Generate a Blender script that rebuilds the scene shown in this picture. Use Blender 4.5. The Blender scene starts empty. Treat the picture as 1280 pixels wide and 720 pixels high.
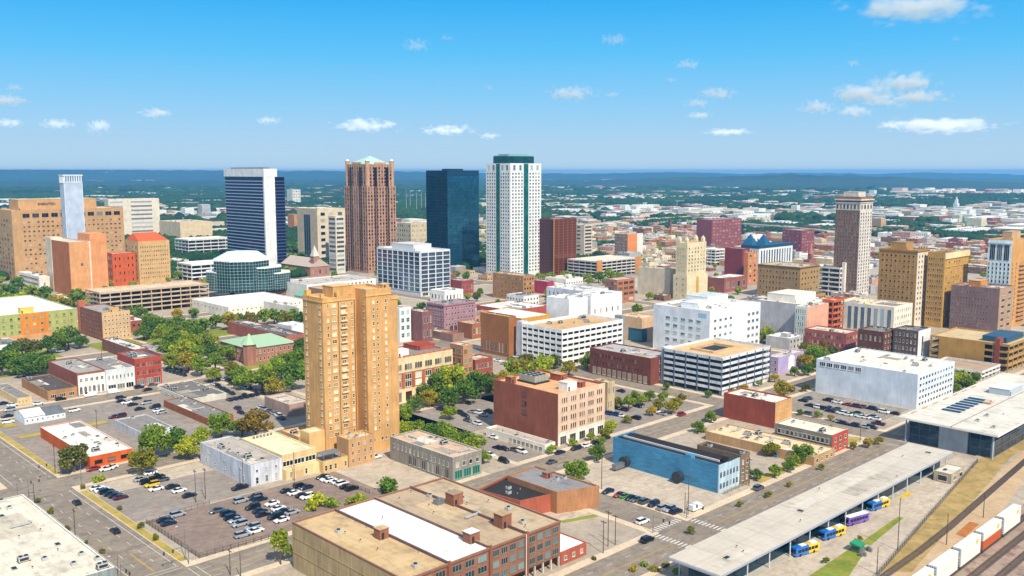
import bpy, math, random
import numpy as np
from mathutils import Vector, Matrix
R = math.radians
random.seed(7)
RNG = np.random.default_rng(11)
scene = bpy.context.scene
COL = scene.collection

# ------------------------------------------------------------------ camera
FPX, YH, CH = 1155.0, 214.0, 120.0          # focal length in px of a 1280 wide frame, eye level row, height in m
PITCH = math.atan((360 - YH) / FPX)
CP, SP = math.cos(PITCH), math.sin(PITCH)
cam_data = bpy.data.cameras.new('camera')
cam_data.sensor_width = 36.0
cam_data.lens = 36.0 * FPX / 1280.0
cam_data.clip_start = 1.0
cam_data.clip_end = 120000.0
cam = bpy.data.objects.new('camera', cam_data)
COL.objects.link(cam)
cam.location = (0, 0, CH)
cam.rotation_euler = (math.pi / 2 - PITCH, 0, 0)
scene.camera = cam

# street grid: avenues run along U, streets along V
_n = math.hypot(1210, 1164)
U = (1210 / _n, 1164 / _n)
V = (-U[1], U[0])
ANG = math.atan2(U[1], U[0])

# ------------------------------------------------------------------ sky and sun
SUN_H = (0.30 * -U[0] + 0.954 * -V[0], 0.30 * -U[1] + 0.954 * -V[1])
SUN_EL = R(47)
SUN_AZ = math.atan2(SUN_H[0], SUN_H[1])      # clockwise from +Y
world = bpy.data.worlds.new('World')
scene.world = world
world.use_nodes = True
wn, wl = world.node_tree.nodes, world.node_tree.links
wn.clear()
w_out = wn.new('ShaderNodeOutputWorld')
w_bg = wn.new('ShaderNodeBackground')
w_sky = wn.new('ShaderNodeTexSky')
w_sky.sky_type = 'NISHITA'
w_sky.sun_disc = False
w_sky.sun_elevation = SUN_EL
w_sky.sun_rotation = SUN_AZ
w_sky.altitude = 150
w_sky.air_density = 1.0
w_sky.dust_density = 0.6
w_sky.ozone_density = 2.5
w_bg.inputs['Strength'].default_value = 0.11
w_geo = wn.new('ShaderNodeTexCoord')
w_sep = wn.new('ShaderNodeSeparateXYZ')
w_ramp = wn.new('ShaderNodeValToRGB')
cr = w_ramp.color_ramp
cr.elements[0].position = 0.0
cr.elements[0].color = (3.6, 4.9, 6.0, 1)
cr.elements[1].position = 1.0
cr.elements[1].color = (3.0, 3.6, 4.6, 1)
for pos, c in ((0.03, (3.0, 4.7, 6.3, 1)), (0.07, (1.9, 4.4, 6.7, 1)), (0.12, (0.75, 3.9, 6.9, 1)), (0.19, (0.05, 2.9, 6.6, 1)), (0.32, (0.9, 2.8, 5.6, 1)), (0.6, (2.6, 3.5, 5.0, 1))):
    e = cr.elements.new(pos)
    e.color = c
w_mix = wn.new('ShaderNodeMixRGB')
w_mix.inputs['Fac'].default_value = 0.95
wl.new(w_geo.outputs['Generated'], w_sep.inputs[0])
wl.new(w_sep.outputs['Z'], w_ramp.inputs['Fac'])
wl.new(w_sky.outputs['Color'], w_mix.inputs['Color1'])
wl.new(w_ramp.outputs['Color'], w_mix.inputs['Color2'])
wl.new(w_mix.outputs['Color'], w_bg.inputs['Color'])
wl.new(w_bg.outputs['Background'], w_out.inputs['Surface'])

sun_d = bpy.data.lights.new('sun', 'SUN')
sun_d.energy = 4.6
sun_d.angle = R(0.6)
sun_d.color = (1.0, 0.91, 0.77)
sun = bpy.data.objects.new('sun', sun_d)
COL.objects.link(sun)
_s = Vector((SUN_H[0] * math.cos(SUN_EL), SUN_H[1] * math.cos(SUN_EL), math.sin(SUN_EL)))
sun.rotation_euler = _s.to_track_quat('Z', 'Y').to_euler()
sun.location = (0, 0, 3000)

scene.view_settings.view_transform = 'Standard'
scene.view_settings.look = 'None'
scene.view_settings.exposure = 0.34
scene.view_settings.gamma = 1.0
scene.render.engine = 'CYCLES'
scene.cycles.max_bounces = 6
scene.cycles.diffuse_bounces = 3
scene.cycles.glossy_bounces = 3
scene.cycles.transparent_max_bounces = 8
scene.cycles.volume_bounces = 3
scene.cycles.use_denoising = True

# ------------------------------------------------------------------ picture to place
def G(x, y, z=0.0):
    X = (x - 640) / FPX
    Y = (360 - y) / FPX
    d = (X, CP + Y * SP, -SP + Y * CP)
    t = (z - CH) / d[2]
    return d[0] * t, d[1] * t

def AB(x, y, z=0.0):
    p = G(x, y, z)
    return p[0] * U[0] + p[1] * U[1], p[0] * V[0] + p[1] * V[1]

def XY(a, b):
    return a * U[0] + b * V[0], a * U[1] + b * V[1]

def px_of(x, y, z):
    d = y * CP + (CH - z) * SP
    return 640 + FPX * x / d, 360 - FPX * (y * SP + (z - CH) * CP) / d

def reach(p, dirv, xt):
    d0 = p[1] * CP + CH * SP
    k = xt - 640
    return (k * d0 - p[0] * FPX) / (dirv[0] * FPX - k * dirv[1] * CP)

def height_at(p, yt):
    q = (360 - yt) / FPX
    return CH + (q * p[1] * CP - p[1] * SP) / (CP + q * SP)

# ------------------------------------------------------------------ tagging
LABELS = {}
def tag(o, label=None, cat=None, group=None, kind=None):
    if label:
        o['label'] = label
    if cat:
        o['category'] = cat
    if group:
        o['group'] = group
    if kind:
        o['kind'] = kind
    return o

def empty(name, loc, rz=0.0):
    o = bpy.data.objects.new(name, None)
    o.empty_display_size = 1.0
    o.location = loc
    o.rotation_euler = (0, 0, rz)
    COL.objects.link(o)
    return o

def link(name, mesh, parent=None, loc=(0, 0, 0), rz=0.0):
    o = bpy.data.objects.new(name, mesh)
    COL.objects.link(o)
    if parent is not None:
        o.parent = parent
    o.location = loc
    o.rotation_euler = (0, 0, rz)
    return o

class MB:
    def __init__(s):
        s.v, s.f, s.m = [], [], []
    def quad(s, a, b, c, d, mi=0):
        n = len(s.v)
        s.v += [a, b, c, d]
        s.f.append((n, n + 1, n + 2, n + 3))
        s.m.append(mi)
    def poly(s, pts, mi=0):
        n = len(s.v)
        s.v += list(pts)
        s.f.append(tuple(range(n, n + len(pts))))
        s.m.append(mi)
    def box(s, x0, y0, z0, x1, y1, z1, mi=0, top=None):
        n = len(s.v)
        s.v += [(x0, y0, z0), (x1, y0, z0), (x1, y1, z0), (x0, y1, z0), (x0, y0, z1), (x1, y0, z1), (x1, y1, z1), (x0, y1, z1)]
        s.f += [(n, n + 3, n + 2, n + 1), (n + 4, n + 5, n + 6, n + 7), (n, n + 1, n + 5, n + 4), (n + 1, n + 2, n + 6, n + 5), (n + 2, n + 3, n + 7, n + 6), (n + 3, n, n + 4, n + 7)]
        s.m += [mi, mi if top is None else top, mi, mi, mi, mi]
    def prism(s, pts, z0, z1, mi=0, top=None, zt=None):
        n = len(s.v)
        k = len(pts)
        s.v += [(p[0], p[1], z0) for p in pts] + [(p[0], p[1], z1 if zt is None else zt[i]) for i, p in enumerate(pts)]
        s.f.append(tuple(range(n + k - 1, n - 1, -1)))
        s.f.append(tuple(range(n + k, n + 2 * k)))
        s.m += [mi, mi if top is None else top]
        for i in range(k):
            j = (i + 1) % k
            s.f.append((n + i, n + j, n + k + j, n + k + i))
            s.m.append(mi)
    def cyl(s, cx, cy, z0, z1, r0, r1=None, n=8, mi=0, top=None):
        r1 = r0 if r1 is None else r1
        b = len(s.v)
        for z, r in ((z0, r0), (z1, r1)):
            s.v += [(cx + r * math.cos(2 * math.pi * i / n), cy + r * math.sin(2 * math.pi * i / n), z) for i in range(n)]
        for i in range(n):
            j = (i + 1) % n
            s.f.append((b + i, b + j, b + n + j, b + n + i))
            s.m.append(mi)
        s.f.append(tuple(range(b + n - 1, b - 1, -1)))
        s.f.append(tuple(range(b + n, b + 2 * n)))
        s.m += [mi, mi if top is None else top]
    def tube(s, p, q, r0, r1=None, n=6, mi=0):
        r1 = r0 if r1 is None else r1
        p, q = Vector(p), Vector(q)
        d = (q - p).normalized()
        a = d.orthogonal().normalized()
        c = d.cross(a)
        b = len(s.v)
        for o, r in ((p, r0), (q, r1)):
            s.v += [tuple(o + (a * math.cos(2 * math.pi * i / n) + c * math.sin(2 * math.pi * i / n)) * r) for i in range(n)]
        for i in range(n):
            j = (i + 1) % n
            s.f.append((b + i, b + j, b + n + j, b + n + i))
            s.m.append(mi)
        s.f += [tuple(range(b + n - 1, b - 1, -1)), tuple(range(b + n, b + 2 * n))]
        s.m += [mi, mi]
    def mesh(s, name, mats, smooth=False):
        me = bpy.data.meshes.new(name)
        me.from_pydata([tuple(p) for p in s.v], [], s.f)
        for m in (mats if isinstance(mats, (list, tuple)) else [mats]):
            me.materials.append(m)
        if s.m and max(s.m) > 0:
            me.polygons.foreach_set('material_index', s.m)
        if smooth:
            me.polygons.foreach_set('use_smooth', [True] * len(s.f))
        me.update()
        return me
    def build(s, name, mats, parent=None, loc=(0, 0, 0), rz=0.0, smooth=False):
        return link(name, s.mesh(name, mats, smooth), parent, loc, rz)

# ------------------------------------------------------------------ materials
MATS = {}
def new_mat(name):
    m = bpy.data.materials.new(name)
    m.use_nodes = True
    nt = m.node_tree
    b = nt.nodes['Principled BSDF']
    return m, nt.nodes, nt.links, b

def hx(s):
    s = s.lstrip('#')
    c = [int(s[i:i + 2], 16) / 255 for i in (0, 2, 4)]
    return tuple(x / 12.92 if x <= 0.04045 else ((x + 0.055) / 1.055) ** 2.4 for x in c) + (1,)

def mixc(nd, lk, fac, c1, c2, mode='MIX'):
    n = nd.new('ShaderNodeMixRGB')
    n.blend_type = mode
    for sock, val in (('Fac', fac), ('Color1', c1), ('Color2', c2)):
        if hasattr(val, 'links') or hasattr(val, 'is_linked'):
            lk.new(val, n.inputs[sock])
        else:
            n.inputs[sock].default_value = val
    return n.outputs['Color']

def noise(nd, lk, scale, detail=4, coord='Object', stretch=None, rough=0.6):
    t = nd.new('ShaderNodeTexCoord')
    n = nd.new('ShaderNodeTexNoise')
    n.inputs['Scale'].default_value = scale
    n.inputs['Detail'].default_value = detail
    n.inputs['Roughness'].default_value = rough
    src = t.outputs[coord]
    if stretch:
        mp = nd.new('ShaderNodeMapping')
        mp.inputs['Scale'].default_value = stretch
        lk.new(src, mp.inputs['Vector'])
        src = mp.outputs['Vector']
    lk.new(src, n.inputs['Vector'])
    return n.outputs['Fac']

def ramp(nd, lk, fac, stops):
    r = nd.new('ShaderNodeValToRGB')
    e = r.color_ramp.elements
    e[0].position, e[0].color = stops[0]
    e[1].position, e[1].color = stops[-1]
    for p, c in stops[1:-1]:
        x = e.new(p)
        x.color = c
    lk.new(fac, r.inputs['Fac'])
    return r.outputs['Color']

def g4(v):
    return (v, v, v, 1)

def wallm(col, kind='plain'):
    """masonry, plaster or concrete: mottled, with runs of dirt and faint courses"""
    key = ('wall', col, kind)
    if key in MATS:
        return MATS[key]
    m, nd, lk, b = new_mat('wall_%s_%s' % (kind, col.strip('#')))
    base = hx(col)
    if kind == 'brick':
        gl_ = .3 * base[0] + .6 * base[1] + .1 * base[2]
        base = tuple(x * .88 + gl_ * .12 for x in base[:3]) + (1,)
    n1 = noise(nd, lk, 0.13, 5)
    n2 = noise(nd, lk, 0.9, 4, stretch=(1, 1, 0.12) if kind != 'patchy' else (.25, .25, 1.6))
    n3 = noise(nd, lk, 3.0, 3, stretch=(1, 1, 3.0))
    c = mixc(nd, lk, 1.0, base, ramp(nd, lk, n1, [(0.3, g4(0.8)), (0.7, g4(1.1))]), 'MULTIPLY')
    amt = {'plain': 0.86, 'brick': 0.84, 'dirty': 0.74, 'clean': 0.93, 'patchy': 0.74}[kind]
    c = mixc(nd, lk, 1.0, c, ramp(nd, lk, n2, [(0.35, g4(amt)), (0.62, g4(1.04))]), 'MULTIPLY')
    c = mixc(nd, lk, 1.0, c, ramp(nd, lk, n3, [(0.3, g4(0.9 if kind != 'brick' else 0.76)), (0.7, g4(1.05 if kind != 'brick' else 1.16))]), 'MULTIPLY')
    lk.new(c, b.inputs['Base Color'])
    b.inputs['Roughness'].default_value = 0.85
    b.inputs['Specular IOR Level'].default_value = 0.25
    MATS[key] = m
    return m

def roofm(col, smooth=False):
    """flat roof: membrane seams, ponding stains and patches"""
    key = ('roof', col, smooth)
    if key in MATS:
        return MATS[key]
    m, nd, lk, b = new_mat('roof_%s' % col.strip('#'))
    base = hx(col)
    n1 = noise(nd, lk, 0.11, 6, rough=0.65)
    n2 = noise(nd, lk, 0.55, 5, stretch=(1, 0.35, 1))
    n3 = noise(nd, lk, 4.0, 3)
    c = mixc(nd, lk, 1.0, base, ramp(nd, lk, n1, [(0.28, g4(0.84 if smooth else 0.66)), (0.45, g4(0.97)), (0.7, g4(1.05))]), 'MULTIPLY')
    c = mixc(nd, lk, 1.0, c, ramp(nd, lk, n2, [(0.3, g4(0.93 if smooth else 0.74)), (0.5, g4(1.0)), (0.75, g4(1.05))]), 'MULTIPLY')
    c = mixc(nd, lk, 1.0, c, ramp(nd, lk, n3, [(0.3, g4(0.9)), (0.7, g4(1.06))]), 'MULTIPLY')
    t = nd.new('ShaderNodeTexCoord')
    br = nd.new('ShaderNodeTexBrick')
    br.inputs['Scale'].default_value = 1.0
    br.inputs['Brick Width'].default_value = 9.0
    br.inputs['Row Height'].default_value = 2.4
    br.inputs['Mortar Size'].default_value = 0.06
    br.inputs['Color1'].default_value = g4(1.0)
    br.inputs['Color2'].default_value = g4(0.95)
    br.inputs['Mortar'].default_value = g4(0.8)
    lk.new(t.outputs['Object'], br.inputs['Vector'])
    c = mixc(nd, lk, 1.0, c, br.outputs['Color'], 'MULTIPLY')
    lk.new(c, b.inputs['Base Color'])
    b.inputs['Roughness'].default_value = 0.9
    b.inputs['Specular IOR Level'].default_value = 0.2
    MATS[key] = m
    return m

def plain(col, rough=0.6, metal=0.0, name=None, coat=0.0, spec=0.5):
    key = ('p', col, rough, metal, coat)
    if key in MATS:
        return MATS[key]
    m, nd, lk, b = new_mat(name or 'paint_%s' % col.strip('#'))
    n1 = noise(nd, lk, 1.2, 4)
    c = mixc(nd, lk, 1.0, hx(col), ramp(nd, lk, n1, [(0.3, g4(0.88)), (0.7, g4(1.08))]), 'MULTIPLY')
    lk.new(c, b.inputs['Base Color'])
    b.inputs['Roughness'].default_value = rough
    b.inputs['Metallic'].default_value = metal
    b.inputs['Coat Weight'].default_value = coat
    b.inputs['Specular IOR Level'].default_value = spec
    MATS[key] = m
    return m

def glassm(col='#1b2530', blind='#b5aa98', share=0.35, rough=0.08):
    """window glass seen from outside: dark room behind, some blinds drawn"""
    key = ('g', col, blind, share)
    if key in MATS:
        return MATS[key]
    m, nd, lk, b = new_mat('window_glass_%s' % col.strip('#'))
    oi = nd.new('ShaderNodeObjectInfo')
    ge = nd.new('ShaderNodeNewGeometry')
    ad = nd.new('ShaderNodeMath')
    ad.operation = 'ADD'
    lk.new(oi.outputs['Random'], ad.inputs[0])
    lk.new(ge.outputs['Random Per Island'], ad.inputs[1])
    fr = nd.new('ShaderNodeMath')
    fr.operation = 'FRACT'
    lk.new(ad.outputs[0], fr.inputs[0])
    f = ramp(nd, lk, fr.outputs[0], [(max(0.0, 1 - share - 0.15), g4(0)), (1.0, g4(1))])
    c = mixc(nd, lk, f, hx(col), hx(blind))
    dk = ramp(nd, lk, fr.outputs[0], [(0.0, g4(0.55)), (0.5, g4(1.2))])
    c = mixc(nd, lk, 1.0, c, dk, 'MULTIPLY')
    lk.new(c, b.inputs['Base Color'])
    b.inputs['Roughness'].default_value = rough
    b.inputs['Specular IOR Level'].default_value = 0.6
    MATS[key] = m
    return m

def tintglass(col, rough=0.06, metal=0.55):
    key = ('t', col)
    if key in MATS:
        return MATS[key]
    m, nd, lk, b = new_mat('curtain_glass_%s' % col.strip('#'))
    n1 = noise(nd, lk, 0.05, 3)
    t = nd.new('ShaderNodeTexCoord')
    wn_ = nd.new('ShaderNodeTexWhiteNoise')
    sn = nd.new('ShaderNodeVectorMath')
    sn.operation = 'SNAP'
    sn.inputs[1].default_value = (2.9, 2.9, 3.7)
    of = nd.new('ShaderNodeVectorMath')
    of.operation = 'ADD'
    of.inputs[1].default_value = (0.7, 0.7, 0.3)
    lk.new(t.outputs['Object'], of.inputs[0])
    lk.new(of.outputs[0], sn.inputs[0])
    lk.new(sn.outputs[0], wn_.inputs['Vector'])
    c = mixc(nd, lk, 1.0, hx(col), ramp(nd, lk, n1, [(0.3, g4(0.7)), (0.7, g4(1.25))]), 'MULTIPLY')
    c = mixc(nd, lk, 1.0, c, ramp(nd, lk, wn_.outputs['Value'], [(0.0, g4(0.72)), (1.0, g4(1.25))]), 'MULTIPLY')
    lk.new(c, b.inputs['Base Color'])
    b.inputs['Roughness'].default_value = rough
    b.inputs['Metallic'].default_value = metal
    MATS[key] = m
    return m

def groundm(name, col, lo=0.72, hi=1.12, s1=0.06, s2=0.6, spot=None, crack=False):
    key = ('ground', name)
    if key in MATS:
        return MATS[key]
    m, nd, lk, b = new_mat(name)
    base = hx(col)
    n1 = noise(nd, lk, s1, 6, rough=0.65)
    n2 = noise(nd, lk, s2, 5)
    n3 = noise(nd, lk, 5.0, 3)
    c = mixc(nd, lk, 1.0, base, ramp(nd, lk, n1, [(0.3, g4(lo)), (0.7, g4(hi))]), 'MULTIPLY')
    c = mixc(nd, lk, 1.0, c, ramp(nd, lk, n2, [(0.3, g4(0.85)), (0.7, g4(1.08))]), 'MULTIPLY')
    c = mixc(nd, lk, 1.0, c, ramp(nd, lk, n3, [(0.3, g4(0.9)), (0.7, g4(1.08))]), 'MULTIPLY')
    if spot:
        n4 = noise(nd, lk, 0.22, 6, rough=0.7)
        c = mixc(nd, lk, ramp(nd, lk, n4, [(0.5, g4(0)), (0.62, g4(1))]), c, hx(spot))
    if crack:
        t = nd.new('ShaderNodeTexCoord')
        nn = nd.new('ShaderNodeTexNoise')
        nn.inputs['Scale'].default_value = .35
        nn.inputs['Detail'].default_value = 4
        lk.new(t.outputs['Object'], nn.inputs['Vector'])
        sc = nd.new('ShaderNodeVectorMath')
        sc.operation = 'SCALE'
        sc.inputs['Scale'].default_value = 5.0
        lk.new(nn.outputs['Color'], sc.inputs[0])
        ad = nd.new('ShaderNodeVectorMath')
        ad.operation = 'ADD'
        lk.new(t.outputs['Object'], ad.inputs[0])
        lk.new(sc.outputs[0], ad.inputs[1])
        vo = nd.new('ShaderNodeTexVoronoi')
        vo.feature = 'DISTANCE_TO_EDGE'
        vo.inputs['Scale'].default_value = .11
        lk.new(ad.outputs[0], vo.inputs['Vector'])
        c = mixc(nd, lk, 1.0, c, ramp(nd, lk, vo.outputs['Distance'], [(.0, g4(.76)), (.018, g4(1))]), 'MULTIPLY')
        n5 = noise(nd, lk, .5, 4, stretch=(.22, 1, 1), rough=.7)
        c = mixc(nd, lk, 1.0, c, ramp(nd, lk, n5, [(.32, g4(.84)), (.5, g4(1)), (.72, g4(1.07))]), 'MULTIPLY')
        n6 = noise(nd, lk, .9, 3)
        c = mixc(nd, lk, 1.0, c, ramp(nd, lk, n6, [(.24, g4(.72)), (.34, g4(1))]), 'MULTIPLY')
    lk.new(c, b.inputs['Base Color'])
    b.inputs['Roughness'].default_value = 0.92
    b.inputs['Specular IOR Level'].default_value = 0.15
    MATS[key] = m
    return m

def leafm(name, col, col2):
    m, nd, lk, b = new_mat(name)
    oi = nd.new('ShaderNodeObjectInfo')
    ge = nd.new('ShaderNodeNewGeometry')
    n1 = noise(nd, lk, 0.45, 3)
    c = mixc(nd, lk, ramp(nd, lk, n1, [(0.35, g4(0)), (0.65, g4(1))]), hx(col), hx(col2))
    c = mixc(nd, lk, 1.0, c, ramp(nd, lk, oi.outputs['Random'], [(0.0, (0.68, 0.78, 0.7, 1)), (0.5, (1.05, 1.05, 1, 1)), (1.0, (1.6, 1.28, 0.9, 1))]), 'MULTIPLY')
    c = mixc(nd, lk, 1.0, c, ramp(nd, lk, ge.outputs['Random Per Island'], [(0.0, g4(0.6)), (1.0, g4(1.35))]), 'MULTIPLY')
    lk.new(c, b.inputs['Base Color'])
    b.inputs['Roughness'].default_value = 0.6
    b.inputs['Specular IOR Level'].default_value = 0.25
    tr = nd.new('ShaderNodeBsdfTranslucent')
    lk.new(c, tr.inputs['Color'])
    mx = nd.new('ShaderNodeMixShader')
    mx.inputs[0].default_value = 0.42
    lk.new(b.outputs[0], mx.inputs[1])
    lk.new(tr.outputs[0], mx.inputs[2])
    lk.new(mx.outputs[0], nd['Material Output'].inputs['Surface'])
    return m
LEAF = {
    'g': leafm('leaf_green', '#738f2a', '#92a636'),
    'd': leafm('leaf_dark_green', '#587c2b', '#769436'),
    'b': leafm('leaf_bright_green', '#8ea62c', '#a8b638'),
    'y': leafm('leaf_olive', '#979227', '#aea332'),
    'o': leafm('leaf_orange', '#b8862c', '#a08c2c'),
    'n': leafm('leaf_brown_green', '#857f34', '#6b7430'),
}
BARK = plain('#5b4a3a', 0.9, name='bark')
CONC = plain('#b4aca0', 0.85, name='concrete_trim')
METAL = plain('#8c9094', 0.45, 0.6, name='galvanised_metal')
DARKM = plain('#26282a', 0.6, name='dark_metal')
WOODP = plain('#5a4836', 0.9, name='pole_timber')
DEBUG = False
# ------------------------------------------------------------------ building kit
FOOT = []                      # (a0, a1, b0, b1, h) of everything standing, to keep fillers and trees clear
WIN = {}
def win_mesh(w, h, st, glass, frame):
    key = (round(w, 2), round(h, 2), st, glass.name, frame.name)
    if key in WIN:
        return WIN[key]
    m = MB()
    x0, x1 = -w / 2, w / 2
    if st == 'band':
        m.box(x0, -0.03, 0, x1, 0.02, h, 0)
        m.box(x0, -0.16, -0.12, x1, 0.0, -0.001, 1)
        m.box(x0, -0.14, h + 0.001, x1, 0.0, h + 0.1, 1)
        n = max(2, int(w / 2.4))
        for i in range(1, n):
            x = x0 + w * i / n
            m.box(x - 0.05, -0.09, 0.01, x + 0.05, -0.031, h - 0.01, 1)
    elif st == 'arch':
        pts = [(x0, 0), (x1, 0), (x1, h - w / 2)] + [(w / 2 * math.cos(a), h - w / 2 + w / 2 * math.sin(a)) for a in [math.pi * k / 6 for k in range(1, 6)]] + [(x0, h - w / 2)]
        m.poly([(p[0], -0.04, p[1]) for p in pts], 0)
        m.box(x0 - 0.1, -0.18, -0.14, x1 + 0.1, 0, -0.001, 1)
        m.box(-0.04, -0.08, 0, 0.04, -0.041, h, 1)
    else:
        t = min(0.11, w * 0.1)
        m.box(x0 + t, -0.03, t, x1 - t, 0.02, h - t, 0)
        m.box(x0, -0.1, 0, x0 + t, 0.0, h, 1)
        m.box(x1 - t, -0.1, 0, x1, 0.0, h, 1)
        m.box(x0 + t + .001, -0.09, 0, x1 - t - .001, 0.0, t, 1)
        m.box(x0 + t + .001, -0.16, h - t, x1 - t - .001, 0.0, h, 1)
        m.box(x0 - 0.08, -0.2, -0.13, x1 + 0.08, 0.0, -0.001, 1)
        if st == 'w':
            m.box(x0 + t, -0.07, h * 0.5 - 0.04, x1 - t, -0.031, h * 0.5 + 0.04, 1)
        if st == 'dbl':
            m.box(-0.06, -0.07, t, 0.06, -0.031, h - t, 1)
            m.box(x0 + t, -0.06, h * 0.5 - 0.04, x1 - t, -0.031, h * 0.5 + 0.04, 1)
        if st == 'tri':
            for q in (-w / 6, w / 6):
                m.box(q - 0.09, -0.08, t, q + 0.09, -0.031, h - t, 1)
    me = m.mesh('window', [glass, frame])
    WIN[key] = me
    return me

UNITS = {}
def unit_mesh(k):
    if k in UNITS:
        return UNITS[k]
    m = MB()
    if k == 0:
        m.box(-1.5, -1, 0.25, 1.5, 1, 1.6)
        m.box(-1.6, -1.1, 0, -1.2, 1.1, 0.25, 1)
        m.box(1.2, -1.1, 0, 1.6, 1.1, 0.25, 1)
        for x in (-0.75, 0.75):
            m.cyl(x, 0, 1.6, 1.8, 0.6, n=10, mi=1)
        m.box(-1.52, -0.7, 0.5, -1.505, 0.7, 1.3, 1)
        m.box(-1.2, -1.02, 0.5, 1.2, -1.005, 1.3, 1)
    elif k == 1:
        m.box(-0.8, -0.8, 0, 0.8, 0.8, 0.9)
        m.cyl(0, 0, 0.9, 1.1, 0.55, n=10, mi=1)
    elif k == 2:
        m.cyl(0, 0, 0, 0.7, 0.16, n=7)
        m.cyl(0, 0, 0.7, 0.9, 0.3, 0.1, n=7, mi=1)
    elif k == 4:
        m.box(-3.2, -.3, .25, 3.2, .3, .8)
        m.box(2.6, -.3, .0, 3.2, 1.6, .79)
        for x in (-2.5, 0, 2):
            m.box(x - .1, -.4, 0, x + .1, .4, .25, 1)
    elif k == 5:
        m.box(-1.1, -.7, 0, 1.1, .7, .35)
        m.box(-1.0, -.6, .351, 1.0, .6, .45, 1)
    else:
        m.box(-2.6, -1.2, 0.3, 2.6, 1.2, 2.3)
        m.box(-2.5, -1.0, 0, -2.2, 1.0, 0.3, 1)
        m.box(2.2, -1.0, 0, 2.5, 1.0, 0.3, 1)
        m.box(2.6, -0.5, 0.5, 4.2, 0.5, 1.2)
        m.box(-2.4, -1.23, 0.6, 2.4, -1.205, 2.0, 1)
        for x in (-1.5, 0, 1.5):
            m.cyl(x, 0, 2.3, 2.5, 0.6, n=10, mi=1)
    me = m.mesh('roof_unit', [plain('#b9bab6', 0.55, 0.2), DARKM])
    UNITS[k] = me
    return me

def F(side, c, r, fw=0.5, fh=0.55, st='d', zb=1.0, zt=1.0, s0=0.04, s1=0.04, fr='#cfc8b8', gl=None, zr=None):
    return dict(side=side, c=c, r=r, fw=fw, fh=fh, st=st, zb=zb, zt=zt, s0=s0, s1=s1, fr=fr, gl=gl)

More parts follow.
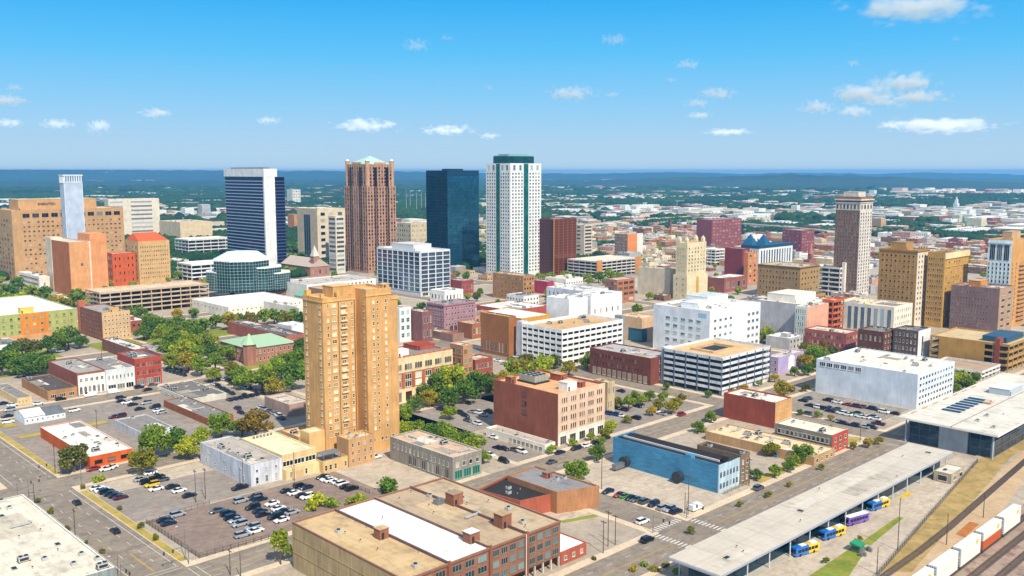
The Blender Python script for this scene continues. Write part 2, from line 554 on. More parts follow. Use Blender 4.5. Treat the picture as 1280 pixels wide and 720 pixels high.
class Bld:
    def __init__(s, name, label, cat, spec=None, ab=None, group=None, solid=True):
        if spec:
            x0, yb, yt, xl, xr = spec
            p = G(x0, yb)
            s.W = reach(p, U, xr)
            s.D = reach(p, V, xl)
            s.h = height_at(p, yt)
            s.a, s.b = p[0] * U[0] + p[1] * U[1], p[0] * V[0] + p[1] * V[1]
        else:
            s.a, s.b, s.W, s.D, s.h = ab
            p = XY(s.a, s.b)
        s.p = p
        s.root = empty(name, (p[0], p[1], 0), ANG)
        tag(s.root, label, cat, group)
        s.wins = []
        s.roof_o = None
        s.glass = glassm()
        if solid:
            FOOT.append((s.a, s.a + s.W, s.b, s.b + s.D, s.h, label))
        if DEBUG:
            print('%-44s a %.0f-%.0f b %.0f-%.0f  W %.1f D %.1f h %.1f' % (label[:44], s.a, s.a + s.W, s.b, s.b + s.D, s.W, s.D, s.h))
    def part(s, mb, name, mats, label=None):
        o = mb.build(name, mats, s.root)
        if label:
            o['label'] = label
        return o
    def mass(s, wall, roof, x0=0, y0=0, x1=None, y1=None, z0=-0.3, z1=None, par=0.9, pt=0.35, name='wall', cap=None):
        x1 = s.W if x1 is None else x1
        y1 = s.D if y1 is None else y1
        z1 = s.h if z1 is None else z1
        m = MB()
        m.box(x0, y0, z0, x1, y1, z1 - par, 0)
        s.part(m, name, wall)
        if par > 0:
            m = MB()
            z = z1 - par
            m.box(x0, y0, z, x1, y0 + pt, z1, 0, 1)
            m.box(x0, y1 - pt, z, x1, y1, z1, 0, 1)
            m.box(x0, y0 + pt, z, x0 + pt, y1 - pt, z1, 0, 1)
            m.box(x1 - pt, y0 + pt, z, x1, y1 - pt, z1, 0, 1)
            s.part(m, 'parapet', [wall, cap or wall])
        m = MB()
        q = pt + 0.01 if par > 0 else 0.02
        m.box(x0 + q, y0 + q, z1 - par + 0.004, x1 - q, y1 - q, z1 - par + 0.06)
        s.roof_o = s.part(m, 'roof', roof)
    def face(s, f, x0=0, y0=0, W=None, D=None, h=None, z0=0):
        """windows on a face of the box at x0,y0; L = the side towards the left of the view, R = the right side"""
        W = s.W if W is None else W
        D = s.D if D is None else D
        h = s.h if h is None else h
        ln = W if f['side'] == 'R' else D
        a0, a1 = ln * f['s0'], ln * (1 - f['s1'])
        zb, zt = z0 + f['zb'], h - f['zt']
        cw, ch = (a1 - a0) / f['c'], (zt - zb) / f['r']
        w, hh = cw * f['fw'], ch * f['fh']
        me = win_mesh(w, hh, f['st'], f['gl'] or s.glass, plain(f['fr'], 0.7))
        for j in range(f['r']):
            for i in range(f['c']):
                q = a0 + cw * (i + 0.5)
                z = zb + ch * j + (ch - hh) * 0.5
                if f['side'] == 'R':
                    s.wins.append((me, (x0 + q, y0, z), 0.0, z, f['st']))
                else:
                    s.wins.append((me, (x0, y0 + q, z), -math.pi / 2, z, f['st']))
    def curtain(s, side, c, r, glass, mull, z0, z1, s0=0.0, s1=1.0, x0=0, y0=0, W=None, D=None, mw=0.18, proud=0.12, hw=None, name='curtain_wall'):
        W = s.W if W is None else W
        D = s.D if D is None else D
        ln = W if side == 'R' else D
        a0, a1 = ln * s0, ln * s1
        m = MB()
        def bx(q0, q1, za, zb, d, mi):
            if side == 'R':
                m.box(x0 + q0, y0 - d, za, x0 + q1, y0 - 0.01, zb, mi)
            else:
                m.box(x0 - d, y0 + q0, za, x0 - 0.01, y0 + q1, zb, mi)
        bx(a0, a1, z0, z1, 0.06, 0)
        for i in range(c + 1):
            q = a0 + (a1 - a0) * i / c
            bx(max(a0, q - mw / 2), min(a1, q + mw / 2), z0, z1, 0.06 + proud, 1)
        hw = hw or mw
        for j in range(r + 1):
            z = z0 + (z1 - z0) * j / r
            bx(a0, a1, max(z0, z - hw / 2), min(z1, z + hw / 2), 0.05 + proud, 1)
        return s.part(m, name, [glass, mull])
    def box(s, name, mats, *b, label=None, top=None):
        m = MB()
        m.box(*b, top=top)
        return s.part(m, name, mats, label)
    def units(s, n, z=None, kinds=(0, 1, 2, 2), x0=0, y0=0, x1=None, y1=None, seed=0):
        rr = random.Random(int(s.a * 7 + s.b * 13) + seed)
        x1 = s.W if x1 is None else x1
        y1 = s.D if y1 is None else y1
        z = s.h - 0.85 if z is None else z
        done = []
        for _ in range(n * 6):
            if len(done) >= n:
                break
            k = rr.choice(kinds)
            mx = {0: 2.2, 1: 1.4, 2: 0.9, 3: 4.6, 4: 3.8, 5: 1.6}[k]
            if x1 - x0 < 2 * mx + 1 or y1 - y0 < 2 * mx + 1:
                continue
            q = (rr.uniform(x0 + mx, x1 - mx), rr.uniform(y0 + mx, y1 - mx))
            if any(math.hypot(q[0] - d[0], q[1] - d[1]) < mx + d[2] for d in done):
                continue
            done.append((q[0], q[1], mx))
            link({0: 'roof_unit', 1: 'roof_fan', 2: 'vent_pipe', 3: 'roof_unit', 4: 'roof_duct', 5: 'skylight'}[k], unit_mesh(k), s.roof_o or s.root, (q[0], q[1], z), rr.choice((0, math.pi / 2)))
    def patches(s, col, n, z, x0=0.6, y0=0.6, x1=None, y1=None):
        rr = random.Random(int(s.a * 3 + s.b * 5))
        x1 = s.W - .6 if x1 is None else x1
        y1 = s.D - .6 if y1 is None else y1
        for k in range(n):
            w, d = rr.uniform(1.5, max(1.6, (x1 - x0) * .45)), rr.uniform(1.5, max(1.6, (y1 - y0) * .4))
            if x1 - x0 < w or y1 - y0 < d:
                continue
            x, y = rr.uniform(x0, x1 - w), rr.uniform(y0, y1 - d)
            m = MB()
            m.box(x, y, z + .002 + .004 * k, x + w, y + d, z + .012 + .004 * k)
            s.part(m, 'roof_patch', roofm(col[k % len(col)]))
    def hut(s, wall, roof, x0, y0, x1, y1, z0, z1, name='stair_house'):
        m = MB()
        m.box(x0, y0, z0, x1, y1, z1 - 0.25, 0)
        m.box(x0 - 0.15, y0 - 0.15, z1 - 0.25, x1 + 0.15, y1 + 0.15, z1, 0, 1)
        m.box(x0 + 0.6, y0 - 0.04, z0 + 0.05, x0 + 1.5, y0 - 0.005, z0 + 2.1, 2)
        s.part(m, name, [wall, roof, DARKM])
    def done(s):
        ws = sorted(s.wins, key=lambda w: -w[3])
        for me, loc, rz, z, st in ws[:100]:
            link('window_band' if st == 'band' else 'window', me, s.root, loc, rz)
        rest = ws[100:]
        if rest:
            vs, fs, ms, mats = [], [], [], []
            for me, loc, rz, z, st in rest:
                c, sn = math.cos(rz), math.sin(rz)
                off = []
                for mt in me.materials:
                    if mt not in mats:
                        mats.append(mt)
                    off.append(mats.index(mt))
                n = len(vs)
                for v in me.vertices:
                    x, y, zz = v.co
                    vs.append((x * c - y * sn + loc[0], x * sn + y * c + loc[1], zz + loc[2]))
                for p in me.polygons:
                    fs.append(tuple(n + k for k in p.vertices))
                    ms.append(off[p.material_index])
            m = MB()
            m.v, m.f, m.m = vs, fs, ms
            o = m.build('more_windows', mats, s.root)
            o['kind'] = 'stuff'
        return s

def simple(name, label, cat, spec, wall, roof, faces=(), kind='plain', units=2, par=0.8, group=None, cap=None, cornice=None, ab=None, fin=True):
    b = Bld(name, label, cat, spec, ab, group)
    b.mass(wallm(wall, kind), roofm(roof), par=par, cap=cap and wallm(cap, 'plain'))
    for f in faces:
        b.face(f)
    if cornice:
        z = b.h
        m = MB()
        m.box(-0.5, -0.5, z - 1.5, b.W, -0.003, z - 0.8)
        m.box(-0.5, -0.003, z - 1.5, -0.003, b.D, z - 0.8)
        b.part(m, 'cornice', wallm(cornice, 'clean'))
    if min(b.W, b.D) > 7:
        b.patches(['#8f8a84', '#d8d0c2', '#a89c8c', '#6f6a66'] if units else ['#d8d2c8'], 3 if units else 1, b.h - par + .06)
    b.units(int(units * 1.6 + b.W * b.D / 260) if units else 0, b.h - par + 0.075, (0, 1, 2, 2, 4, 5, 1, 2))
    return b.done() if fin else b

def garage(name, label, cat, spec, levels, colr, slab='#cdc6ba', roof='#c9b48e', bay=6.5, sp=1.15, par=1.1, ab=None, pilaster=None):
    """open parking deck: slabs, spandrel rings and columns, dark because it is deep"""
    b = Bld(name, label, cat, spec, ab)
    W, D, h = b.W, b.D, b.h
    wm, sm, rm = wallm(colr, 'dirty' if colr != '#f2f0ea' else 'clean'), wallm(slab, 'dirty'), roofm(roof)
    fh = (h - par) / levels
    for k in range(1, levels + 1):
        z = fh * k
        m = MB()
        m.box(0.3, 0.3, z - 0.35, W - 0.3, D - 0.3, z, 0, 1 if k == levels else 0)
        b.part(m, 'floor_slab', [sm, rm])
        m = MB()
        z0, z1 = z - 0.45, z - 0.45 + sp + (0.3 if k == levels else 0)
        m.box(0, 0, z0, W, 0.28, z1)
        m.box(0, D - 0.28, z0, W, D, z1)
        m.box(0, 0.28, z0, 0.28, D - 0.28, z1)
        m.box(W - 0.28, 0.28, z0, W, D - 0.28, z1)
        b.part(m, 'spandrel', wm)
    m = MB()
    m.box(0.6, 0.6, -0.2, W - 0.6, D - 0.6, 0.1)
    b.part(m, 'ground_slab', sm)
    cm = wallm(pilaster or colr, 'plain')
    zt = h - par + 0.9 if pilaster else h - par - 0.36
    nW, nD = max(2, round(W / bay)), max(2, round(D / bay))
    me = MB()
    q = 0.35
    off = -0.12 if pilaster else 0.31
    me.box(-q, 0, 0, q, 0.55, zt)
    me = me.mesh('column', cm)
    for i in range(nW + 1):
        x = min(max(W * i / nW, 0.4), W - 0.4)
        link('column', me, b.root, (x, off, 0))
    for i in range(1, nD + 1):
        y = min(max(D * i / nD, 0.4), D - 0.4)
        link('column', me, b.root, (off, y, 0), -math.pi / 2)
    m = MB()
    m.box(W * 0.45, D * 0.3, 0.1, W * 0.55, D * 0.7, h - par - 0.4)
    m.box(W * 0.8, D * 0.15, 0.1, W * 0.83, D * 0.85, h - par - 0.4)
    m.box(W * 0.15, D * 0.83, 0.1, W * 0.85, D * 0.86, h - par - 0.4)
    b.part(m, 'ramp_core', sm)
    return b
# ------------------------------------------------------------------ foreground buildings
GL_L = glassm('#3a4650', '#e8e2d2', 0.65)          # mostly blinds drawn: pale windows
GL_D = glassm('#10151b', '#7a7872', 0.3)
GL_G = glassm('#2f5650', '#9fb8a8', 0.3)
GL_B = glassm('#24445c', '#8fb0bd', 0.25)

# big brick warehouse in four bays, bottom centre
BK = '#9c6246'
def warehouse():
    b = Bld('brick_warehouse', 'long red brick warehouse with tan and white roof bays at bottom centre', 'warehouse',
            ab=(138.3, 184.0, 59.5, 56.0, 14.7))
    W, D, h = b.W, b.D, b.h
    b.p = XY(b.a, b.b)
    side = wallm('#bba277', 'dirty')
    brick = wallm(BK, 'brick')
    cuts = [0, 15.2, 30.4, 45.0, W]
    m = MB()
    m.box(0.4, 0.4, 3.4, W, D, h - 0.7)
    m.box(0.4, 4.0, -0.3, W, D, 3.399)
    b.part(m, 'wall', brick)
    m = MB()
    m.box(0, 0.4, -0.3, 0.395, D, h - 0.7)
    b.part(m, 'side_wall', side, 'yellowish streaked plaster side wall')
    m = MB()
    for x in (0.5, 7.5, 14.5, 22, 30, 38, 45, 48.5, 52, 55.5, W - 0.6):
        m.box(x, 0.5, -0.3, x + 0.5, 1.0, 3.39)
    b.part(m, 'ground_floor_piers', wallm('#cfc6b4', 'plain'))
    tan, white = roofm('#c2a078'), roofm('#f3f0e8')
    for i in range(4):
        x0, x1 = cuts[i], cuts[i + 1]
        m = MB()
        m.box(x0 + 0.45, 0.5, h - 0.69, x1 - 0.25, D - 0.4, h - 0.55 - 0.06 * (i % 2))
        b.part(m, 'roof', [roofm('#cbae82'), white, roofm('#b7a084'), roofm('#c0aa8c')][i], 'bright white roof bay' if i == 1 else None)
    for i, x in enumerate(cuts[1:-1]):
        m = MB()
        m.box(x - 0.22, 0.42, h - 0.69, x + 0.22, D, h + 0.25, 0, 1)
        b.part(m, 'party_wall', [wallm('#80594a', 'brick'), plain(['#6d6a78', '#a59a88', '#5a5048'][i], 0.8)])
    m = MB()
    m.box(0, 0, h - 0.7, W, 0.395, h, 0, 1)
    m.box(0, D - 0.4, h - 0.7, W, D, h, 0, 1)
    m.box(W - 0.35, 0.4, h - 0.7, W, D - 0.41, h, 0, 1)
    m.box(0, 0.4, h - 0.7, 0.4, D - 0.41, h, 0, 1)
    b.part(m, 'parapet', [brick, plain('#8a7a68', 0.8)])
    for x in (15.2, 30.4, 45.0):
        b.box('pilaster', wallm('#95583e', 'brick'), x - 0.45, -0.15, -0.3, x + 0.45, 0.39, h + 0.5)
    m = MB()
    m.cyl(44.2, -0.3, 0, h, 0.14, n=8)
    b.part(m, 'downpipe', plain('#d8d4c8', 0.5))
    # steel sash windows, three rows
    for j, z in enumerate((4.4, 7.9, 11.2)):
        for x0, x1, n in ((0.6, 14.6, 3), (15.8, 29.8, 3), (31, 44.4, 4), (45.6, W - 0.5, 4)):
            for i in range(n):
                q = x0 + (x1 - x0) * (i + 0.5) / n
                me = win_mesh((x1 - x0) / n * 0.72, 2.0, 'tri', glassm('#2e3a3c', '#7a8f8c', 0.4), plain('#7b8078', 0.6))
                b.wins.append((me, (q, 0.38, z), 0.0, z, 'tri'))
    # ledges along the plaster wall
    for z in (5.2, 10.0):
        m = MB()
        m.box(-0.12, 0.5, z, -0.002, D - 0.5, z + 0.2)
        b.part(m, 'ledge', wallm('#b39a66', 'dirty'))
    # lift houses and chimneys on the roof
    z = h - 0.6
    def lift(x, y, w, d, hh, cap, name='lift_house'):
        b.hut(brick, roofm(cap), x, y, x + w, y + d, z, z + hh, name)
    for (px, py, w, d, hh, cap) in ((475, 676, 3.2, 3.0, 3.2, '#c9aa80'), (588, 681, 3.6, 3.4, 3.2, '#f1eee6'), (567, 634, 4.0, 4.0, 4.0, '#a08a70'), (628, 662, 3.8, 3.8, 4.2, '#b49a78')):
        q = AB(px, py, z)
        lift(q[0] - b.a, q[1] - b.b, w, d, hh, cap)
    m = MB()
    q = AB(549, 630, z)
    x, y = q[0] - b.a, q[1] - b.b
    m.box(x - 1.6, y - 1.2, z, x + 1.6, y + 1.2, z + 1.6)
    m.cyl(x, y, z + 1.6, z + 2.0, 0.7, n=8)
    b.part(m, 'roof_unit', METAL)
    b.patches(['#b8a284', '#c8b08c', '#b09a7c', '#c4ac88'], 4, h - .52, 31, 2, 58, 54)
    b.patches(['#c4a678', '#d0b488'], 2, h - .52, 1, 2, 14, 54)
    b.units(12, h - .5, (2, 1, 5, 2, 4), 31, 2, 58, 54)
    b.units(5, h - .5, (2, 1, 2), 1, 2, 14, 54)
    for q in ((14.2, 37), (14.2, 43), (14.1, 12), (29, 12), (52, 44), (36, 50), (22, 40), (7, 30)):
        link('vent_pipe', unit_mesh(2), b.root, (q[0], q[1], z))
    return b.done()
warehouse()
b = simple('brick_annex', 'small white-roofed brick annex against the right end of the big warehouse', 'annex', None, '#b4573a', '#f2efe8',
           [F('R', 3, 1, .35, .5, 'd', .6, .8)], 'brick', 0, 0.4, ab=(198.0, 184.5, 12.0, 13.5, 4.2))

def polyb(name, label, cat, pts, h, wall, roofs, kind='brick', par=0.7):
    """building on an uneven plot: pts are roof corners seen in the picture, at height h"""
    ps = [AB(x, y, h) for x, y in pts]
    a0, b0 = ps[0]
    b = Bld(name, label, cat, ab=(a0, b0, 1, 1, h), solid=False)
    loc = [(p[0] - a0, p[1] - b0) for p in ps]
    aa, bb = [p[0] for p in ps], [p[1] for p in ps]
    FOOT.append((min(aa), max(aa), min(bb), max(bb), h, label))
    area = sum(loc[i][0] * loc[(i + 1) % len(loc)][1] - loc[(i + 1) % len(loc)][0] * loc[i][1] for i in range(len(loc)))
    if area < 0:
        loc.reverse()
    b.loc = loc
    m = MB()
    m.prism(loc, -0.3, h - par)
    b.part(m, 'wall', wallm(wall, kind))
    m = MB()
    for i in range(len(loc)):
        p, q = loc[i], loc[(i + 1) % len(loc)]
        d = math.hypot(q[0] - p[0], q[1] - p[1])
        n = (-(q[1] - p[1]) / d * 0.35, (q[0] - p[0]) / d * 0.35)
        m.prism([p, q, (q[0] + n[0], q[1] + n[1]), (p[0] + n[0], p[1] + n[1])], h - par, h - 0.002 * i)
    b.part(m, 'parapet', wallm(wall, kind))
    cx, cy = sum(p[0] for p in loc) / len(loc), sum(p[1] for p in loc) / len(loc)
    m = MB()
    m.prism([(cx + (p[0] - cx) * 0.965, cy + (p[1] - cy) * 0.965) for p in loc], h - par + 0.004, h - par + 0.05)
    b.part(m, 'roof', roofs)
    b.c = (cx, cy)
    return b
b = polyb('brick_shop', 'orange brick corner building with a patchy grey roof beside the grass triangle', 'shop', [(696, 615), (749, 607), (669, 582), (634, 594)], 8.0, '#b37a4a', roofm('#8f8c8c'))
b.hut(wallm('#b9653f', 'brick'), roofm('#8a8078'), b.c[0] + 1, b.c[1] + 2, b.c[0] + 4, b.c[1] + 4.5, 7.3, 9.6)
b.units(3, 7.35, (2, 1), b.c[0] - 8, b.c[1] - 6, b.c[0] + 8, b.c[1] + 6)
b = polyb('brick_shop', 'low red brick building with a black tar roof behind the big warehouse', 'shop', [(650, 626), (695, 616), (632, 595), (598, 612)], 6.5, '#b0563a', roofm('#33302f'))
b.units(4, 5.85, (2, 2, 1), b.c[0] - 6, b.c[1] - 5, b.c[0] + 6, b.c[1] + 5)

# white membrane roof, bottom left
b = Bld('flat_roofed_store', 'wide low building with a stained cream roof at the lower left corner', 'store', ab=(40, 262, 53.5, 84, 7.0))
b.mass(wallm('#8f9a98', 'dirty'), roofm('#ddd3bf'), par=0.35, pt=0.5, cap=wallm('#e9e4d8', 'clean'))
b.patches(['#c9bfaa', '#e6dfce', '#b8ae9c', '#d6ccb8', '#c2b8a2', '#e0d8c6'], 6, 6.7)
b.units(40, 6.74, (1, 1, 2, 0, 2, 4, 5, 2), seed=3)
b.face(F('R', 6, 1, .6, .4, 'd', 1, 2.5))
b.done()

simple('stone_shop_row', 'weathered grey stone two-storey shop row with a flat pinkish roof next to the orange tower', 'shop', (566, 603, 572, 488, 602), '#9a9488', '#cbb096',
       [F('L', 14, 1, .28, .5, 'd', 4.6, 1.4), F('L', 9, 1, .55, .75, 'arch', 0.3, 4.7, .05, .3), F('R', 4, 1, .5, .5, 'd', 4.6, 1.6), F('R', 3, 1, .8, .75, 'tri', .3, 5.2, gl=GL_G, fr='#4fae96')], 'dirty', 4, 0.6, cap='#d9d2c4')
simple('white_warehouse', 'white painted two-storey block with a grey roof beside the parking lot', 'warehouse', (314, 609, 582, 251, 353), '#d3d6dc', '#b7ada0',
       [F('R', 3, 1, .22, .4, 'd', 4.6, 1.4), F('R', 3, 1, .3, .7, 'w', .2, 4.6), F('L', 5, 1, .14, .3, 'd', .8, 4.2), F('L', 3, 1, .1, .2, 'd', 4.6, 1.6)], 'dirty', 5, 0.5)

def cafe():
    b = Bld('cream_hall', 'cream building with a wide cream roof and dark glazed terrace front', 'hall', (357.5, 601, 571, 303, 399.5))
    b.mass(wallm('#e0c48e', 'plain'), roofm('#eedcb4'), par=0.5, y0=2.6, cap=wallm('#efe2c6', 'clean'))
    m = MB()
    m.box(0, 0, -0.3, b.W, 2.59, 4.2)
    b.part(m, 'front_wall', wallm('#e2c894', 'plain'))
    for i in range(3):
        q = b.W * (i + .5) / 3
        link('window', win_mesh(b.W / 3 - .5, 2.2, 'tri', GL_D, plain('#efe8da', 0.6)), b.root, (q, 2.55, 4.8))
    for q in (.15, .6):
        link('window', win_mesh(1.0, 2.2, 'w', GL_D, plain('#d8cdb4', 0.6)), b.root, (b.W * q, 0, .9))
    m = MB()
    m.box(b.W * .3, -0.08, 0, b.W * .52, -0.003, 3.0)
    b.part(m, 'roller_door', plain('#c9a878', 0.7))
    m = MB()
    for i in range(6):
        m.cyl(4 + i * 1.6, b.D - 3, b.h - .44, b.h + .5, .5, n=8)
    b.part(m, 'roof_vents', METAL)
    b.done()
    c = Bld('cream_shop', 'narrow cream shop front with a roof terrace and pergola below the orange tower', 'shop', (404, 592, 572, 383, 435))
    c.mass(wallm('#dcb878', 'plain'), roofm('#8f9296'), z1=4.8, par=.7)
    for q in (.12, .3, .5, .9):
        link('window', win_mesh(1.2, 2.3, 'w', GL_D, plain('#d8cdb4', 0.6)), c.root, (c.W * q, 0, .8))
    m = MB()
    m.box(c.W * .62, -0.08, 0, c.W * .82, -0.003, 3.1)
    c.part(m, 'roller_door', plain('#cfa878', 0.7))
    m = MB()
    for x in (1.0, 5.0, 9.0):
        for y in (1.0, 5.5):
            m.box(x, y, 4.16, x + .18, y + .18, 7.0)
    m.box(.8, .8, 7.0, 9.5, 6, 7.15)
    c.part(m, 'pergola', plain('#6f747a', 0.5))
    c.done()
cafe()

# the tall orange-tan tower
def tower():
    b = Bld('apartment_tower', 'tall slender orange-tan brick tower with stepped crown, the biggest in the left foreground', 'tower', (408, 577, 373, 384, 494))
    W, D, h = b.W, b.D, b.h
    wm, rm = wallm('#dba45a', 'brick'), roofm('#d9b886')
    tr = wallm('#e3b265', 'plain')
    wx = W * 0.54
    fl = 19
    zb, zt = 9.0, h - 2.0
    b.mass(wm, rm, 0, 0, W * .44, D, z1=h, par=1.0, name='wall')
    b.mass(wm, rm, W * .44 + .003, 4.5, wx - .003, D - .003, z1=h + 2.4, par=.8, name='wall')
    b.mass(wm, rm, wx, -3.4, W * .9, D - .006, z1=h + 2.2, par=1.2, name='wall')
    b.mass(wm, rm, W * .9 + .003, -3.397, W, D - .009, z1=h - 1.5, par=1.0, name='wall')
    b.hut(wm, rm, W * .22, 4, W * .5, D - 3, h - .9, h + 3.8, 'penthouse')
    b.hut(wm, rm, W * .8, -2.6, W * .895, 1, h + 1.0, h + 3.6, 'stair_house')
    m = MB()
    for x in (0.2, W * .22):
        m.box(x, 1, h, x + 1.4, 2.4, h + 1.6)
    m.box(.2, D - 3, h, 2.2, D - .6, h + 2.2)
    b.part(m, 'corner_pier', tr)
    m = MB()
    m.box(wx - .3, -3.7, h - .8, W * .9, -3.402, h - .2)
    m.box(W * .9 + .01, -3.7, h - 3.2, W + .3, -3.4, h - 2.6)
    m.box(-.3, -.3, h - 1.9, W * .44, -.003, h - 1.4)
    m.box(-.3, -.003, h - 1.9, -.003, D, h - 1.4)
    b.part(m, 'cornice', tr)
    m = MB()
    m.box(W * .21, -.12, 6, W * .212 + .25, -.004, h - 1.95)
    m.box(W * .43, -.35, 6, W * .437, .01, h - 1.95)
    b.part(m, 'downpipe', plain('#7d5a34', .7))
    fr = plain('#e8d4ac', .6)
    GT = glassm('#4a4a44', '#e0d0ae', .7)
    w1, w2, w3 = win_mesh(1.1, 1.6, 'w', GT, fr), win_mesh(2.2, 1.6, 'dbl', GT, fr), win_mesh(.8, 1.2, 'd', GL_D, fr)
    bal = MB()
    bal.box(-1.5, -.8, -.25, 1.5, 0, -.12)
    bal.box(-1.5, -.8, -.12, 1.5, -.72, .5)
    bal.box(-1.5, -.72, -.12, -1.42, 0, .5)
    bal.box(1.42, -.72, -.12, 1.5, 0, .5)
    bal = bal.mesh('balcony', plain('#e2cfa8', .6))
    for j in range(fl):
        z = zb + (zt - zb) * j / fl + .8
        for q, me in ((.07, w1), (.155, w2), (.40, w1)):
            b.wins.append((me, (W * q, 0, z), 0, z, 'w'))
        if j % 2 == 0 or j > 6:
            b.wins.append((w2, (W * .28, 0, z), 0, z, 'w'))
            link('balcony', bal, b.root, (W * .28, 0, z))
        else:
            b.wins.append((w2, (W * .28, 0, z), 0, z, 'w'))
        for q, me in ((.64, w1), (.7, w3), (.82, w1)):
            b.wins.append((me, (W * q, -3.4, z), 0, z - 2, 'w'))
        for q, me in ((.15, w1), (.85, w1)):
            b.wins.append((me, (0, D * q, z), -math.pi / 2, z - 3, 'w'))
        b.wins.append((w3, (wx, -1.4, z), -math.pi / 2, z - 4, 'w'))
        b.wins.append((w1, (W * .49, 4.5, z), 0, z - 6, 'w'))
    for q in (.62, .74, .8, .9):
        link('window', win_mesh(1.2, 1.7, 'd', GL_D, fr), b.root, (W * q, -3.4, 4.6))
    b.done()
tower()
b = simple('brick_wing', 'low orange-tan wing with vents on its roof at the foot of the tall tower', 'annex', None, '#cf9c60', '#d8b87e',
           [F('R', 4, 3, .3, .5, 'w', .6, 1)], 'brick', 6, .7, ab=(205.3, 309.5, 13.0, 8.6, 11.5))
simple('tan_annex', 'plain blank tan block standing between the cream roof and the tall tower', 'annex', None, '#e3b878', '#e8d8b4', [], 'clean', 0, .4, ab=(195.2, 322.8, 7.4, 7.0, 13.5))
simple('tan_annex', 'low orange-tan wing behind the tower towards the small parking court', 'annex', None, '#d3a468', '#d8c090', [], 'plain', 1, .8, ab=(199, 337.6, 9.5, 14, 8))

# blue painted warehouse
def blue():
    b = Bld('blue_warehouse', 'bright blue painted brick warehouse with black gabled roofs', 'warehouse', (898, 617, 581, 766, 924))
    W, D, h = b.W, b.D, b.h
    bl = wallm('#4f92b8', 'patchy')
    m = MB()
    m.box(0, 0.4, -.3, W, D, h - 1.6)
    m.box(0, .4, h - 1.6, .35, D, h - .1)
    m.box(.351, D - .35, h - 1.6, W, D, h - .1)
    b.part(m, 'wall', bl)
    m = MB()
    m.box(.0, 0, -.3, W, .395, h - .3)
    b.part(m, 'front_wall', wallm('#b9d2de', 'dirty'), 'pale blue-white street front')
    blk = roofm('#2e2b2d')
    for k, (x0, x1) in enumerate(((0.37, W * .52), (W * .52 + .01, W - .02))):
        xm = x0 + (x1 - x0) * .45
        m = MB()
        for sl in (((x0, h - 1.2), (xm, h - .4), (xm, h), (x0, h - 2.5)), ((xm, h - .4), (x1, h - 1.3), (x1, h - 1.9), (xm, h))):
            a, c, d, e = sl
            y0, y1 = .4, D - .4
            m.quad((a[0], y0, a[1]), (c[0], y0, c[1]), (c[0], y1, c[1]), (a[0], y1, a[1]))
        m.quad((x0, D - .4, h - 1.2), (xm, D - .4, h - .4), (x1, D - .4, h - 1.3), (x1, D - .4, h - 2.3))
        m.quad((x0, .4, h - 1.2), (x1, .4, h - 2.3), (x1, .4, h - 1.3), (xm, .4, h - .4))
        b.part(m, 'gable_roof', blk)
    m = MB()
    m.box(W * .3, 3, h - 1.2, W * .34, D - 2, h + .1)
    b.part(m, 'roof_duct', plain('#c9c9c6', .6))
    m = MB()
    m.box(-.02, 12.5, h - 2.3, 2.4, 15.4, h + .8)
    b.part(m, 'chimney', bl)
    m = MB()
    m.box(W * .45, .1, h - .5, W * .7, 2.6, h + 1.6)
    b.part(m, 'dark_dormer', wallm('#4a4440', 'brick'))
    fr = plain('#dfe6e6', .6)
    for r in range(2):
        for i in range(6):
            b.wins.append((win_mesh(1.2, 2.3, 'arch', GL_D, fr), (W * (.1 + .155 * i), 0, 1.4 + 4.3 * r), 0, 9 - r, 'arch'))
    # two big black fan hoods on the blue flank
    for y in (D - 7.5, D * .34):
        m = MB()
        m.cyl(0, 0, 0, 2.4, 2.0, n=18)
        m.cyl(0, 0, 2.401, 2.7, 2.2, 2.2, n=18)
        o = m.build('exhaust_hood', plain('#39424a', .5, .4), b.root)
        o.rotation_euler = (0, -math.pi / 2, 0)
        o.location = (-.01, y, 2.6)
    b.box('intake_duct', METAL, -8.5, D - 8.6, .8, -2.8, D - 6.6, 2.8)
    b.done()
    c = Bld('stone_shop', 'narrow dark brown brick building against the right side of the blue warehouse', 'shop', ab=(b.a + W + .05, b.b - .2, 6.5, 20, h + .6))
    c.mass(wallm('#8a6f52', 'brick'), roofm('#3a3634'), par=.9)
    c.face(F('R', 2, 3, .4, .55, 'd', .6, 1.5))
    c.units(2, c.h - .84)
    c.done()
blue()

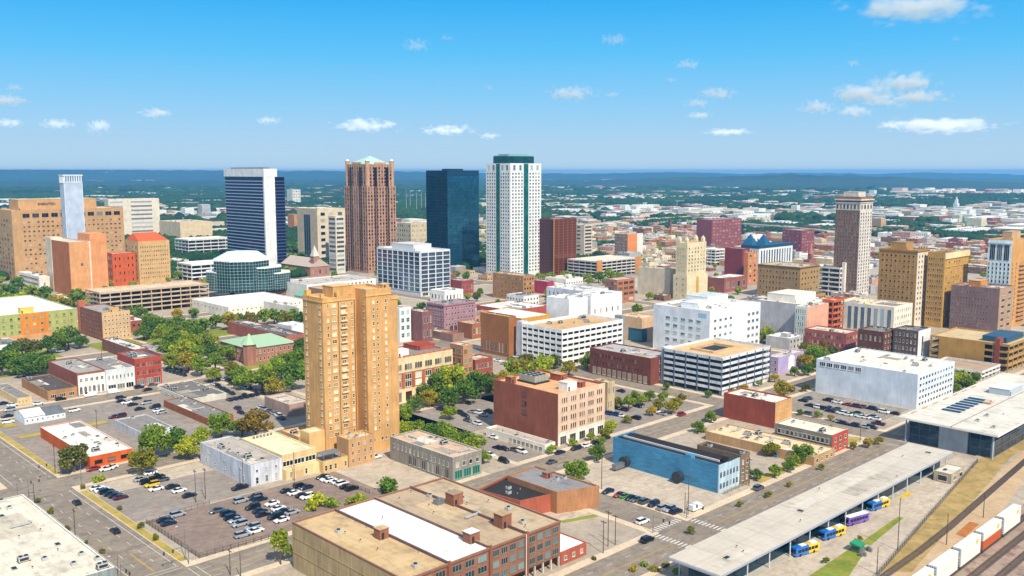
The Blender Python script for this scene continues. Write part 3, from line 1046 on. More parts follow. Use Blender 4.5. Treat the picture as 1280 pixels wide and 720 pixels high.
# red brick office with a pale street face
def redoffice():
    b = Bld('brick_office', 'five-storey red brick block with a pale pink street front and roof machinery', 'office building', (697, 558, 493, 617, 755))
    b.mass(wallm('#a2583a', 'brick'), roofm('#dba878'), par=1.0)
    W, D, h = b.W, b.D, b.h
    m = MB()
    m.box(0, -.25, 5.6, W, -.003, h + .2)
    b.part(m, 'street_front', wallm('#e2bfa2', 'plain'), 'pale pink masonry front')
    m = MB()
    m.box(0, -.4, -.3, W, -.003, 5.4)
    m.box(-.05, -.55, 5.4, W + .05, -.003, 5.75)
    b.part(m, 'shop_front_wall', wallm('#e9ddcc', 'clean'))
    fr = plain('#cdb59c', .7)
    for r in range(4):
        z = 6.6 + r * 4.1
        for g in range(5):
            n = 3 if 0 < g < 4 else 3
            for k in range(n):
                q = W * (.06 + .188 * g) + .7 + k * 1.35
                b.wins.append((win_mesh(.85, 2.4, 'd', GL_D, fr), (q, -.26, z), 0, z, 'd'))
    for i in range(5):
        link('shop_window', win_mesh(W * .12, 3.6, 'tri', GL_D, plain('#9fa09a', .6)), b.root, (W * (.1 + .2 * i), -.41, .5))
    for r in range(3):
        for k in range(2):
            link('window', win_mesh(1.1, 2.0, 'd', GL_D, plain('#6a4030', .7)), b.root, (0, D * .5 - .8 + k * 1.6, 10.6 + r * 4.1), -math.pi / 2)
    z = h - .94
    b.hut(wallm('#a2583a', 'brick'), roofm('#b98a5c'), 1.0, D - 11, 4, D - 7, z, z + 3.4)
    b.hut(wallm('#f2efe8', 'clean'), roofm('#d8cfc0'), W * .3, 3, W * .5, 8.5, z, z + 4.0, 'white_penthouse')
    b.hut(wallm('#a2583a', 'brick'), roofm('#c99868'), W * .7, D * .45, W * .84, D * .62, z, z + 3.2)
    b.hut(wallm('#a54f38', 'brick'), roofm('#b98a6c'), W * .6, 4, W * .72, 8, z, z + 2.6)
    m = MB()
    for k in range(4):
        x = W * .28 + k * 2.2
        m.box(x, D * .55, z + .8, x + 2.0, D * .8, z + 3.6)
        for q in range(3):
            m.cyl(x + 1.0, D * (.59 + .08 * q), z + 3.6, z + 4.0, .8, n=10, mi=1)
    m.box(W * .26, D * .53, z + .3, W * .28 + 9.2, D * .82, z + .7, 1)
    b.part(m, 'cooling_tower', [plain('#a9ada2', .5, .3), DARKM])
    b.done()
    simple('strip_shop', 'low white-roofed shop strip in front of the red brick office block', 'shop', (681, 567, 556, 607.5, 694), '#efe8da', '#b9a998',
           [F('L', 8, 1, .7, .75, 'tri', .2, 1.1, .03, .4)], 'clean', 4, .9, cap='#f4f1ea')
    simple('concrete_store', 'tan two-storey building half hidden behind the red brick office block', 'store', (759, 517, 478, 742, 768), '#cbb489', '#dcc89a',
           [F('R', 3, 2, .4, .5)], 'dirty', 2, .8)
redoffice()

# long building with arcaded cream top behind the tower
def longblock():
    b = Bld('brick_apartment_block', 'long cream and orange brick block with arched top windows right of the tower', 'apartment block', (478, 508, 452, 440, 566))
    W, D, h = b.W, b.D, b.h
    b.mass(wallm('#c9743a', 'brick'), roofm('#8f8a86'), par=1.0, cap=wallm('#efdcb8', 'clean'))
    m = MB()
    m.box(0, -.2, h * .66, W, -.003, h)
    m.box(0, -.25, -.3, W, -.003, h * .3)
    b.part(m, 'cream_facing', wallm('#ead2a4', 'plain'))
    n = 7
    fr = plain('#efe2c8', .6)
    for i in range(n):
        q = W * (i + .5) / n
        for k in (-1, 0, 1):
            b.wins.append((win_mesh(W / n * .2, h * .14, 'arch', GL_D, fr), (q + k * W / n * .24, -.21, h * .72), 0, 9, 'a'))
        for r in range(2):
            b.wins.append((win_mesh(W / n * .62, h * .13, 'tri', GL_L, fr), (q, 0, h * (.33 + .165 * r)), 0, 8, 'a'))
        link('shop_window', win_mesh(W / n * .6, h * .2, 'tri', GL_D, plain('#a8473a', .7)), b.root, (q, -.26, .6))
    m = MB()
    for i in range(n + 1):
        x = min(max(W * i / n, .6), W - .6)
        m.box(x - .55, -.45, h * .3, x + .55, -.004, h * .66)
    b.part(m, 'pilaster', wallm('#bf6a34', 'brick'))
    for i in range(n):
        m = MB()
        m.box(W * (i + .12) / n, .1, h, W * (i + .88) / n, 1.0, h + .9)
        b.part(m, 'parapet_crest', wallm('#c9743a', 'brick'))
    b.hut(wallm('#f2eee6', 'clean'), roofm('#e8e4da'), W * .3, 5, W * .45, 11, h - .94, h + 3)
    b.hut(wallm('#b85038', 'brick'), roofm('#a8482e'), W * .72, 14, W * .98, D - 1, h - .94, h + 1.6)
    b.units(6)
    b.done()
    simple('brick_office', 'orange brick corner block with wide green-tinted windows at the end of the long block', 'office building', (579, 487, 432, 563, 591), '#c98a5a', '#e3d6c2',
           [F('R', 2, 4, .72, .6, 'tri', 3, 1.2, gl=GL_G, fr='#d8a878'), F('L', 2, 4, .7, .6, 'tri', 3, 1.2, gl=GL_G, fr='#d8a878')], 'brick', 1, .8, cap='#efe4d0')
    simple('brick_store', 'low red brick building with a pinkish roof beside the green-windowed corner block', 'store', (594, 482, 450, 577, 616), '#a8523c', '#d8b498',
           [F('R', 6, 2, .4, .5, 'd', 2, 1.2)], 'brick', 1, .7)
longblock()

# station hall and bus canopy on the right
def station():
    b = Bld('bus_canopy', 'very long low bus platform canopy with a pale flat roof at lower right', 'canopy', ab=(214, 138, 167.5, 18.2, 7.0))
    W, D, h = b.W, b.D, b.h
    m = MB()
    m.prism([(0, 0), (W, 0), (W, D), (0, D)], h - .9, h - .25)
    b.part(m, 'fascia', plain('#a9b0bd', .5, .2))
    m = MB()
    m.box(.25, .25, h - .249, W - .25, D - .25, h)
    b.roof_o = b.part(m, 'roof', roofm('#c8beae', True))
    m = MB()
    for i in range(1, 14):
        m.box(W * i / 14 - .05, .3, h + .002, W * i / 14 + .05, D - .3, h + .05)
    m.box(.3, D * .5 - .06, h + .051, W - .3, D * .5 + .06, h + .07)
    b.part(m, 'roof_seam', plain('#b5ab9a', .8))
    b.patches(['#c2b8a7', '#cec4b3', '#bab09f'], 5, h + .07)
    b.units(9, h, (2, 2, 5))
    for i in range(14):
        for y in (1.2, D - 1.5):
            m = MB()
            m.cyl(4 + i * (W - 8) / 13, y, -.2, h - .89, .22, n=8)
            b.part(m, 'column', plain('#c8ccd2', .5))
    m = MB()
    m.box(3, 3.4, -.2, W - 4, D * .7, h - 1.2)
    b.part(m, 'canopy_shade_block', tintglass('#1d3f50'))  # dark block widened under the canopy; its colour stands in for the shade
    m = MB()
    m.box(2, .6, -.2, W, D - .8, .2)
    b.part(m, 'platform', wallm('#b9b2a4', 'plain'))
    c = Bld('station_hall', 'large station hall with a broad white roof, skylights and glass walls at the right edge', 'station', ab=(404, 129.5, 130, 39.5, 11.5))
    W, D, h = c.W, c.D, c.h
    c.mass(wallm('#6d7880', 'plain'), roofm('#d5cdbf'), 3, 2, W - .8, D - 2, z1=h - .9, par=0)
    for i in (0, 6):
        m = MB()
        m.cyl(1.5, 1.5 + i * (D - 3) / 6, -.2, h - .91, .35, n=8)
        c.part(m, 'column', plain('#aab4bc', .5))
    m = MB()
    m.box(-1.4, -1.2, h - .9, W, D + 1.2, h - .2)
    m.box(-1.2, -1.0, h - .2, W, D + 1.0, h, 1)
    c.part(m, 'roof_slab', [plain('#e4e0d6', .6), roofm('#d9d1c3')])
    m = MB()
    m.box(-1.5, D * .44, h - .1, W, D * .45, h + .25)
    c.part(m, 'roof_joint', plain('#9a958c', .7))
    for i in range(7):
        m = MB()
        m.box(24 + i * 5.2, D * .6, h + .003, 26.6 + i * 5.2, D * .6 + 8, h + .4)
        c.part(m, 'skylight', tintglass('#2b3c52'))
    for i in range(7):
        m = MB()
        m.box(8 + i * 12, D - 1.4, h + .003, 13 + i * 12, D - .6, h + .25)
        c.part(m, 'roof_vent', plain('#b59a72', .8))
    c.hut(plain('#aeb9c2', .5), roofm('#e6e2da'), 74, D * .48, 92, D * .72, h, h + 3.2, 'penthouse')
    c.hut(wallm('#d9b48c', 'plain'), roofm('#d2c2a8'), 50, D * .5, 56, D * .58, h, h + 1.0, 'roof_unit')
    c.units(8, h, (1, 2, 1), 5, 2, W - 10, D * .4)
    for side in ('R', 'L'):
        c.curtain(side, 14 if side == 'R' else 8, 3, tintglass('#28455c'), plain('#5d6b77', .5), .3, h - 1.2, .02, .98, x0=3, y0=2, W=W - 4, D=D - 4)
    c.box('panel_wall', wallm('#a9b0b6', 'plain'), 1.6, D * .3, -.2, 2.99, D * .6, h - .95)
    c.done()
    d = simple('guard_kiosk', 'small flat-roofed beige kiosk at the far end of the bus yard', 'kiosk', None, '#b8ac92', '#d6cfc0', [F('L', 1, 1, .6, .7, 'd', .1, .6), F('R', 2, 1, .5, .6, 'd', .3, .6)], 'dirty', 1, .4, ab=(361, 130.8, 13, 6.6, 4.0))
station()

# right foreground: brick pair by the avenue
b = simple('brick_warehouse', 'plain red brick block with a cream roof and a yellowish end wall by the avenue', 'warehouse', (968, 536, 503.5, 904, 989), '#a64a2c', '#efe3d0',
           [F('R', 2, 2, .4, .4)], 'brick', 4, .8, fin=False)
b.box('end_wall', wallm('#d9a25a', 'brick'), .05, -.12, -.3, b.W - .05, -.003, b.h - .1)
b.done()
b = simple('tan_store', 'long low tan building with a cluttered cream roof along the leafy car park', 'store', (1017, 583, 571, 882, 1043), '#c49a64', '#e4c9a0',
           [F('R', 4, 1, .45, .6, 'w', .4, .8, gl=GL_D)], 'brick', 10, .5)
def redstrip():
    b = Bld('brick_shop', 'low brick shop with a cream roof, dark glazed flank and red painted end', 'shop', (1039, 568, 544, 968, 1059))
    b.mass(wallm('#8c8478', 'plain'), roofm('#efdfc4'), par=.5, cap=wallm('#e6dcc8', 'clean'))
    m = MB()
    m.box(0, -.2, -.3, b.W, -.003, b.h)
    b.part(m, 'red_front', wallm('#c24a2e', 'brick'), 'bright red painted end wall')
    b.face(F('R', 3, 2, .4, .5, 'w', .5, .8), y0=-.21)
    b.face(F('L', 12, 1, .8, .5, 'd', 3.2, .9, gl=GL_D, fr='#d8d2c4'))
    b.face(F('L', 12, 1, .6, .6, 'd', .2, 4.6, gl=GL_D, fr='#d8d2c4'))
    b.units(4, b.h - .44)
    b.done()
redstrip()
# ------------------------------------------------------------------ middle distance
simple('white_office_block', 'big white windowless-sided block with a row of small top windows beside the white-roofed station', 'office building', (1145, 513, 468, 1019, 1191), '#dfe6ec', '#ece3d0',
       [F('R', 12, 5, .62, .55, 'd', 1, 1.2, fr='#eef0f0', gl=glassm('#3c4a58', '#8a98a4', .3)), F('L', 6, 1, .8, .8, 'tri', 14.6, 1.0, .53, .03, fr='#dfe3e6', gl=GL_D)], 'clean', 5, .8)

def whitelow():
    g = garage('parking_garage', 'blue-grey and white parking garage with a tan rooftop deck in the centre right', 'parking garage', (901, 495, 448, 828, 962), 6, '#dfe1e2', '#b7b4ae', '#d9b787', 8.5, 1.5, 1.0, pilaster='#56697a')
    W, D, h = g.W, g.D, g.h
    g.box('stair_tower', wallm('#cfd0cf', 'plain'), 1, D + .01, -.3, 9, D + 2.2, h + .6)
    m = MB()
    z = h - 1.0
    m.box(W * .25, D * .35, z + .004, W * .3, D * .75, z + 1.1)
    m.box(W * .7, D * .35, z + .004, W * .75, D * .75, z + 1.1)
    m.box(W * .301, D * .35, z + .005, W * .699, D * .37, z + 1.1)
    m.box(W * .301, D * .73, z + .005, W * .699, D * .75, z + 1.1)
    g.part(m, 'ramp_wall', wallm('#d2b084', 'plain'))
    g.box('ramp_opening', DARKM, W * .31, D * .38, z + .004, W * .69, D * .72, z + .03)
    g.box('shop_base', wallm('#d8d4ca', 'plain'), .9, .9, -.25, W - .9, 1.6, 3.0)
whitelow()
simple('brick_office', 'brown brick three-storey block with cream ground floor left of the blue-grey garage', 'office building', (813, 482, 448, 737, 842), '#84442f', '#b9b0ac',
       [F('L', 18, 2, .42, .5, 'arch', 5.2, 1.4, .12, .02, gl=GL_D, fr='#8f5a44'), F('L', 11, 1, .62, .8, 'tri', .2, 10.5, gl=GL_D, fr='#e4d6bd'), F('R', 1, 3, .3, .4)], 'brick', 2, .7)
b = simple('white_office_block', 'tall all-white block with scattered window groups above the blue-grey parking garage', 'office building', (886, 447, 389, 816, 949), '#e6eaec', '#e6e2da',
           [F('L', 5, 5, .55, .4, 'tri', 1, 5.5, .12, .2, gl=GL_G, fr='#cfd4d6'), F('R', 4, 5, .45, .35, 'dbl', 1, 4.5, .05, .55, gl=GL_D, fr='#cfd4d6'), F('R', 3, 5, .6, .45, 'tri', 1, 4.5, .72, .02, gl=GL_D, fr='#cfd4d6')], 'clean', 8, 1.0, cap='#f2f3f2', fin=False)
b.hut(wallm('#eef0f0', 'clean'), roofm('#dcd9d2'), b.W * .1, b.D * .3, b.W * .4, b.D * .6, b.h - .9, b.h + 3)
b.hut(wallm('#eef0f0', 'clean'), roofm('#c9d0cc'), b.W * .5, b.D * .5, b.W * .9, b.D * .9, b.h - .9, b.h + 4)
b.box('top_window', GL_B, -.05, b.D * .06, b.h - 5.2, -.004, b.D * .2, b.h - 2.2)
b.done()

g = garage('parking_garage', 'white parking garage with square openings and a tan roof, in the centre behind the trees', 'parking garage', (702, 459, 414, 652, 778), 6, '#f2f0ea', '#cfc8ba', '#cfa878', 5.2, 2.0, 1.0, pilaster='#f4f2ec')
g.box('stair_tower', wallm('#c9c8cc', 'plain'), .3, g.D + .01, -.3, 6, g.D + 5, g.h + 1.6)
g.box('stair_tower', wallm('#8f949a', 'plain'), g.W + .01, 1, -.3, g.W + 3.5, 7, g.h + 3)
g.units(6, g.h - 1.0, (0, 3, 1), 4, 12)
simple('ochre_block', 'tall blank ochre brown block in the centre, left of the white garage', 'office building', (636, 447, 396, 601, 645), '#a8682c', '#d2a870', [F('L', 8, 1, .4, .6, 'arch', .4, 16)], 'brick', 3, .9)
simple('ochre_hall', 'low ochre hall with a bright white roof behind the white parking garage', 'hall', (652, 428, 398, 600, 687), '#d49a3c', '#f4f2ec', [], 'plain', 0, .5)
simple('white_store', 'stepped bright white block with a blank wall in the very centre', 'store', (711, 424, 374, 683, 734), '#f2f2ee', '#f0eee8', [], 'clean', 3, .6)
simple('white_store', 'wider bright white block with a ragged roofline just right of the stepped white one', 'store', (738, 418, 370, 716, 777), '#efefec', '#efece6', [F('R', 5, 1, .2, .2, 'd', 8, 3)], 'clean', 3, .6)
simple('grey_office', 'pale grey-white block with terraces and small windows behind the centre white blocks', 'office building', (728, 400, 364, 683, 760), '#cfd3d8', '#d9d6d0', [F('R', 6, 3, .5, .5), F('L', 8, 3, .3, .4)], 'plain', 6, .8)
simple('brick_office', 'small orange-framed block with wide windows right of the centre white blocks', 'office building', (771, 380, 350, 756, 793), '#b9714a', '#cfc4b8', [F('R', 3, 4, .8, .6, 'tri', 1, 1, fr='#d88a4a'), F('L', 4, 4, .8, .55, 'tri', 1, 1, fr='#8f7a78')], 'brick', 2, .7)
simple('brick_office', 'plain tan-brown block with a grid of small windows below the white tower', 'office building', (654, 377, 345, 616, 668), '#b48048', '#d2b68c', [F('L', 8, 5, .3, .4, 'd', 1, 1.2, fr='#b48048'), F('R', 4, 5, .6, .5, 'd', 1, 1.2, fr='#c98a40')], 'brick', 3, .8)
simple('magenta_store', 'low magenta red building right of the plain tan-brown block', 'store', (684, 368, 352, 666, 692), '#b03a52', '#d8c8bc', [], 'plain', 1, .5)
simple('brick_store', 'small dark red store left of the plain tan-brown block', 'store', (577, 368, 351, 562, 592), '#a4443a', '#c9b8a8', [F('R', 4, 1, .4, .4)], 'brick', 2, .5)
simple('white_store', 'small white two-storey store just right of the white-gridded office cube', 'store', (556, 380, 364, 538, 579), '#f0efe9', '#e3ddd2', [F('R', 5, 1, .4, .4), F('L', 4, 1, .4, .4)], 'clean', 2, .6)
simple('pink_office', 'pinkish purple five-storey block with white-trimmed ground floor right of the tall tan tower', 'office building', (555, 419, 381, 534, 594), '#b0828a', '#9a8c8a',
       [F('R', 10, 4, .45, .5, 'd', 5.5, 1.5, fr='#d9c2c0', gl=GL_D), F('L', 6, 4, .45, .5, 'd', 5.5, 1.5, fr='#d9c2c0', gl=GL_D), F('R', 7, 1, .6, .6, 'arch', .4, 14.5, fr='#e8dcd4')], 'brick', 5, .8, cornice='#a06a74')
simple('brick_store', 'plain dull maroon brick building left of the pinkish purple block', 'store', (528, 428, 390, 511, 541), '#8d5a55', '#d6c2ae', [F('R', 3, 2, .4, .5)], 'brick', 2, .6)
simple('white_office_block', 'narrow white-fronted building with four green windows right of the tall tan tower', 'office building', (500, 428, 385, 488, 514), '#e9efec', '#d9b08c', [F('R', 2, 4, .6, .6, 'dbl', 2, 1, gl=GL_G, fr='#e9efec')], 'clean', 1, .6)
simple('rust_store', 'long low store with a rust-brown roof behind the long cream and orange block', 'store', (566, 428, 418, 520, 580), '#9a7868', '#9c5f42', [], 'brick', 2, .5)
simple('brick_store', 'low orange-brown store with a flat tan roof beside the ochre block', 'store', (590, 424, 405, 572, 606), '#a8663a', '#cfa888', [F('R', 4, 1, .5, .5)], 'brick', 2, .5)
simple('white_store', 'low long red brick store with a white roof before the tan-brown block', 'store', (640, 402, 388, 596, 684), '#b0503c', '#efece6', [], 'brick', 4, .5)
simple('brick_store', 'small red brick store with a hipped look right of the pinkish purple block', 'store', (622, 412, 398, 604, 632), '#a8563c', '#d8cabc', [], 'brick', 2, .5)

# office cube with white grid
def cube():
    b = Bld('office_block', 'white-gridded grey glass office cube in front of the dark towers', 'office building', (526, 371, 314, 472, 563))
    W, D, h = b.W, b.D, b.h
    b.mass(wallm('#d7d8da', 'clean'), roofm('#e0dcd4'), par=1.2, pt=.8)
    wh = plain('#dfe2e6', .6)
    b.curtain('R', 4, 9, tintglass('#5a6c7c'), wh, 4.5, h - 1.6, .01, .99, mw=.9, hw=.6, proud=.4)
    b.curtain('L', 8, 9, tintglass('#4d6478'), wh, 4.5, h - 1.6, .01, .99, mw=.9, hw=.4, proud=.4)
    b.hut(plain('#c9cbcd', .6), roofm('#d2cfc8'), W * .15, D * .25, W * .75, D * .75, h - 1.1, h + 5, 'penthouse')
    b.face(F('R', 4, 1, .8, .7, 'band', .2, h - 4.2, gl=GL_D))
    b.units(4, h - 1.1, x1=W * .9)
    b.done()
cube()

# ------------------------------------------------------------------ the towers
def darkglass():
    b = Bld('glass_tower', 'dark blue-green glass tower standing left of the white tower', 'tower', (560, 338, 213, 534, 599))
    W, D, h = b.W, b.D, b.h
    wm = plain('#12344a', .3, .3)
    b.mass(wm, roofm('#4a5258'), par=1.5)
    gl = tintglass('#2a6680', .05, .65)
    mu = plain('#123246', .35, .3)
    b.curtain('R', 22, 30, gl, mu, 2, h - 6.5, 0, 1, mw=.2, hw=.5)
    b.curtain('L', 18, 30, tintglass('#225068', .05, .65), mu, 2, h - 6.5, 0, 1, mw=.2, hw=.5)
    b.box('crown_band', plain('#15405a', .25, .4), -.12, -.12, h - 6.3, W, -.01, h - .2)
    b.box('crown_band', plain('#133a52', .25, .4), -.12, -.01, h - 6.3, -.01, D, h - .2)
    b.hut(plain('#20323e', .5), roofm('#4a5258'), W * .3, D * .3, W * .7, D * .7, h - 1.4, h + 2, 'penthouse')
    b.units(3, h - 1.4)
    b.done()
darkglass()

def whitetower():
    b = Bld('office_tower', 'tallest white tower with green glass stripes and a dark green crown', 'tower', (638, 347, 204, 608, 676))
    W, D, h = b.W, b.D, b.h
    wm = wallm('#e2e4e0', 'clean')
    b.mass(wm, roofm('#b8bcb8'), par=1.0)
    gr = tintglass('#1f746c', .08, .5)
    gd = plain('#104a4a', .4)
    fr = plain('#e9ebe8', .6)
    n = 30
    for side, L in (('R', W), ('L', D)):
        b.curtain(side, 2, 34, gr, gd, 1, h - .4, .425, .575, mw=.2, hw=.3)
        for s0, s1, c in ((.03, .585, 4), (.585, .03, 4)):
            for j in range(n):
                z = 5 + (h - 14) * j / n
                a0, a1 = L * s0, L * (1 - s1)
                for i in range(c):
                    q = a0 + (a1 - a0) * (i + .5) / c
                    me = win_mesh(2.3, 2.3, 'd', GL_D, fr)
                    if side == 'R':
                        b.wins.append((me, (q, 0, z), 0, z, 'd'))
                    else:
                        b.wins.append((me, (0, q, z), -math.pi / 2, z, 'd'))
            for i in range(2):
                q = L * s0 + (L * (1 - s1) - L * s0) * (i + .5) / 2
                me = win_mesh(3.6, 6.0, 'dbl', GL_G, fr)
                b.wins.append((me, (q, 0, h - 8), 0, 999, 'd') if side == 'R' else (me, (0, q, h - 8), -math.pi / 2, 999, 'd'))
    m = MB()
    c = 5
    x0, y0, x1, y1 = 3.5, 3.5, W - 3.5, D - 3.5
    oc = [(x0 + c, y0), (x1 - c, y0), (x1, y0 + c), (x1, y1 - c), (x1 - c, y1), (x0 + c, y1), (x0, y1 - c), (x0, y0 + c)]
    m.prism(oc, h - .9, h + 8, 0)
    b.part(m, 'crown', tintglass('#0f4a4c', .12, .4))
    m = MB()
    cx, cy = W / 2, D / 2
    m.prism([(cx + (p[0] - cx) * .96, cy + (p[1] - cy) * .96) for p in oc], h + 8.01, h + 8.8, 0)
    m.prism([(cx + (p[0] - cx) * .75, cy + (p[1] - cy) * .75) for p in oc], h + 8.81, h + 10.5, 0)
    b.part(m, 'crown_roof', plain('#7fa8a0', .5))
    b.done()
whitetower()

def browntower():
    b = Bld('office_tower', 'tall brown-pink stone tower with round corner turrets and a pale green pyramid roof', 'tower', (461, 342, 205, 433, 496))
    W, D, h = b.W, b.D, b.h
    st = wallm('#a87f66', 'plain')
    st2 = wallm('#c99c78', 'plain')
    dk = plain('#1c1a20', .15, .2)
    b.mass(st, roofm('#8a7a6c'), 0, 0, W, D, z1=h * .8, par=.6)
    b.mass(st, roofm('#8a7a6c'), 1.2, 1.2, W - 1.2, D - 1.2, z0=h * .78, z1=h, par=.6, name='upper_wall')
    fr = plain('#9a6c54', .7)
    for side, L in (('R', W), ('L', D)):
        cols = 10
        m = MB()
        for i in range(cols + 1):
            q = min(max(L * i / cols, .5), L - .5)
            if side == 'R':
                m.box(q - .4, -.22, -.3, q + .4, -.003, h * .8 - .4)
            else:
                m.box(-.22, q - .4, -.3, -.003, q + .4, h * .8 - .4)
        for i in range(1, cols):
            q = L * i / cols
            if 2.6 < q < L - 2.6:
                if side == 'R':
                    m.box(q - .4, .95, h * .8, q + .4, 1.197, h - .3)
                else:
                    m.box(.95, q - .4, h * .8, 1.197, q + .4, h - .3)
        b.part(m, 'pier', st2)
        b.curtain(side, 2, 26, plain('#15151b', .1, .3), plain('#2a2226', .4), 3, h * .97, .25, .34, mw=.15, hw=.3, proud=.3)
        b.curtain(side, 2, 26, plain('#15151b', .1, .3), plain('#2a2226', .4), 3, h * .97, .66, .75, mw=.15, hw=.3, proud=.3)
        for j in range(30):
            z = 4 + (h - 6) * j / 30
            up = z > h * .79
            for i in range(cols):
                q = L * (i + .5) / cols
                if up and not 3 < q < L - 3:
                    continue
                o = 1.2 if up else 0
                me = win_mesh(L / cols * .55, 2.6, 'd', GL_D, fr)
                b.wins.append((me, (q, o, z), 0, z, 'd') if side == 'R' else (me, (o, q, z), -math.pi / 2, z, 'd'))
    for x, y in ((3, 3), (W - 3, 3), (3, D - 3), (W - 3, D - 3)):
        m = MB()
        m.cyl(x, y, h * .8, h + 3.0, 2.5, n=12)
        m.cyl(x, y, h + 3.001, h + 3.8, 3.0, n=12)
        m.cyl(x, y, h + 3.801, h + 5.2, 2.4, 1.6, n=12, mi=1)
        m.cyl(x, y, h + 5.201, h + 6.0, 1.6, .3, n=12, mi=1)
        b.part(m, 'turret', [st2, plain('#e6d8c8', .6)])
    m = MB()
    x0, y0, x1, y1 = 4, 4, W - 4, D - 4
    n = len(m.v)
    m.v += [(x0, y0, h), (x1, y0, h), (x1, y1, h), (x0, y1, h), (W / 2, D / 2, h + 10)]
    m.f += [(0, 1, 4), (1, 2, 4), (2, 3, 4), (3, 0, 4), (3, 2, 1, 0)]
    m.m += [0] * 5
    b.part(m, 'pyramid_roof', plain('#a9cdbc', .6))
    for side in ('R', 'L'):
        m = MB()
        if side == 'R':
            m.box(W * .3, 1.2, h, W * .7, 2.2, h + 2.2)
        else:
            m.box(1.2, D * .3, h, 2.2, D * .7, h + 2.2)
        b.part(m, 'gable', st2)
    b.done()
browntower()

def striped():
    b = Bld('office_tower', 'blue and white striped tower with a thick white cap and white corner pillar', 'tower', (334, 338, 211, 285, 359))
    W, D, h = b.W, b.D, b.h
    dk = plain('#141c3c', .12, .3)
    b.mass(dk, roofm('#cfcac2'), .4, .4, W * .6, D, z1=h - 1, par=.5)
    b.mass(dk, roofm('#cfcac2'), W * .6 + .003, .403, W, D - .4, z1=h - 10, par=.5, name='lower_wall')
    n = 27
    for j in range(n):
        z = 4 + (h - 15.5) * j / n
        m = MB()
        m.box(0, 0, z, W + .3, .39, z + .8, 1)
        m.box(0, .39, z, .39, D, z + 1.1)
        b.part(m, 'stripe', [plain('#a8b0d0', .4), plain('#56608a', .4)])  # stripe colours offset the sun: darker on the sunlit side, paler in shade
    wh = wallm('#eeece8', 'clean')
    m = MB()
    m.box(-.8, -.8, h - 9.5, W * .62, D + .4, h)
    b.part(m, 'cap', wh)
    m = MB()
    m.box(-.6, -.6, -.3, W * .5, 2.2, h - 9.51)
    b.part(m, 'corner_pillar', wh)
    m = MB()
    for k in range(8):
        m.box(2, 6 + k * 3.4, h, 7, 8 + k * 3.4, h + 1.2)
    m.box(5, 8, h, 12, D - 8, h + 1.8)
    b.part(m, 'roof_unit', METAL)
    b.done()
striped()

def cityfed():
    b = Bld('office_tower', 'slender brown and white stone tower with a bracketed cornice standing alone at right', 'tower', (1070, 372, 246, 1040, 1085))
    W, D, h = b.W, b.D, b.h
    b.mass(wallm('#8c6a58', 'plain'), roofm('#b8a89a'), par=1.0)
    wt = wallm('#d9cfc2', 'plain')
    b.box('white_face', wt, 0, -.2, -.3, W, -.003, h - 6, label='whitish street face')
    m = MB()
    m.box(-.25, -.25, h - 13, W + .2, D, h - 6)
    m.box(-1.4, -1.4, h - 3.6, W + 1.2, D + 1, h - 2.4)
    m.box(-.9, -.9, h - 6, W + .8, D + .6, h - 5.4)
    b.part(m, 'cornice', wt)
    b.hut(wt, roofm('#c2b8ac'), W * .2, D * .2, W * .8, D * .8, h - .9, h + 4.5, 'penthouse')
    fr = plain('#b49a88', .7)
    for j in range(24):
        z = 4 + (h - 18) * j / 24
        for i in range(9):
            b.wins.append((win_mesh(D / 9 * .42, 2.3, 'd', GL_D, fr), (0, D * (i + .5) / 9, z), -math.pi / 2, z, 'd'))
        for i in range(5):
            b.wins.append((win_mesh(W / 5 * .4, 2.3, 'd', GL_D, plain('#d8cec0', .7)), (W * (i + .5) / 5, -.2, z), 0, z, 'd'))
    for i in range(7):
        b.wins.append((win_mesh(D / 7 * .5, 4.2, 'arch', GL_D, fr), (-.25, D * (i + .5) / 7, h - 11.6), -math.pi / 2, h, 'd'))
    for i in range(4):
        b.wins.append((win_mesh(W / 4 * .5, 4.2, 'arch', GL_D, fr), (W * (i + .5) / 4, -.25, h - 11.6), 0, h, 'd'))
    b.done()
cityfed()

b = simple('copper_tower', 'square brown copper-coloured tower right of the white tower', 'tower', (692, 345, 274, 674, 720), '#6f3526', '#7a6a60', [], 'plain', 3, 1.0, fin=False)
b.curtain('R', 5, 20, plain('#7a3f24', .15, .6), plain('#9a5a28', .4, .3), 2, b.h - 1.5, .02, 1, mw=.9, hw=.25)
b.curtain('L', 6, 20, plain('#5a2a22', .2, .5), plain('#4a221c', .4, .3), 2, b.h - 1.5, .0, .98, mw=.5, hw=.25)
b.box('corner_fin', plain('#c98a3a', .4, .3), -.5, -.5, -.3, .3, .3, b.h)
simple('office_block', 'narrow cream tower with dark slot windows right of the copper-coloured tower', 'office building', (730, 325, 281, 716, 740), '#d8c8b0', '#d8cfc2', [F('R', 1, 10, .85, .5, 'band', 1, 1, gl=GL_D), F('L', 1, 9, .3, .4, 'band', 1, 1)], 'plain', 2, .8)
g = garage('parking_garage', 'grey parking garage with orange-brown corner piers right of the copper-coloured tower', 'parking garage', (746, 348, 327, 709, 801), 5, '#d6cfc4', '#b9b2a6', '#e2d8c8', 9, 1.3, 1.0)
g.box('corner_pier', wallm('#c98a4a', 'plain'), -.4, -.4, -.3, 9, .28, g.h + 1)
g.box('corner_pier', wallm('#c98a4a', 'plain'), g.W - 11, -.45, -.3, g.W + .1, .29, g.h + 1)
b = simple('brick_tower', 'orange and tan slab with a pale end strip behind the garage with orange piers', 'tower', (784, 322, 293, 768, 803), '#9a7a64', '#c9b8a2', [F('L', 6, 7, .5, .4, 'd', 1, 1), F('R', 4, 7, .35, .4, 'd', 1, 1, .05, .4)], 'plain', 2, .6, fin=False)
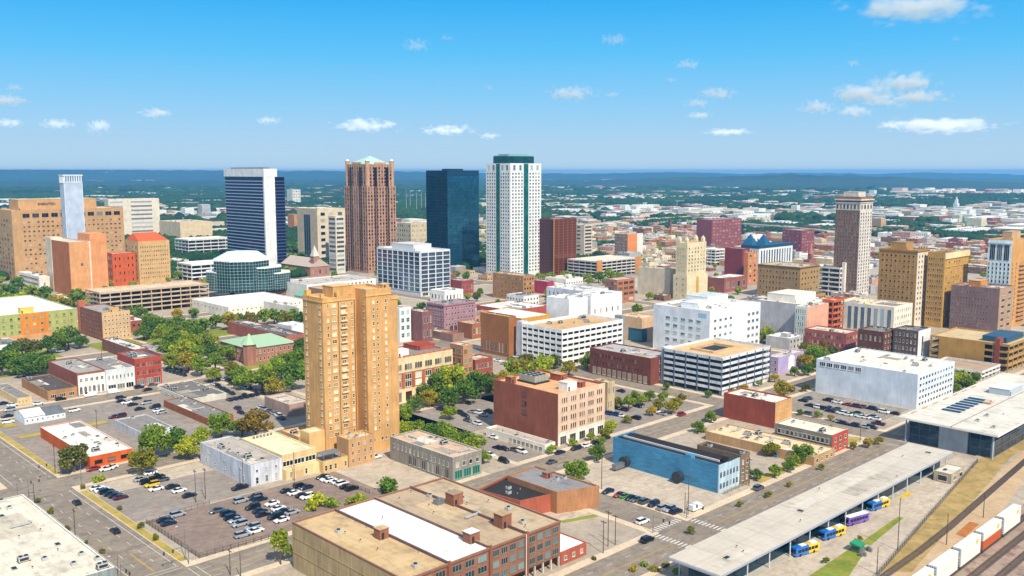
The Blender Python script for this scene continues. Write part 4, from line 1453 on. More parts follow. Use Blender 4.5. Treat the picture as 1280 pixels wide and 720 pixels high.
b.box('orange_face', wallm('#df8a4c', 'plain'), 0, -.3, -.3, b.W * .6, -.003, b.h)
b.box('pale_strip', wallm('#e6ddcc', 'plain'), b.W * .62, -.3, -.3, b.W, -.003, b.h + .5)
b.done()

def creamtower():
    b = Bld('office_tower', 'stepped cream tower with pointed corner pavilions in the middle right', 'tower', (858, 376, 304, 841, 884))
    W, D, h = b.W, b.D, b.h
    cm = wallm('#e3d2ab', 'plain')
    b.mass(cm, roofm('#d8c8a8'), z1=h * .44, par=.6)
    b.mass(cm, roofm('#c9b08c'), 1.5, 1.5, W - 1.5, D - 1.5, z0=h * .42, z1=h, par=.8, name='upper_wall')
    for x, y in ((2.5, 2.5), (W - 5, 2.5), (2.5, D - 5), (W - 5, D - 5)):
        m = MB()
        m.box(x, y, h, x + 3, y + 3, h + 3)
        k = len(m.v)
        m.v += [(x, y, h + 3), (x + 3, y, h + 3), (x + 3, y + 3, h + 3), (x, y + 3, h + 3), (x + 1.5, y + 1.5, h + 6)]
        m.f += [(k, k + 1, k + 4), (k + 1, k + 2, k + 4), (k + 2, k + 3, k + 4), (k + 3, k, k + 4)]
        m.m += [0] * 4
        b.part(m, 'corner_pavilion', cm)
    m = MB()
    k = 0
    x0, y0, x1, y1 = 6, 6, W - 6, D - 6
    m.v += [(x0, y0, h - .7), (x1, y0, h - .7), (x1, y1, h - .7), (x0, y1, h - .7), (W / 2, y0 + 3, h + 4), (W / 2, y1 - 3, h + 4)]
    m.f += [(0, 1, 4), (1, 2, 5, 4), (2, 3, 5), (3, 0, 4, 5)]
    m.m += [0] * 4
    b.part(m, 'hip_roof', plain('#a98a68', .8))
    fr = plain('#d8c49a', .7)
    for side, L in (('R', W), ('L', D)):
        for j in range(7):
            z = h * .5 + (h * .44) * j / 7
            for i in range(6):
                q = 2.5 + (L - 5) * (i + .5) / 6
                me = win_mesh((L - 5) / 6 * .4, 1.9, 'd', glassm('#6a6458', '#c9bc9c', .4), fr)
                b.wins.append((me, (q, 1.5, z), 0, z, 'd') if side == 'R' else (me, (1.5, q, z), -math.pi / 2, z, 'd'))
    b.face(F('L', 2, 4, .2, .3, 'd', 2, h * .58))
    b.box('tall_window', wallm('#c9a23c', 'plain'), W * .44, -.1, 2, W * .56, -.004, h * .4)
    b.done()
creamtower()
simple('office_block', 'wide blank pale cream block left of the stepped cream tower', 'office building', (837, 372, 337, 797, 846), '#d9c8aa', '#dccbae', [], 'clean', 4, .8)
simple('brick_hotel', 'tall maroon block with glazed corner and pinkish right face in the middle right distance', 'hotel', (889, 312, 275, 870, 926), '#8d4a4a', '#b08a84', [F('R', 9, 9, .55, .45, 'd', 1, 1, .03, .03, fr='#c98a80', gl=glassm('#5a4a4c', '#b0928c', .4))], 'plain', 3, .8)
simple('brick_office', 'maroon red block with a dark stair slot in the middle right', 'office building', (927, 352, 311, 905, 936), '#8a3a38', '#a88a80', [F('R', 1, 7, .4, .5)], 'plain', 1, .6)
simple('brick_office', 'narrow bright orange block beside the maroon red one', 'office building', (934, 356, 316, 929, 946), '#d98238', '#c9b090', [F('R', 2, 6, .4, .5)], 'brick', 1, .6)
g = garage('parking_garage', 'small white banded garage behind the stepped cream tower', 'parking garage', (894, 332, 312, 883, 906), 5, '#ece8de', '#cfc8ba', '#e2dccf', 9, 1.5, 1.0)
simple('brick_store', 'low dark red building with a white roof right of the stepped cream tower', 'store', (905, 366, 348, 883, 934), '#a35a48', '#efe9dd', [F('R', 4, 1, .5, .5)], 'brick', 3, .6)

def pyramids():
    b = Bld('office_block', 'white colonnaded office block with two bright blue pyramid roofs', 'office building', (948, 334, 310, 926, 990))
    W, D, h = b.W, b.D, b.h
    b.mass(wallm('#dfe3e4', 'clean'), roofm('#3a5a72'), par=.8)
    bl = plain('#17405a', .4, .1)
    b.box('blue_band', bl, -.5, -.5, h - .79, W + .4, D + .4, h + 2.5)
    for x, y in ((W * .12, D * .75), (W * .25, D * .25)):
        m = MB()
        k = 0
        r = 8
        z = h + 2.51
        m.v += [(x - r, y - r, z), (x + r, y - r, z), (x + r, y + r, z), (x - r, y + r, z), (x, y, z + 14)]
        m.f += [(0, 1, 4), (1, 2, 4), (2, 3, 4), (3, 0, 4)]
        m.m += [0] * 4
        b.part(m, 'pyramid_roof', plain('#1f5a7a', .4, .1))
    b.face(F('R', 12, 1, .5, .85, 'd', 1, 2, gl=GL_D, fr='#e8ecec'))
    b.face(F('L', 6, 3, .5, .6, 'd', 1, 2, gl=GL_D, fr='#e8ecec'))
    b.done()
pyramids()
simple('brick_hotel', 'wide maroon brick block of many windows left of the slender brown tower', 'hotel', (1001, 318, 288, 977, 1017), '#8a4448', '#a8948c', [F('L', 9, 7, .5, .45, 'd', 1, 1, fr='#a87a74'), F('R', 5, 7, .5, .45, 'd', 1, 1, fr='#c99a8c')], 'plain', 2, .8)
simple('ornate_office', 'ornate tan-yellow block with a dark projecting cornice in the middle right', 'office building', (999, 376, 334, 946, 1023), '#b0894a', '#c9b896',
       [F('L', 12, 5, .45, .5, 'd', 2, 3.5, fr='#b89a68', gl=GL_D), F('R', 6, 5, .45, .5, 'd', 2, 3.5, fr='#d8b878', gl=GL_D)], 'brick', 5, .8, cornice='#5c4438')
g = garage('parking_garage', 'white banded garage with a white stair tower below the slender brown and white tower', 'parking garage', (1049, 371, 335, 1021, 1058), 6, '#efeae0', '#cfc8ba', '#e6dfd2', 12, 1.5, 1.0)
g.box('stair_tower', wallm('#e8e2d6', 'clean'), g.W * .2, -3, -.3, g.W + .5, -.01, g.h + 5)
def spire():
    b = Bld('church', 'small brick church with a sharp pink-brown spire beside the ornate tan block', 'church', (1011, 336, 325, 1004, 1020))
    b.mass(wallm('#a8604c', 'brick'), plain('#5a5a68', .8), par=0)
    m = MB()
    m.box(b.W * .3, 0.2, b.h - 1, b.W * .3 + 5, 5.2, b.h + 7)
    b.part(m, 'tower', wallm('#a8604c', 'brick'))
    m = MB()
    m.cyl(b.W * .3 + 2.5, 2.7, b.h + 7.01, b.h + 22, 3.2, .1, n=8)
    b.part(m, 'spire', plain('#b06a5c', .7))
    b.done()
spire()

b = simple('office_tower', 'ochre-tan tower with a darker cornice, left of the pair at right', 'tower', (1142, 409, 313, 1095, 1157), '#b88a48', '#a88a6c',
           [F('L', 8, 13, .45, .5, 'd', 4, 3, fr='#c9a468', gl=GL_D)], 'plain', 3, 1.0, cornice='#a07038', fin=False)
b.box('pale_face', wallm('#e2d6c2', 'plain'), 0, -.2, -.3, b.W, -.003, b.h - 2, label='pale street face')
b.face(F('R', 4, 13, .4, .5, 'd', 4, 3, fr='#d8ccb8', gl=GL_D), y0=-.21)
b.hut(wallm('#b88a48', 'plain'), roofm('#a88a6c'), b.W * .3, b.D * .4, b.W * .9, b.D * .8, b.h - .9, b.h + 5, 'penthouse')
b.done()
b = simple('office_tower', 'yellow-ochre tower with a sunlit right face, right of the pair at right', 'tower', (1176, 410, 316, 1155, 1206), '#c2964a', '#7d5f52',
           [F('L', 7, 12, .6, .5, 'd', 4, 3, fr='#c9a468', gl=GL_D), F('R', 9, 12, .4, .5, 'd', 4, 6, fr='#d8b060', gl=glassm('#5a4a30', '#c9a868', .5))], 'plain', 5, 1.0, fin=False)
b.box('pale_cornice', wallm('#ecd9a8', 'clean'), 0, -.8, b.h - 5, b.W + .3, -.003, b.h - .6)
b.box('string_course', wallm('#c9a058', 'plain'), 0, -.4, b.h * .8, b.W, -.003, b.h * .81)
b.done()
def bluewhite():
    b = Bld('office_tower', 'blue-and-white fronted tower with tan side and tiered balconies at the far right', 'tower', (1258, 411, 300, 1229, 1279))
    W, D, h = b.W, b.D, b.h
    b.mass(wallm('#d09a58', 'plain'), roofm('#b8a488'), par=1.0)
    b.box('white_front', wallm('#d6e6ea', 'clean'), -.3, 0, -.3, -.003, D, h - .4, label='pale blue-white front')
    b.box('cornice', wallm('#cfe0e4', 'clean'), -1.2, -.4, h - 3.2, -.31, D + .3, h - 2.2)
    for j in range(14):
        z = 5 + (h - 22) * j / 14
        for i in range(6):
            b.wins.append((win_mesh(D / 6 * .45, 2.4, 'd', GL_D, plain('#cfe0e4', .6)), (-.3, D * (i + .5) / 6, z), -math.pi / 2, z, 'd'))
        for i in range(2):
            b.wins.append((win_mesh(1.8, 2.4, 'd', GL_D, plain('#d9b070', .6)), (W * (.12 + .2 * i), 0, z), 0, z, 'd'))
        m = MB()
        m.box(W * .5, -1.6, z - .4, W * .95, 0, z - .1)
        m.box(W * .5, -1.6, z - .1, W * .95, -1.5, z + .9)
        b.part(m, 'balcony', plain('#b88a58', .7))
    for i in range(3):
        b.wins.append((win_mesh(D / 4.4, 12, 'tri', GL_D, plain('#a8c0c8', .6)), (-.3, D * (i * .3 + .2), h - 16), -math.pi / 2, h, 'd'))
    b.hut(wallm('#d0a878', 'plain'), roofm('#b8a488'), W * .1, D * .1, W * .6, D * .5, h - .9, h + 6, 'penthouse')
    b.done()
bluewhite()
b = simple('brick_office', 'dull brown-purple brick block with small windows below the blue-and-white fronted tower', 'office building', (1246, 418, 361, 1186, 1263), '#8f6f66', '#a08a80',
           [F('L', 13, 6, .35, .45, 'd', 3, 2, .2, .02, fr='#b09890', gl=GL_D)], 'brick', 4, .9, fin=False)
b.hut(wallm('#d08a48', 'plain'), roofm('#c9a078'), b.W * .2, b.D * .45, b.W * .7, b.D * .7, b.h - .8, b.h + 4, 'penthouse')
b.box('tan_face', wallm('#b8916c', 'brick'), 0, -.2, -.3, b.W, -.003, b.h - .1)
b.face(F('R', 2, 6, .5, .5, 'd', 3, 2, gl=GL_D), y0=-.21)
b.done()
g = garage('parking_garage', 'large ochre parking garage with blank walls and a blue-shaded right side', 'parking garage', (1260, 466, 431, 1161, 1290), 4, '#bf9550', '#c2a878', '#cdb48a', 9, 1.2, 1.0)
g.box('blank_wall', wallm('#bd9048', 'plain'), -.12, g.D * .3, -.3, -.004, g.D * .88, g.h - .2)
g.box('stair_tower', wallm('#9a4a34', 'brick'), -.3, g.D * .12, -.3, 6, g.D * .18, g.h + 3)
g.box('ramp_house', plain('#24506a', .5), g.W * .2, g.D * .1, g.h - .99, g.W * .9, g.D * .4, g.h + 2.4)
g = garage('parking_garage', 'low two-level garage with a brown deck and white frame behind the white-roofed station', 'parking garage', (1227, 476, 464, 1158, 1250), 2, '#e8e6e0', '#bdb6aa', '#b39a80', 6, 1.0, 1.0)

# cluster between the two garages, right of centre
b = simple('grey_store', 'very wide pale block with blank grey flank right of the all-white block', 'department store', (1003, 424, 381, 945, 1036), '#c4c0c2', '#e9dcc4', [], 'plain', 6, .8, fin=False)
b.hut(wallm('#ece6d8', 'clean'), roofm('#eadfcb'), b.W * .2, b.D * .3, b.W * .98, b.D * .9, b.h - .75, b.h + 5, 'upper_block')
b.done()
b = simple('salmon_office', 'narrow five-storey block with green-grey windows and a salmon side wall', 'office building', (1007, 428, 384, 992.5, 1034), '#dfe0d6', '#d9cab4',
           [F('L', 5, 5, .5, .7, 'd', 1.2, 1.2, fr='#e6e6dc', gl=GL_G)], 'clean', 6, .8, fin=False)
b.box('salmon_wall', wallm('#e2a78a', 'plain'), .05, -.2, -.3, b.W, -.003, b.h, label='salmon side wall')
b.done()
g = garage('parking_garage', 'orange-walled narrow garage with dark slots between the salmon wall and the panelled block', 'parking garage', (1040, 422, 376, 1026, 1054), 6, '#cf6a3c', '#b08a70', '#d9b898', 9, 1.6, 1.0)
simple('panel_office', 'pale modern block with dark vertical window strips below the ochre-tan tower', 'office building', (1116, 421, 384, 1043, 1139), '#e6dfce', '#e6d2ae',
       [F('L', 7, 1, .55, .9, 'tri', 1.5, 1.5, .02, .2, gl=GL_B, fr='#aebac2'), F('R', 8, 4, .4, .5, 'd', 1, 1, fr='#e6dfce', gl=glassm('#6a5a44', '#c9b896', .5))], 'clean', 6, .8)
simple('brick_store', 'pinkish red three-storey brick building behind the olive street trees at right', 'store', (1057, 440, 417, 1005, 1072), '#a8584c', '#e0cdb4',
       [F('L', 14, 2, .5, .5, 'arch', 1.5, 1.2, fr='#c98a7a'), F('R', 4, 2, .5, .5, 'arch', 1.5, 1.2, fr='#c98a7a')], 'brick', 4, .8)
simple('brick_warehouse', 'dark brown brick block with a cluttered charred-looking roof, right of the pinkish red building', 'warehouse', (1103, 450, 415, 1071, 1119), '#6f4836', '#8a8078', [F('R', 4, 4, .3, .4), F('L', 5, 2, .3, .4)], 'dirty', 6, 1.0)
b = simple('brick_warehouse', 'tall grey-brown brick block with a white right wall behind the big white windowless block', 'warehouse', (1146, 452, 414, 1115, 1161), '#6e5c54', '#7d7670', [F('L', 6, 4, .4, .5)], 'dirty', 4, 1.0, fin=False)
b.box('white_wall', wallm('#e9e9e8', 'clean'), .02, -.2, -.3, b.W, -.003, b.h, label='white right wall')
b.box('slot_window', DARKM, b.W * .3, -.26, 3, b.W * .4, -.21, b.h - 4)
b.done()
b = simple('lilac_store', 'low lilac-painted store with a stepped white gable by the blue-grey garage', 'store', (972, 468, 447, 958, 1004), '#b3a2c8', '#d8cdbc', [], 'clean', 2, .6, fin=False)
m = MB()
m.prism([(b.W * .4, -.2), (b.W * .62, -.2), (b.W * .62, -.004), (b.W * .4, -.004)], 1.0, b.h - 1.5)
m.prism([(b.W * .45, -.2), (b.W * .57, -.2), (b.W * .57, -.004), (b.W * .45, -.004)], b.h - 1.499, b.h - .6)
b.part(m, 'white_gable', plain('#f2f0f4', .7))
b.face(F('L', 3, 2, .5, .5, 'd', .5, 1))
b.done()
b = simple('tan_store', 'plain tan block with blue glass corner between the white garage and the all-white block', 'store', (802, 428, 398, 772, 822), '#d9b48a', '#e0bd94', [], 'plain', 3, .7, fin=False)
b.box('glass_corner', tintglass('#2f6a86'), -.15, -.15, 0, 6, 12, b.h * .55)
b.done()

# ------------------------------------------------------------------ left cluster
def hotel():
    b = Bld('hotel', 'very wide tan hotel slab with a dark top row of windows at the far left', 'hotel', (20, 352, 263, 1, 158))
    W, D, h = b.W, b.D, b.h
    wm = wallm('#c59a68', 'plain')
    b.mass(wm, roofm('#d8c0a0'), par=1.0)
    b.hut(wm, roofm('#d8c0a0'), W * .1, D * .3, W * .8, D * .9, h - .9, h + 11, 'penthouse')
    fr = plain('#d8b48c', .7)
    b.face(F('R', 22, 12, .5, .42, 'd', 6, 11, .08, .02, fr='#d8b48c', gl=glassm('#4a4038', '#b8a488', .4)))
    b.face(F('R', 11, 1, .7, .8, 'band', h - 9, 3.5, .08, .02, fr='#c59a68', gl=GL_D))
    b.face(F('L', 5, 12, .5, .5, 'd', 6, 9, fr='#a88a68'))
    # roof sign letters
    cu = bpy.data.curves.new('sign_letters', 'FONT')
    cu.body = 'SHERATON'
    cu.size = 3.6
    cu.extrude = .3
    cu.align_x = 'CENTER'
    to = bpy.data.objects.new('tmp', cu)
    COL.objects.link(to)
    dg = bpy.context.evaluated_depsgraph_get()
    me = bpy.data.meshes.new_from_object(to.evaluated_get(dg))
    bpy.data.objects.remove(to)
    me.materials.clear()
    me.materials.append(plain('#5a4632', .7))
    o = link('sign_letters', me, b.root, (W * .345, D * .3 - .35, h + 4.5))
    o.rotation_euler = (math.pi / 2, 0, 0)
    b.done()
hotel()
def theatre():
    b = Bld('theatre', 'windowless orange and fluted brown theatre block with beige end at left', 'theatre', (90, 370, 303, 61, 137))
    W, D, h = b.W, b.D, b.h
    b.mass(wallm('#e0a068', 'plain'), roofm('#d9cbb8'), 0, 0, W * .52, D, par=.8)
    b.box('orange_wall', wallm('#e39a62', 'plain'), W * .55, 1, -.3, W, D * .5, h + 7)
    b.box('white_strip', wallm('#e6dccb', 'clean'), W * .52 + .003, -.5, -.3, W * .55 - .003, D * .4, h)
    m = MB()
    for i in range(22):
        y = D * (.02 + .7 * i / 22)
        m.box(-.35, y, -.3, -.003, y + D * .018, h - .1)
    b.part(m, 'flute', wallm('#a8683a', 'plain'))
    b.box('fluted_wall', wallm('#b07848', 'plain'), -.15, 0, -.3, -.004, D * .74, h - .2)
    b.box('beige_end', wallm('#dccbb0', 'clean'), -.5, D * .745, -.3, W * .3, D + .5, h + 2)
    b.box('window', GL_D, W * .28, -.06, h * .55, W * .34, -.004, h * .6)
    b.done()
theatre()
def shaft():
    b = Bld('service_tower', 'tall blank silver-grey shaft with a ribbed white crown rising behind the orange theatre', 'tower', (87, 352, 227, 82, 110))
    W, D, h = b.W, b.D, b.h
    b.mass(wallm('#b9c6d6', 'clean'), roofm('#c9d0d6'), par=.3)
    m = MB()
    for i in range(8):
        q = W * (i + .5) / 8
        m.prism([(q - .5, -.6), (q + .5, -.6), (q + .5, 1.2), (q - .5, 1.2)], h - 1.5, h + 6)
        q = D * (i + .5) / 8
        m.prism([(-.6, q - .4), (1.2, q - .4), (1.2, q + .4), (-.6, q + .4)], h - 1.5, h + 6.1)
    m.box(-.8, -.8, h + 6.2, W + .5, D + .5, h + 7.4)
    b.part(m, 'crown', wallm('#dfe4e8', 'clean'))
    m = MB()
    for q in (.02, .98):
        m.box(W * q - .25, -.2, 10, W * q + .25, -.003, h - 1.6)
    b.part(m, 'edge_strip', plain('#d8e0e8', .5))
    b.done()
shaft()
simple('brick_office', 'bright orange-red block with scattered dark windows behind the theatre', 'office building', (142, 358, 317, 136, 171), '#cc5e24', '#d9d6d4', [F('R', 5, 4, .3, .4, 'd', 2, 2, gl=GL_D, fr='#c9532c'), F('L', 2, 4, .3, .4)], 'plain', 5, .8)
def redroof():
    b = Bld('hotel', 'tan block with a sloping bright red-orange roof and many small windows at left', 'hotel', (175, 356, 302, 158, 214))
    W, D, h = b.W, b.D, b.h
    b.mass(wallm('#d2aa70', 'plain'), roofm('#d9b888'), par=.6)
    m = MB()
    m.v += [(1, .5, h), (W * .98, .5, h), (W * .85, D * .6, h + 8), (W * .12, D * .6, h + 8), (W * .98, D - 1, h), (1, D - 1, h)]
    m.f += [(0, 1, 2, 3), (1, 4, 2), (4, 5, 3, 2), (5, 0, 3)]
    m.m += [0] * 4
    b.part(m, 'sloping_roof', plain('#cf5a1c', .6))
    b.face(F('R', 13, 8, .45, .45, 'd', 5, 4, .04, .04, fr='#e0c08c', gl=GL_D))
    b.face(F('L', 4, 8, .45, .45, 'd', 5, 4, fr='#c9a468'))
    b.done()
redroof()
simple('hotel', 'white banded slab with cream end walls behind the red-roofed block', 'hotel', (138, 300, 249, 133, 201), '#e6d8c0', '#ddd2c2', [F('R', 1, 9, .95, .4, 'band', 2, 2, .02, .72, fr='#f0ece4', gl=glassm('#6a6e74', '#a8acb4', .3)), F('R', 1, 9, .95, .4, 'band', 2, 2, .42, .14, fr='#f0ece4', gl=glassm('#6a6e74', '#a8acb4', .3))], 'clean', 3, .8)
simple('convention_hall', 'low sprawling cream hall left of the blue and white striped tower', 'hall', (226, 302, 278, 200, 266), '#e0c8a0', '#dcc6a4', [], 'clean', 3, .6)
g = garage('parking_garage', 'long white banded garage left of the blue and white striped tower', 'parking garage', (236, 322, 300, 219, 292), 5, '#ece8e0', '#cfc8bc', '#e4dccd', 12, 1.5, 1.0)
g = garage('parking_garage', 'white low-rise banded block with a pale roof below the blue and white striped tower', 'parking garage', (240, 352, 331, 222, 312), 4, '#f0eee8', '#cfc8bc', '#ece8de', 12, 1.5, 1.0)
g = garage('parking_garage', 'long tan parking garage with four open levels at left', 'parking garage', (126, 396, 366, 108, 262), 5, '#cdb393', '#b59a7c', '#dcc4a4', 9, 1.3, 1.0)
simple('parking_garage', 'small white banded block with an orange end left of the theatre', 'garage', (50, 366, 346, 24, 63), '#e8e0d2', '#e2dccf', [F('L', 1, 3, .94, .4, 'band', 1, 1, gl=GL_D), F('R', 1, 1, .2, .3)], 'clean', 1, .6)
def greenblock():
    b = Bld('apartment_block', 'long green and orange painted block with a white roof at the left edge', 'apartment block', (-22, 428, 397, -70, 97))
    W, D, h = b.W, b.D, b.h
    b.mass(wallm('#aeb56a', 'plain'), roofm('#ece8de'), par=.7, cap=wallm('#f2efe6', 'clean'))
    b.box('orange_panel', wallm('#dc8a34', 'plain'), W * .39, -.25, -.3, W * .7, -.003, h - .6)
    b.face(F('R', 12, 3, .4, .4, 'w', 2, 1.2, .02, .02, fr='#cfc88a', gl=glassm('#5a604a', '#b0b48a', .4)), y0=-.26)
    b.hut(wallm('#e0c05a', 'plain'), roofm('#e6d8b0'), W * .42, 4, W * .56, 10, h - .65, h + 3.5)
    b.box('garden_wall', wallm('#cf9a64', 'plain'), -5, -9, -.3, W + 2, -8.4, 3.4)
    b.done()
greenblock()
def brownhotel():
    b = Bld('brick_hotel', 'six-storey brown brick block with pale trimmed front beside the green and orange one', 'hotel', (129, 427, 391, 99, 164))
    W, D, h = b.W, b.D, b.h
    b.mass(wallm('#8f5a40', 'brick'), roofm('#a89c94'), par=.9)
    b.box('pale_front', wallm('#d8b080', 'plain'), 0, -.25, -.3, W, -.003, h, label='pale tan front')
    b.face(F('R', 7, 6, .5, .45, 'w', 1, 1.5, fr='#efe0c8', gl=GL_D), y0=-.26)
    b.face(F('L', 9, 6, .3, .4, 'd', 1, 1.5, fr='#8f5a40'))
    b.box('end_pier', wallm('#c9683c', 'brick'), -.3, D - 4, -.3, 4, D + .3, h + 4)
    b.hut(wallm('#dcb070', 'plain'), roofm('#c9a878'), W * .3, .6, W * .62, 4, h - .85, h + 2.6, 'gable_crest')
    b.units(4)
    b.done()
brownhotel()

def drum():
    b = Bld('glass_office', 'many-sided green glass office with tiers and a white roof on a white podium', 'office building', (286, 397, 384, 240, 380), )
    W, D, h = b.W, b.D, b.h
    b.mass(wallm('#e6e0d2', 'clean'), roofm('#e9e4d8'), par=.7)
    b.face(F('R', 16, 1, .4, .3, 'd', 4, 1.2, .03, .03, gl=GL_D, fr='#e6e0d2'))
    b.face(F('L', 9, 1, .4, .3, 'd', 4, 1.2, .03, .03, gl=GL_D, fr='#e6e0d2'))
    cx, cy = AB(309, 372)
    cx, cy = cx - b.a, cy - b.b
    gl, wh = tintglass('#2a5054', .06, .6), plain('#a4bcb8', .5)
    ph = R(-140.3)
    def octo(rad, ox, oy, f=1.0):
        return [(cx + ox + rad * f * math.cos(ph + math.pi / 4 * i), cy + oy + rad * f * math.sin(ph + math.pi / 4 * i)) for i in range(8)]
    def tier(rad, z0, z1, ox, oy, floors, n=6):
        pts = octo(rad, ox, oy)
        m = MB()
        m.prism(pts, z0, z1 - .5, 0)
        for i in range(8):
            p, q = pts[i], pts[(i + 1) % 8]
            ex = Vector((q[0] - p[0], q[1] - p[1], 0)).normalized()
            nr = Vector((ex.y, -ex.x, 0))
            for j in range(n):
                c = (p[0] + (q[0] - p[0]) * j / n, p[1] + (q[1] - p[1]) * j / n)
                m.prism([(c[0] - ex.x * .1, c[1] - ex.y * .1), (c[0] - ex.x * .1 + nr.x * .1, c[1] - ex.y * .1 + nr.y * .1), (c[0] + ex.x * .1 + nr.x * .1, c[1] + ex.y * .1 + nr.y * .1), (c[0] + ex.x * .1, c[1] + ex.y * .1)][::-1], z0, z1 - .5, 1)
            for j in range(1, floors + 1):
                z = z0 + (z1 - z0) * j / floors - .4
                m.prism([p, (p[0] + nr.x * .12, p[1] + nr.y * .12), (q[0] + nr.x * .12, q[1] + nr.y * .12), q][::-1], z - .11, z + .11, 1)
        b.part(m, 'glass_tier', [gl, wh])
        m = MB()
        m.prism(octo(rad, ox, oy, 1.02), z1 - .49, z1 + .6)
        b.part(m, 'tier_roof', roofm('#e3e6de'))
    zt = height_at(G(309, 382), 331)
    tier(27, h - .6, zt, -3, 3, 10)
    tier(23, h - .6, zt - 7, 10, -4, 8)
    tier(18, h - .6, zt - 13, 22, -9, 7)
    tier(17, h - .6, zt - 11, -16, 14, 7)
    m = MB()
    lo, hi = octo(27, -3, 3), octo(15, 0, 6)
    m.v += [(p[0], p[1], zt + .61) for p in lo] + [(p[0], p[1], zt + 7) for p in hi]
    for i in range(8):
        m.f.append((i, (i + 1) % 8, 8 + (i + 1) % 8, 8 + i))
        m.m.append(0)
    m.f.append(tuple(range(8, 16)))
    m.m.append(0)
    b.part(m, 'sloping_roof', plain('#d9e6de', .5))
    b.done()
drum()
simple('office_block', 'tan-white slab tower with a recessed dark glass centre left of the brown-pink tower', 'office building', (398, 330, 261, 373, 433), '#dccbae', '#e2d6c2', [F('L', 1, 1, .35, .85, 'tri', 2, 3, gl=GL_B), F('R', 3, 8, .5, .5, 'd', 2, 3)], 'clean', 3, .8)
simple('office_block', 'cream and blue banded tower wing hugging the brown-pink tower on its left', 'office building', (421, 342, 270, 412, 432), '#e0d0b4', '#d8ccb8', [F('L', 1, 12, .9, .5, 'band', 2, 1, gl=GL_B), F('R', 1, 12, .85, .5, 'band', 2, 1, gl=GL_B)], 'clean', 1, .8)
simple('office_block', 'tiered cream office with setbacks behind the white-gridded cube', 'office building', (514, 310, 279, 496, 536), '#d6c3a0', '#d8caae', [F('R', 8, 5, .45, .5, 'd', 1, 1, fr='#d6c3a0', gl=glassm('#8a7a60', '#c9b896', .5)), F('L', 6, 5, .45, .5, 'd', 1, 1, fr='#d6c3a0')], 'clean', 3, .8)
simple('apartment_block', 'small white tower far behind the blue and white striped one', 'apartment block', (366, 256, 237, 359, 376), '#e6dccb', '#d8ccba', [F('R', 3, 5, .4, .4)], 'clean', 1, .6)
simple('brick_store', 'orange-tan block far behind, right of the blue and white striped tower', 'store', (368, 288, 268, 360, 374), '#d08a52', '#d8b890', [], 'plain', 1, .5)
def church():
    b = Bld('church', 'brick church with a grey pitched roof and a pointed spire below the brown-pink tower', 'church', (388, 346, 334, 352, 412))
    W, D, h = b.W, b.D, b.h
    wm = wallm('#b07a62', 'brick')
    m = MB()
    m.box(0, 0, -.3, W, D, h)
    b.part(m, 'wall', wm)
    m = MB()
    m.v += [(-.6, -.6, h), (W + .6, -.6, h), (W + .6, D + .6, h), (-.6, D + .6, h), (W / 2, -.6, h + 9), (W / 2, D + .6, h + 9)]
    m.f += [(0, 3, 5, 4), (1, 4, 5, 2), (0, 4, 1), (3, 2, 5)]
    m.m += [0] * 4
    b.part(m, 'gable_roof', plain('#b8a698', .8))
    q = AB(394, 345)
    x, y = q[0] - b.a, q[1] - b.b
    b.box('bell_tower', wm, x - 3.5, y - 3.5, -.3, x + 3.5, y + 3.5, h + 12)
    m = MB()
    m.v += [(x - 4, y - 4, h + 12), (x + 4, y - 4, h + 12), (x + 4, y + 4, h + 12), (x - 4, y + 4, h + 12), (x, y, h + 25)]
    m.f += [(0, 1, 4), (1, 2, 4), (2, 3, 4), (3, 0, 4), (3, 2, 1, 0)]
    m.m += [0] * 5
    b.part(m, 'spire', plain('#cfc2b8', .7))
    b.face(F('R', 3, 1, .3, .6, 'arch', 1, 2))
    b.done()
church()
simple('white_terrace', 'long white three-storey row with small windows left of the white-gridded cube', 'office building', (384, 376, 356, 352, 470), '#ece8de', '#c2bbb2', [F('R', 16, 3, .4, .45, 'd', .8, .8, fr='#ece8de', gl=GL_D)], 'clean', 5, .7)
simple('brick_office', 'low brown brick building with dark windows behind the crown of the tall tan tower', 'office building', (412, 386, 363, 386, 442), '#a87a58', '#c9a888', [F('R', 5, 2, .5, .4, 'tri', 1, 1.4, gl=GL_D)], 'brick', 5, .7)
def greenroof():
    b = Bld('hall', 'pale hall with a flat-topped green roof left of the tall tan tower', 'hall', (388, 380, 372, 368, 405))
    b.mass(wallm('#e3ded2', 'clean'), roofm('#8fb8a0'), par=0)
    W, D, h = b.W, b.D, b.h
    m = MB()
    m.v += [(-1, -1, h), (W + 1, -1, h), (W + 1, D + 1, h), (-1, D + 1, h), (W * .25, D * .25, h + 5), (W * .75, D * .25, h + 5), (W * .75, D * .75, h + 5), (W * .25, D * .75, h + 5)]
    m.f += [(0, 1, 5, 4), (1, 2, 6, 5), (2, 3, 7, 6), (3, 0, 4, 7), (4, 5, 6, 7)]
    m.m += [0] * 5
    b.part(m, 'hip_roof', plain('#7fb29a', .6))
    b.face(F('R', 8, 1, .4, .5))
    b.done()
greenroof()
simple('white_hall', 'plain pale windowless hall between the glass office podium and the tall tan tower', 'hall', (374, 404, 385, 330, 384), '#e3dccb', '#efeae0', [], 'clean', 3, .6)
simple('dark_roof_store', 'low brick building with a dark cluttered roof left of the tall tan tower', 'store', (358, 436, 420, 285, 382), '#b0604a', '#67605e', [F('R', 4, 1, .4, .4)], 'brick', 6, .6)
simple('white_store', 'small white building with a blank wall left of the tall tan tower', 'store', (365, 427, 408, 347, 386), '#dfe2e6', '#f0ede6', [], 'clean', 2, .6)

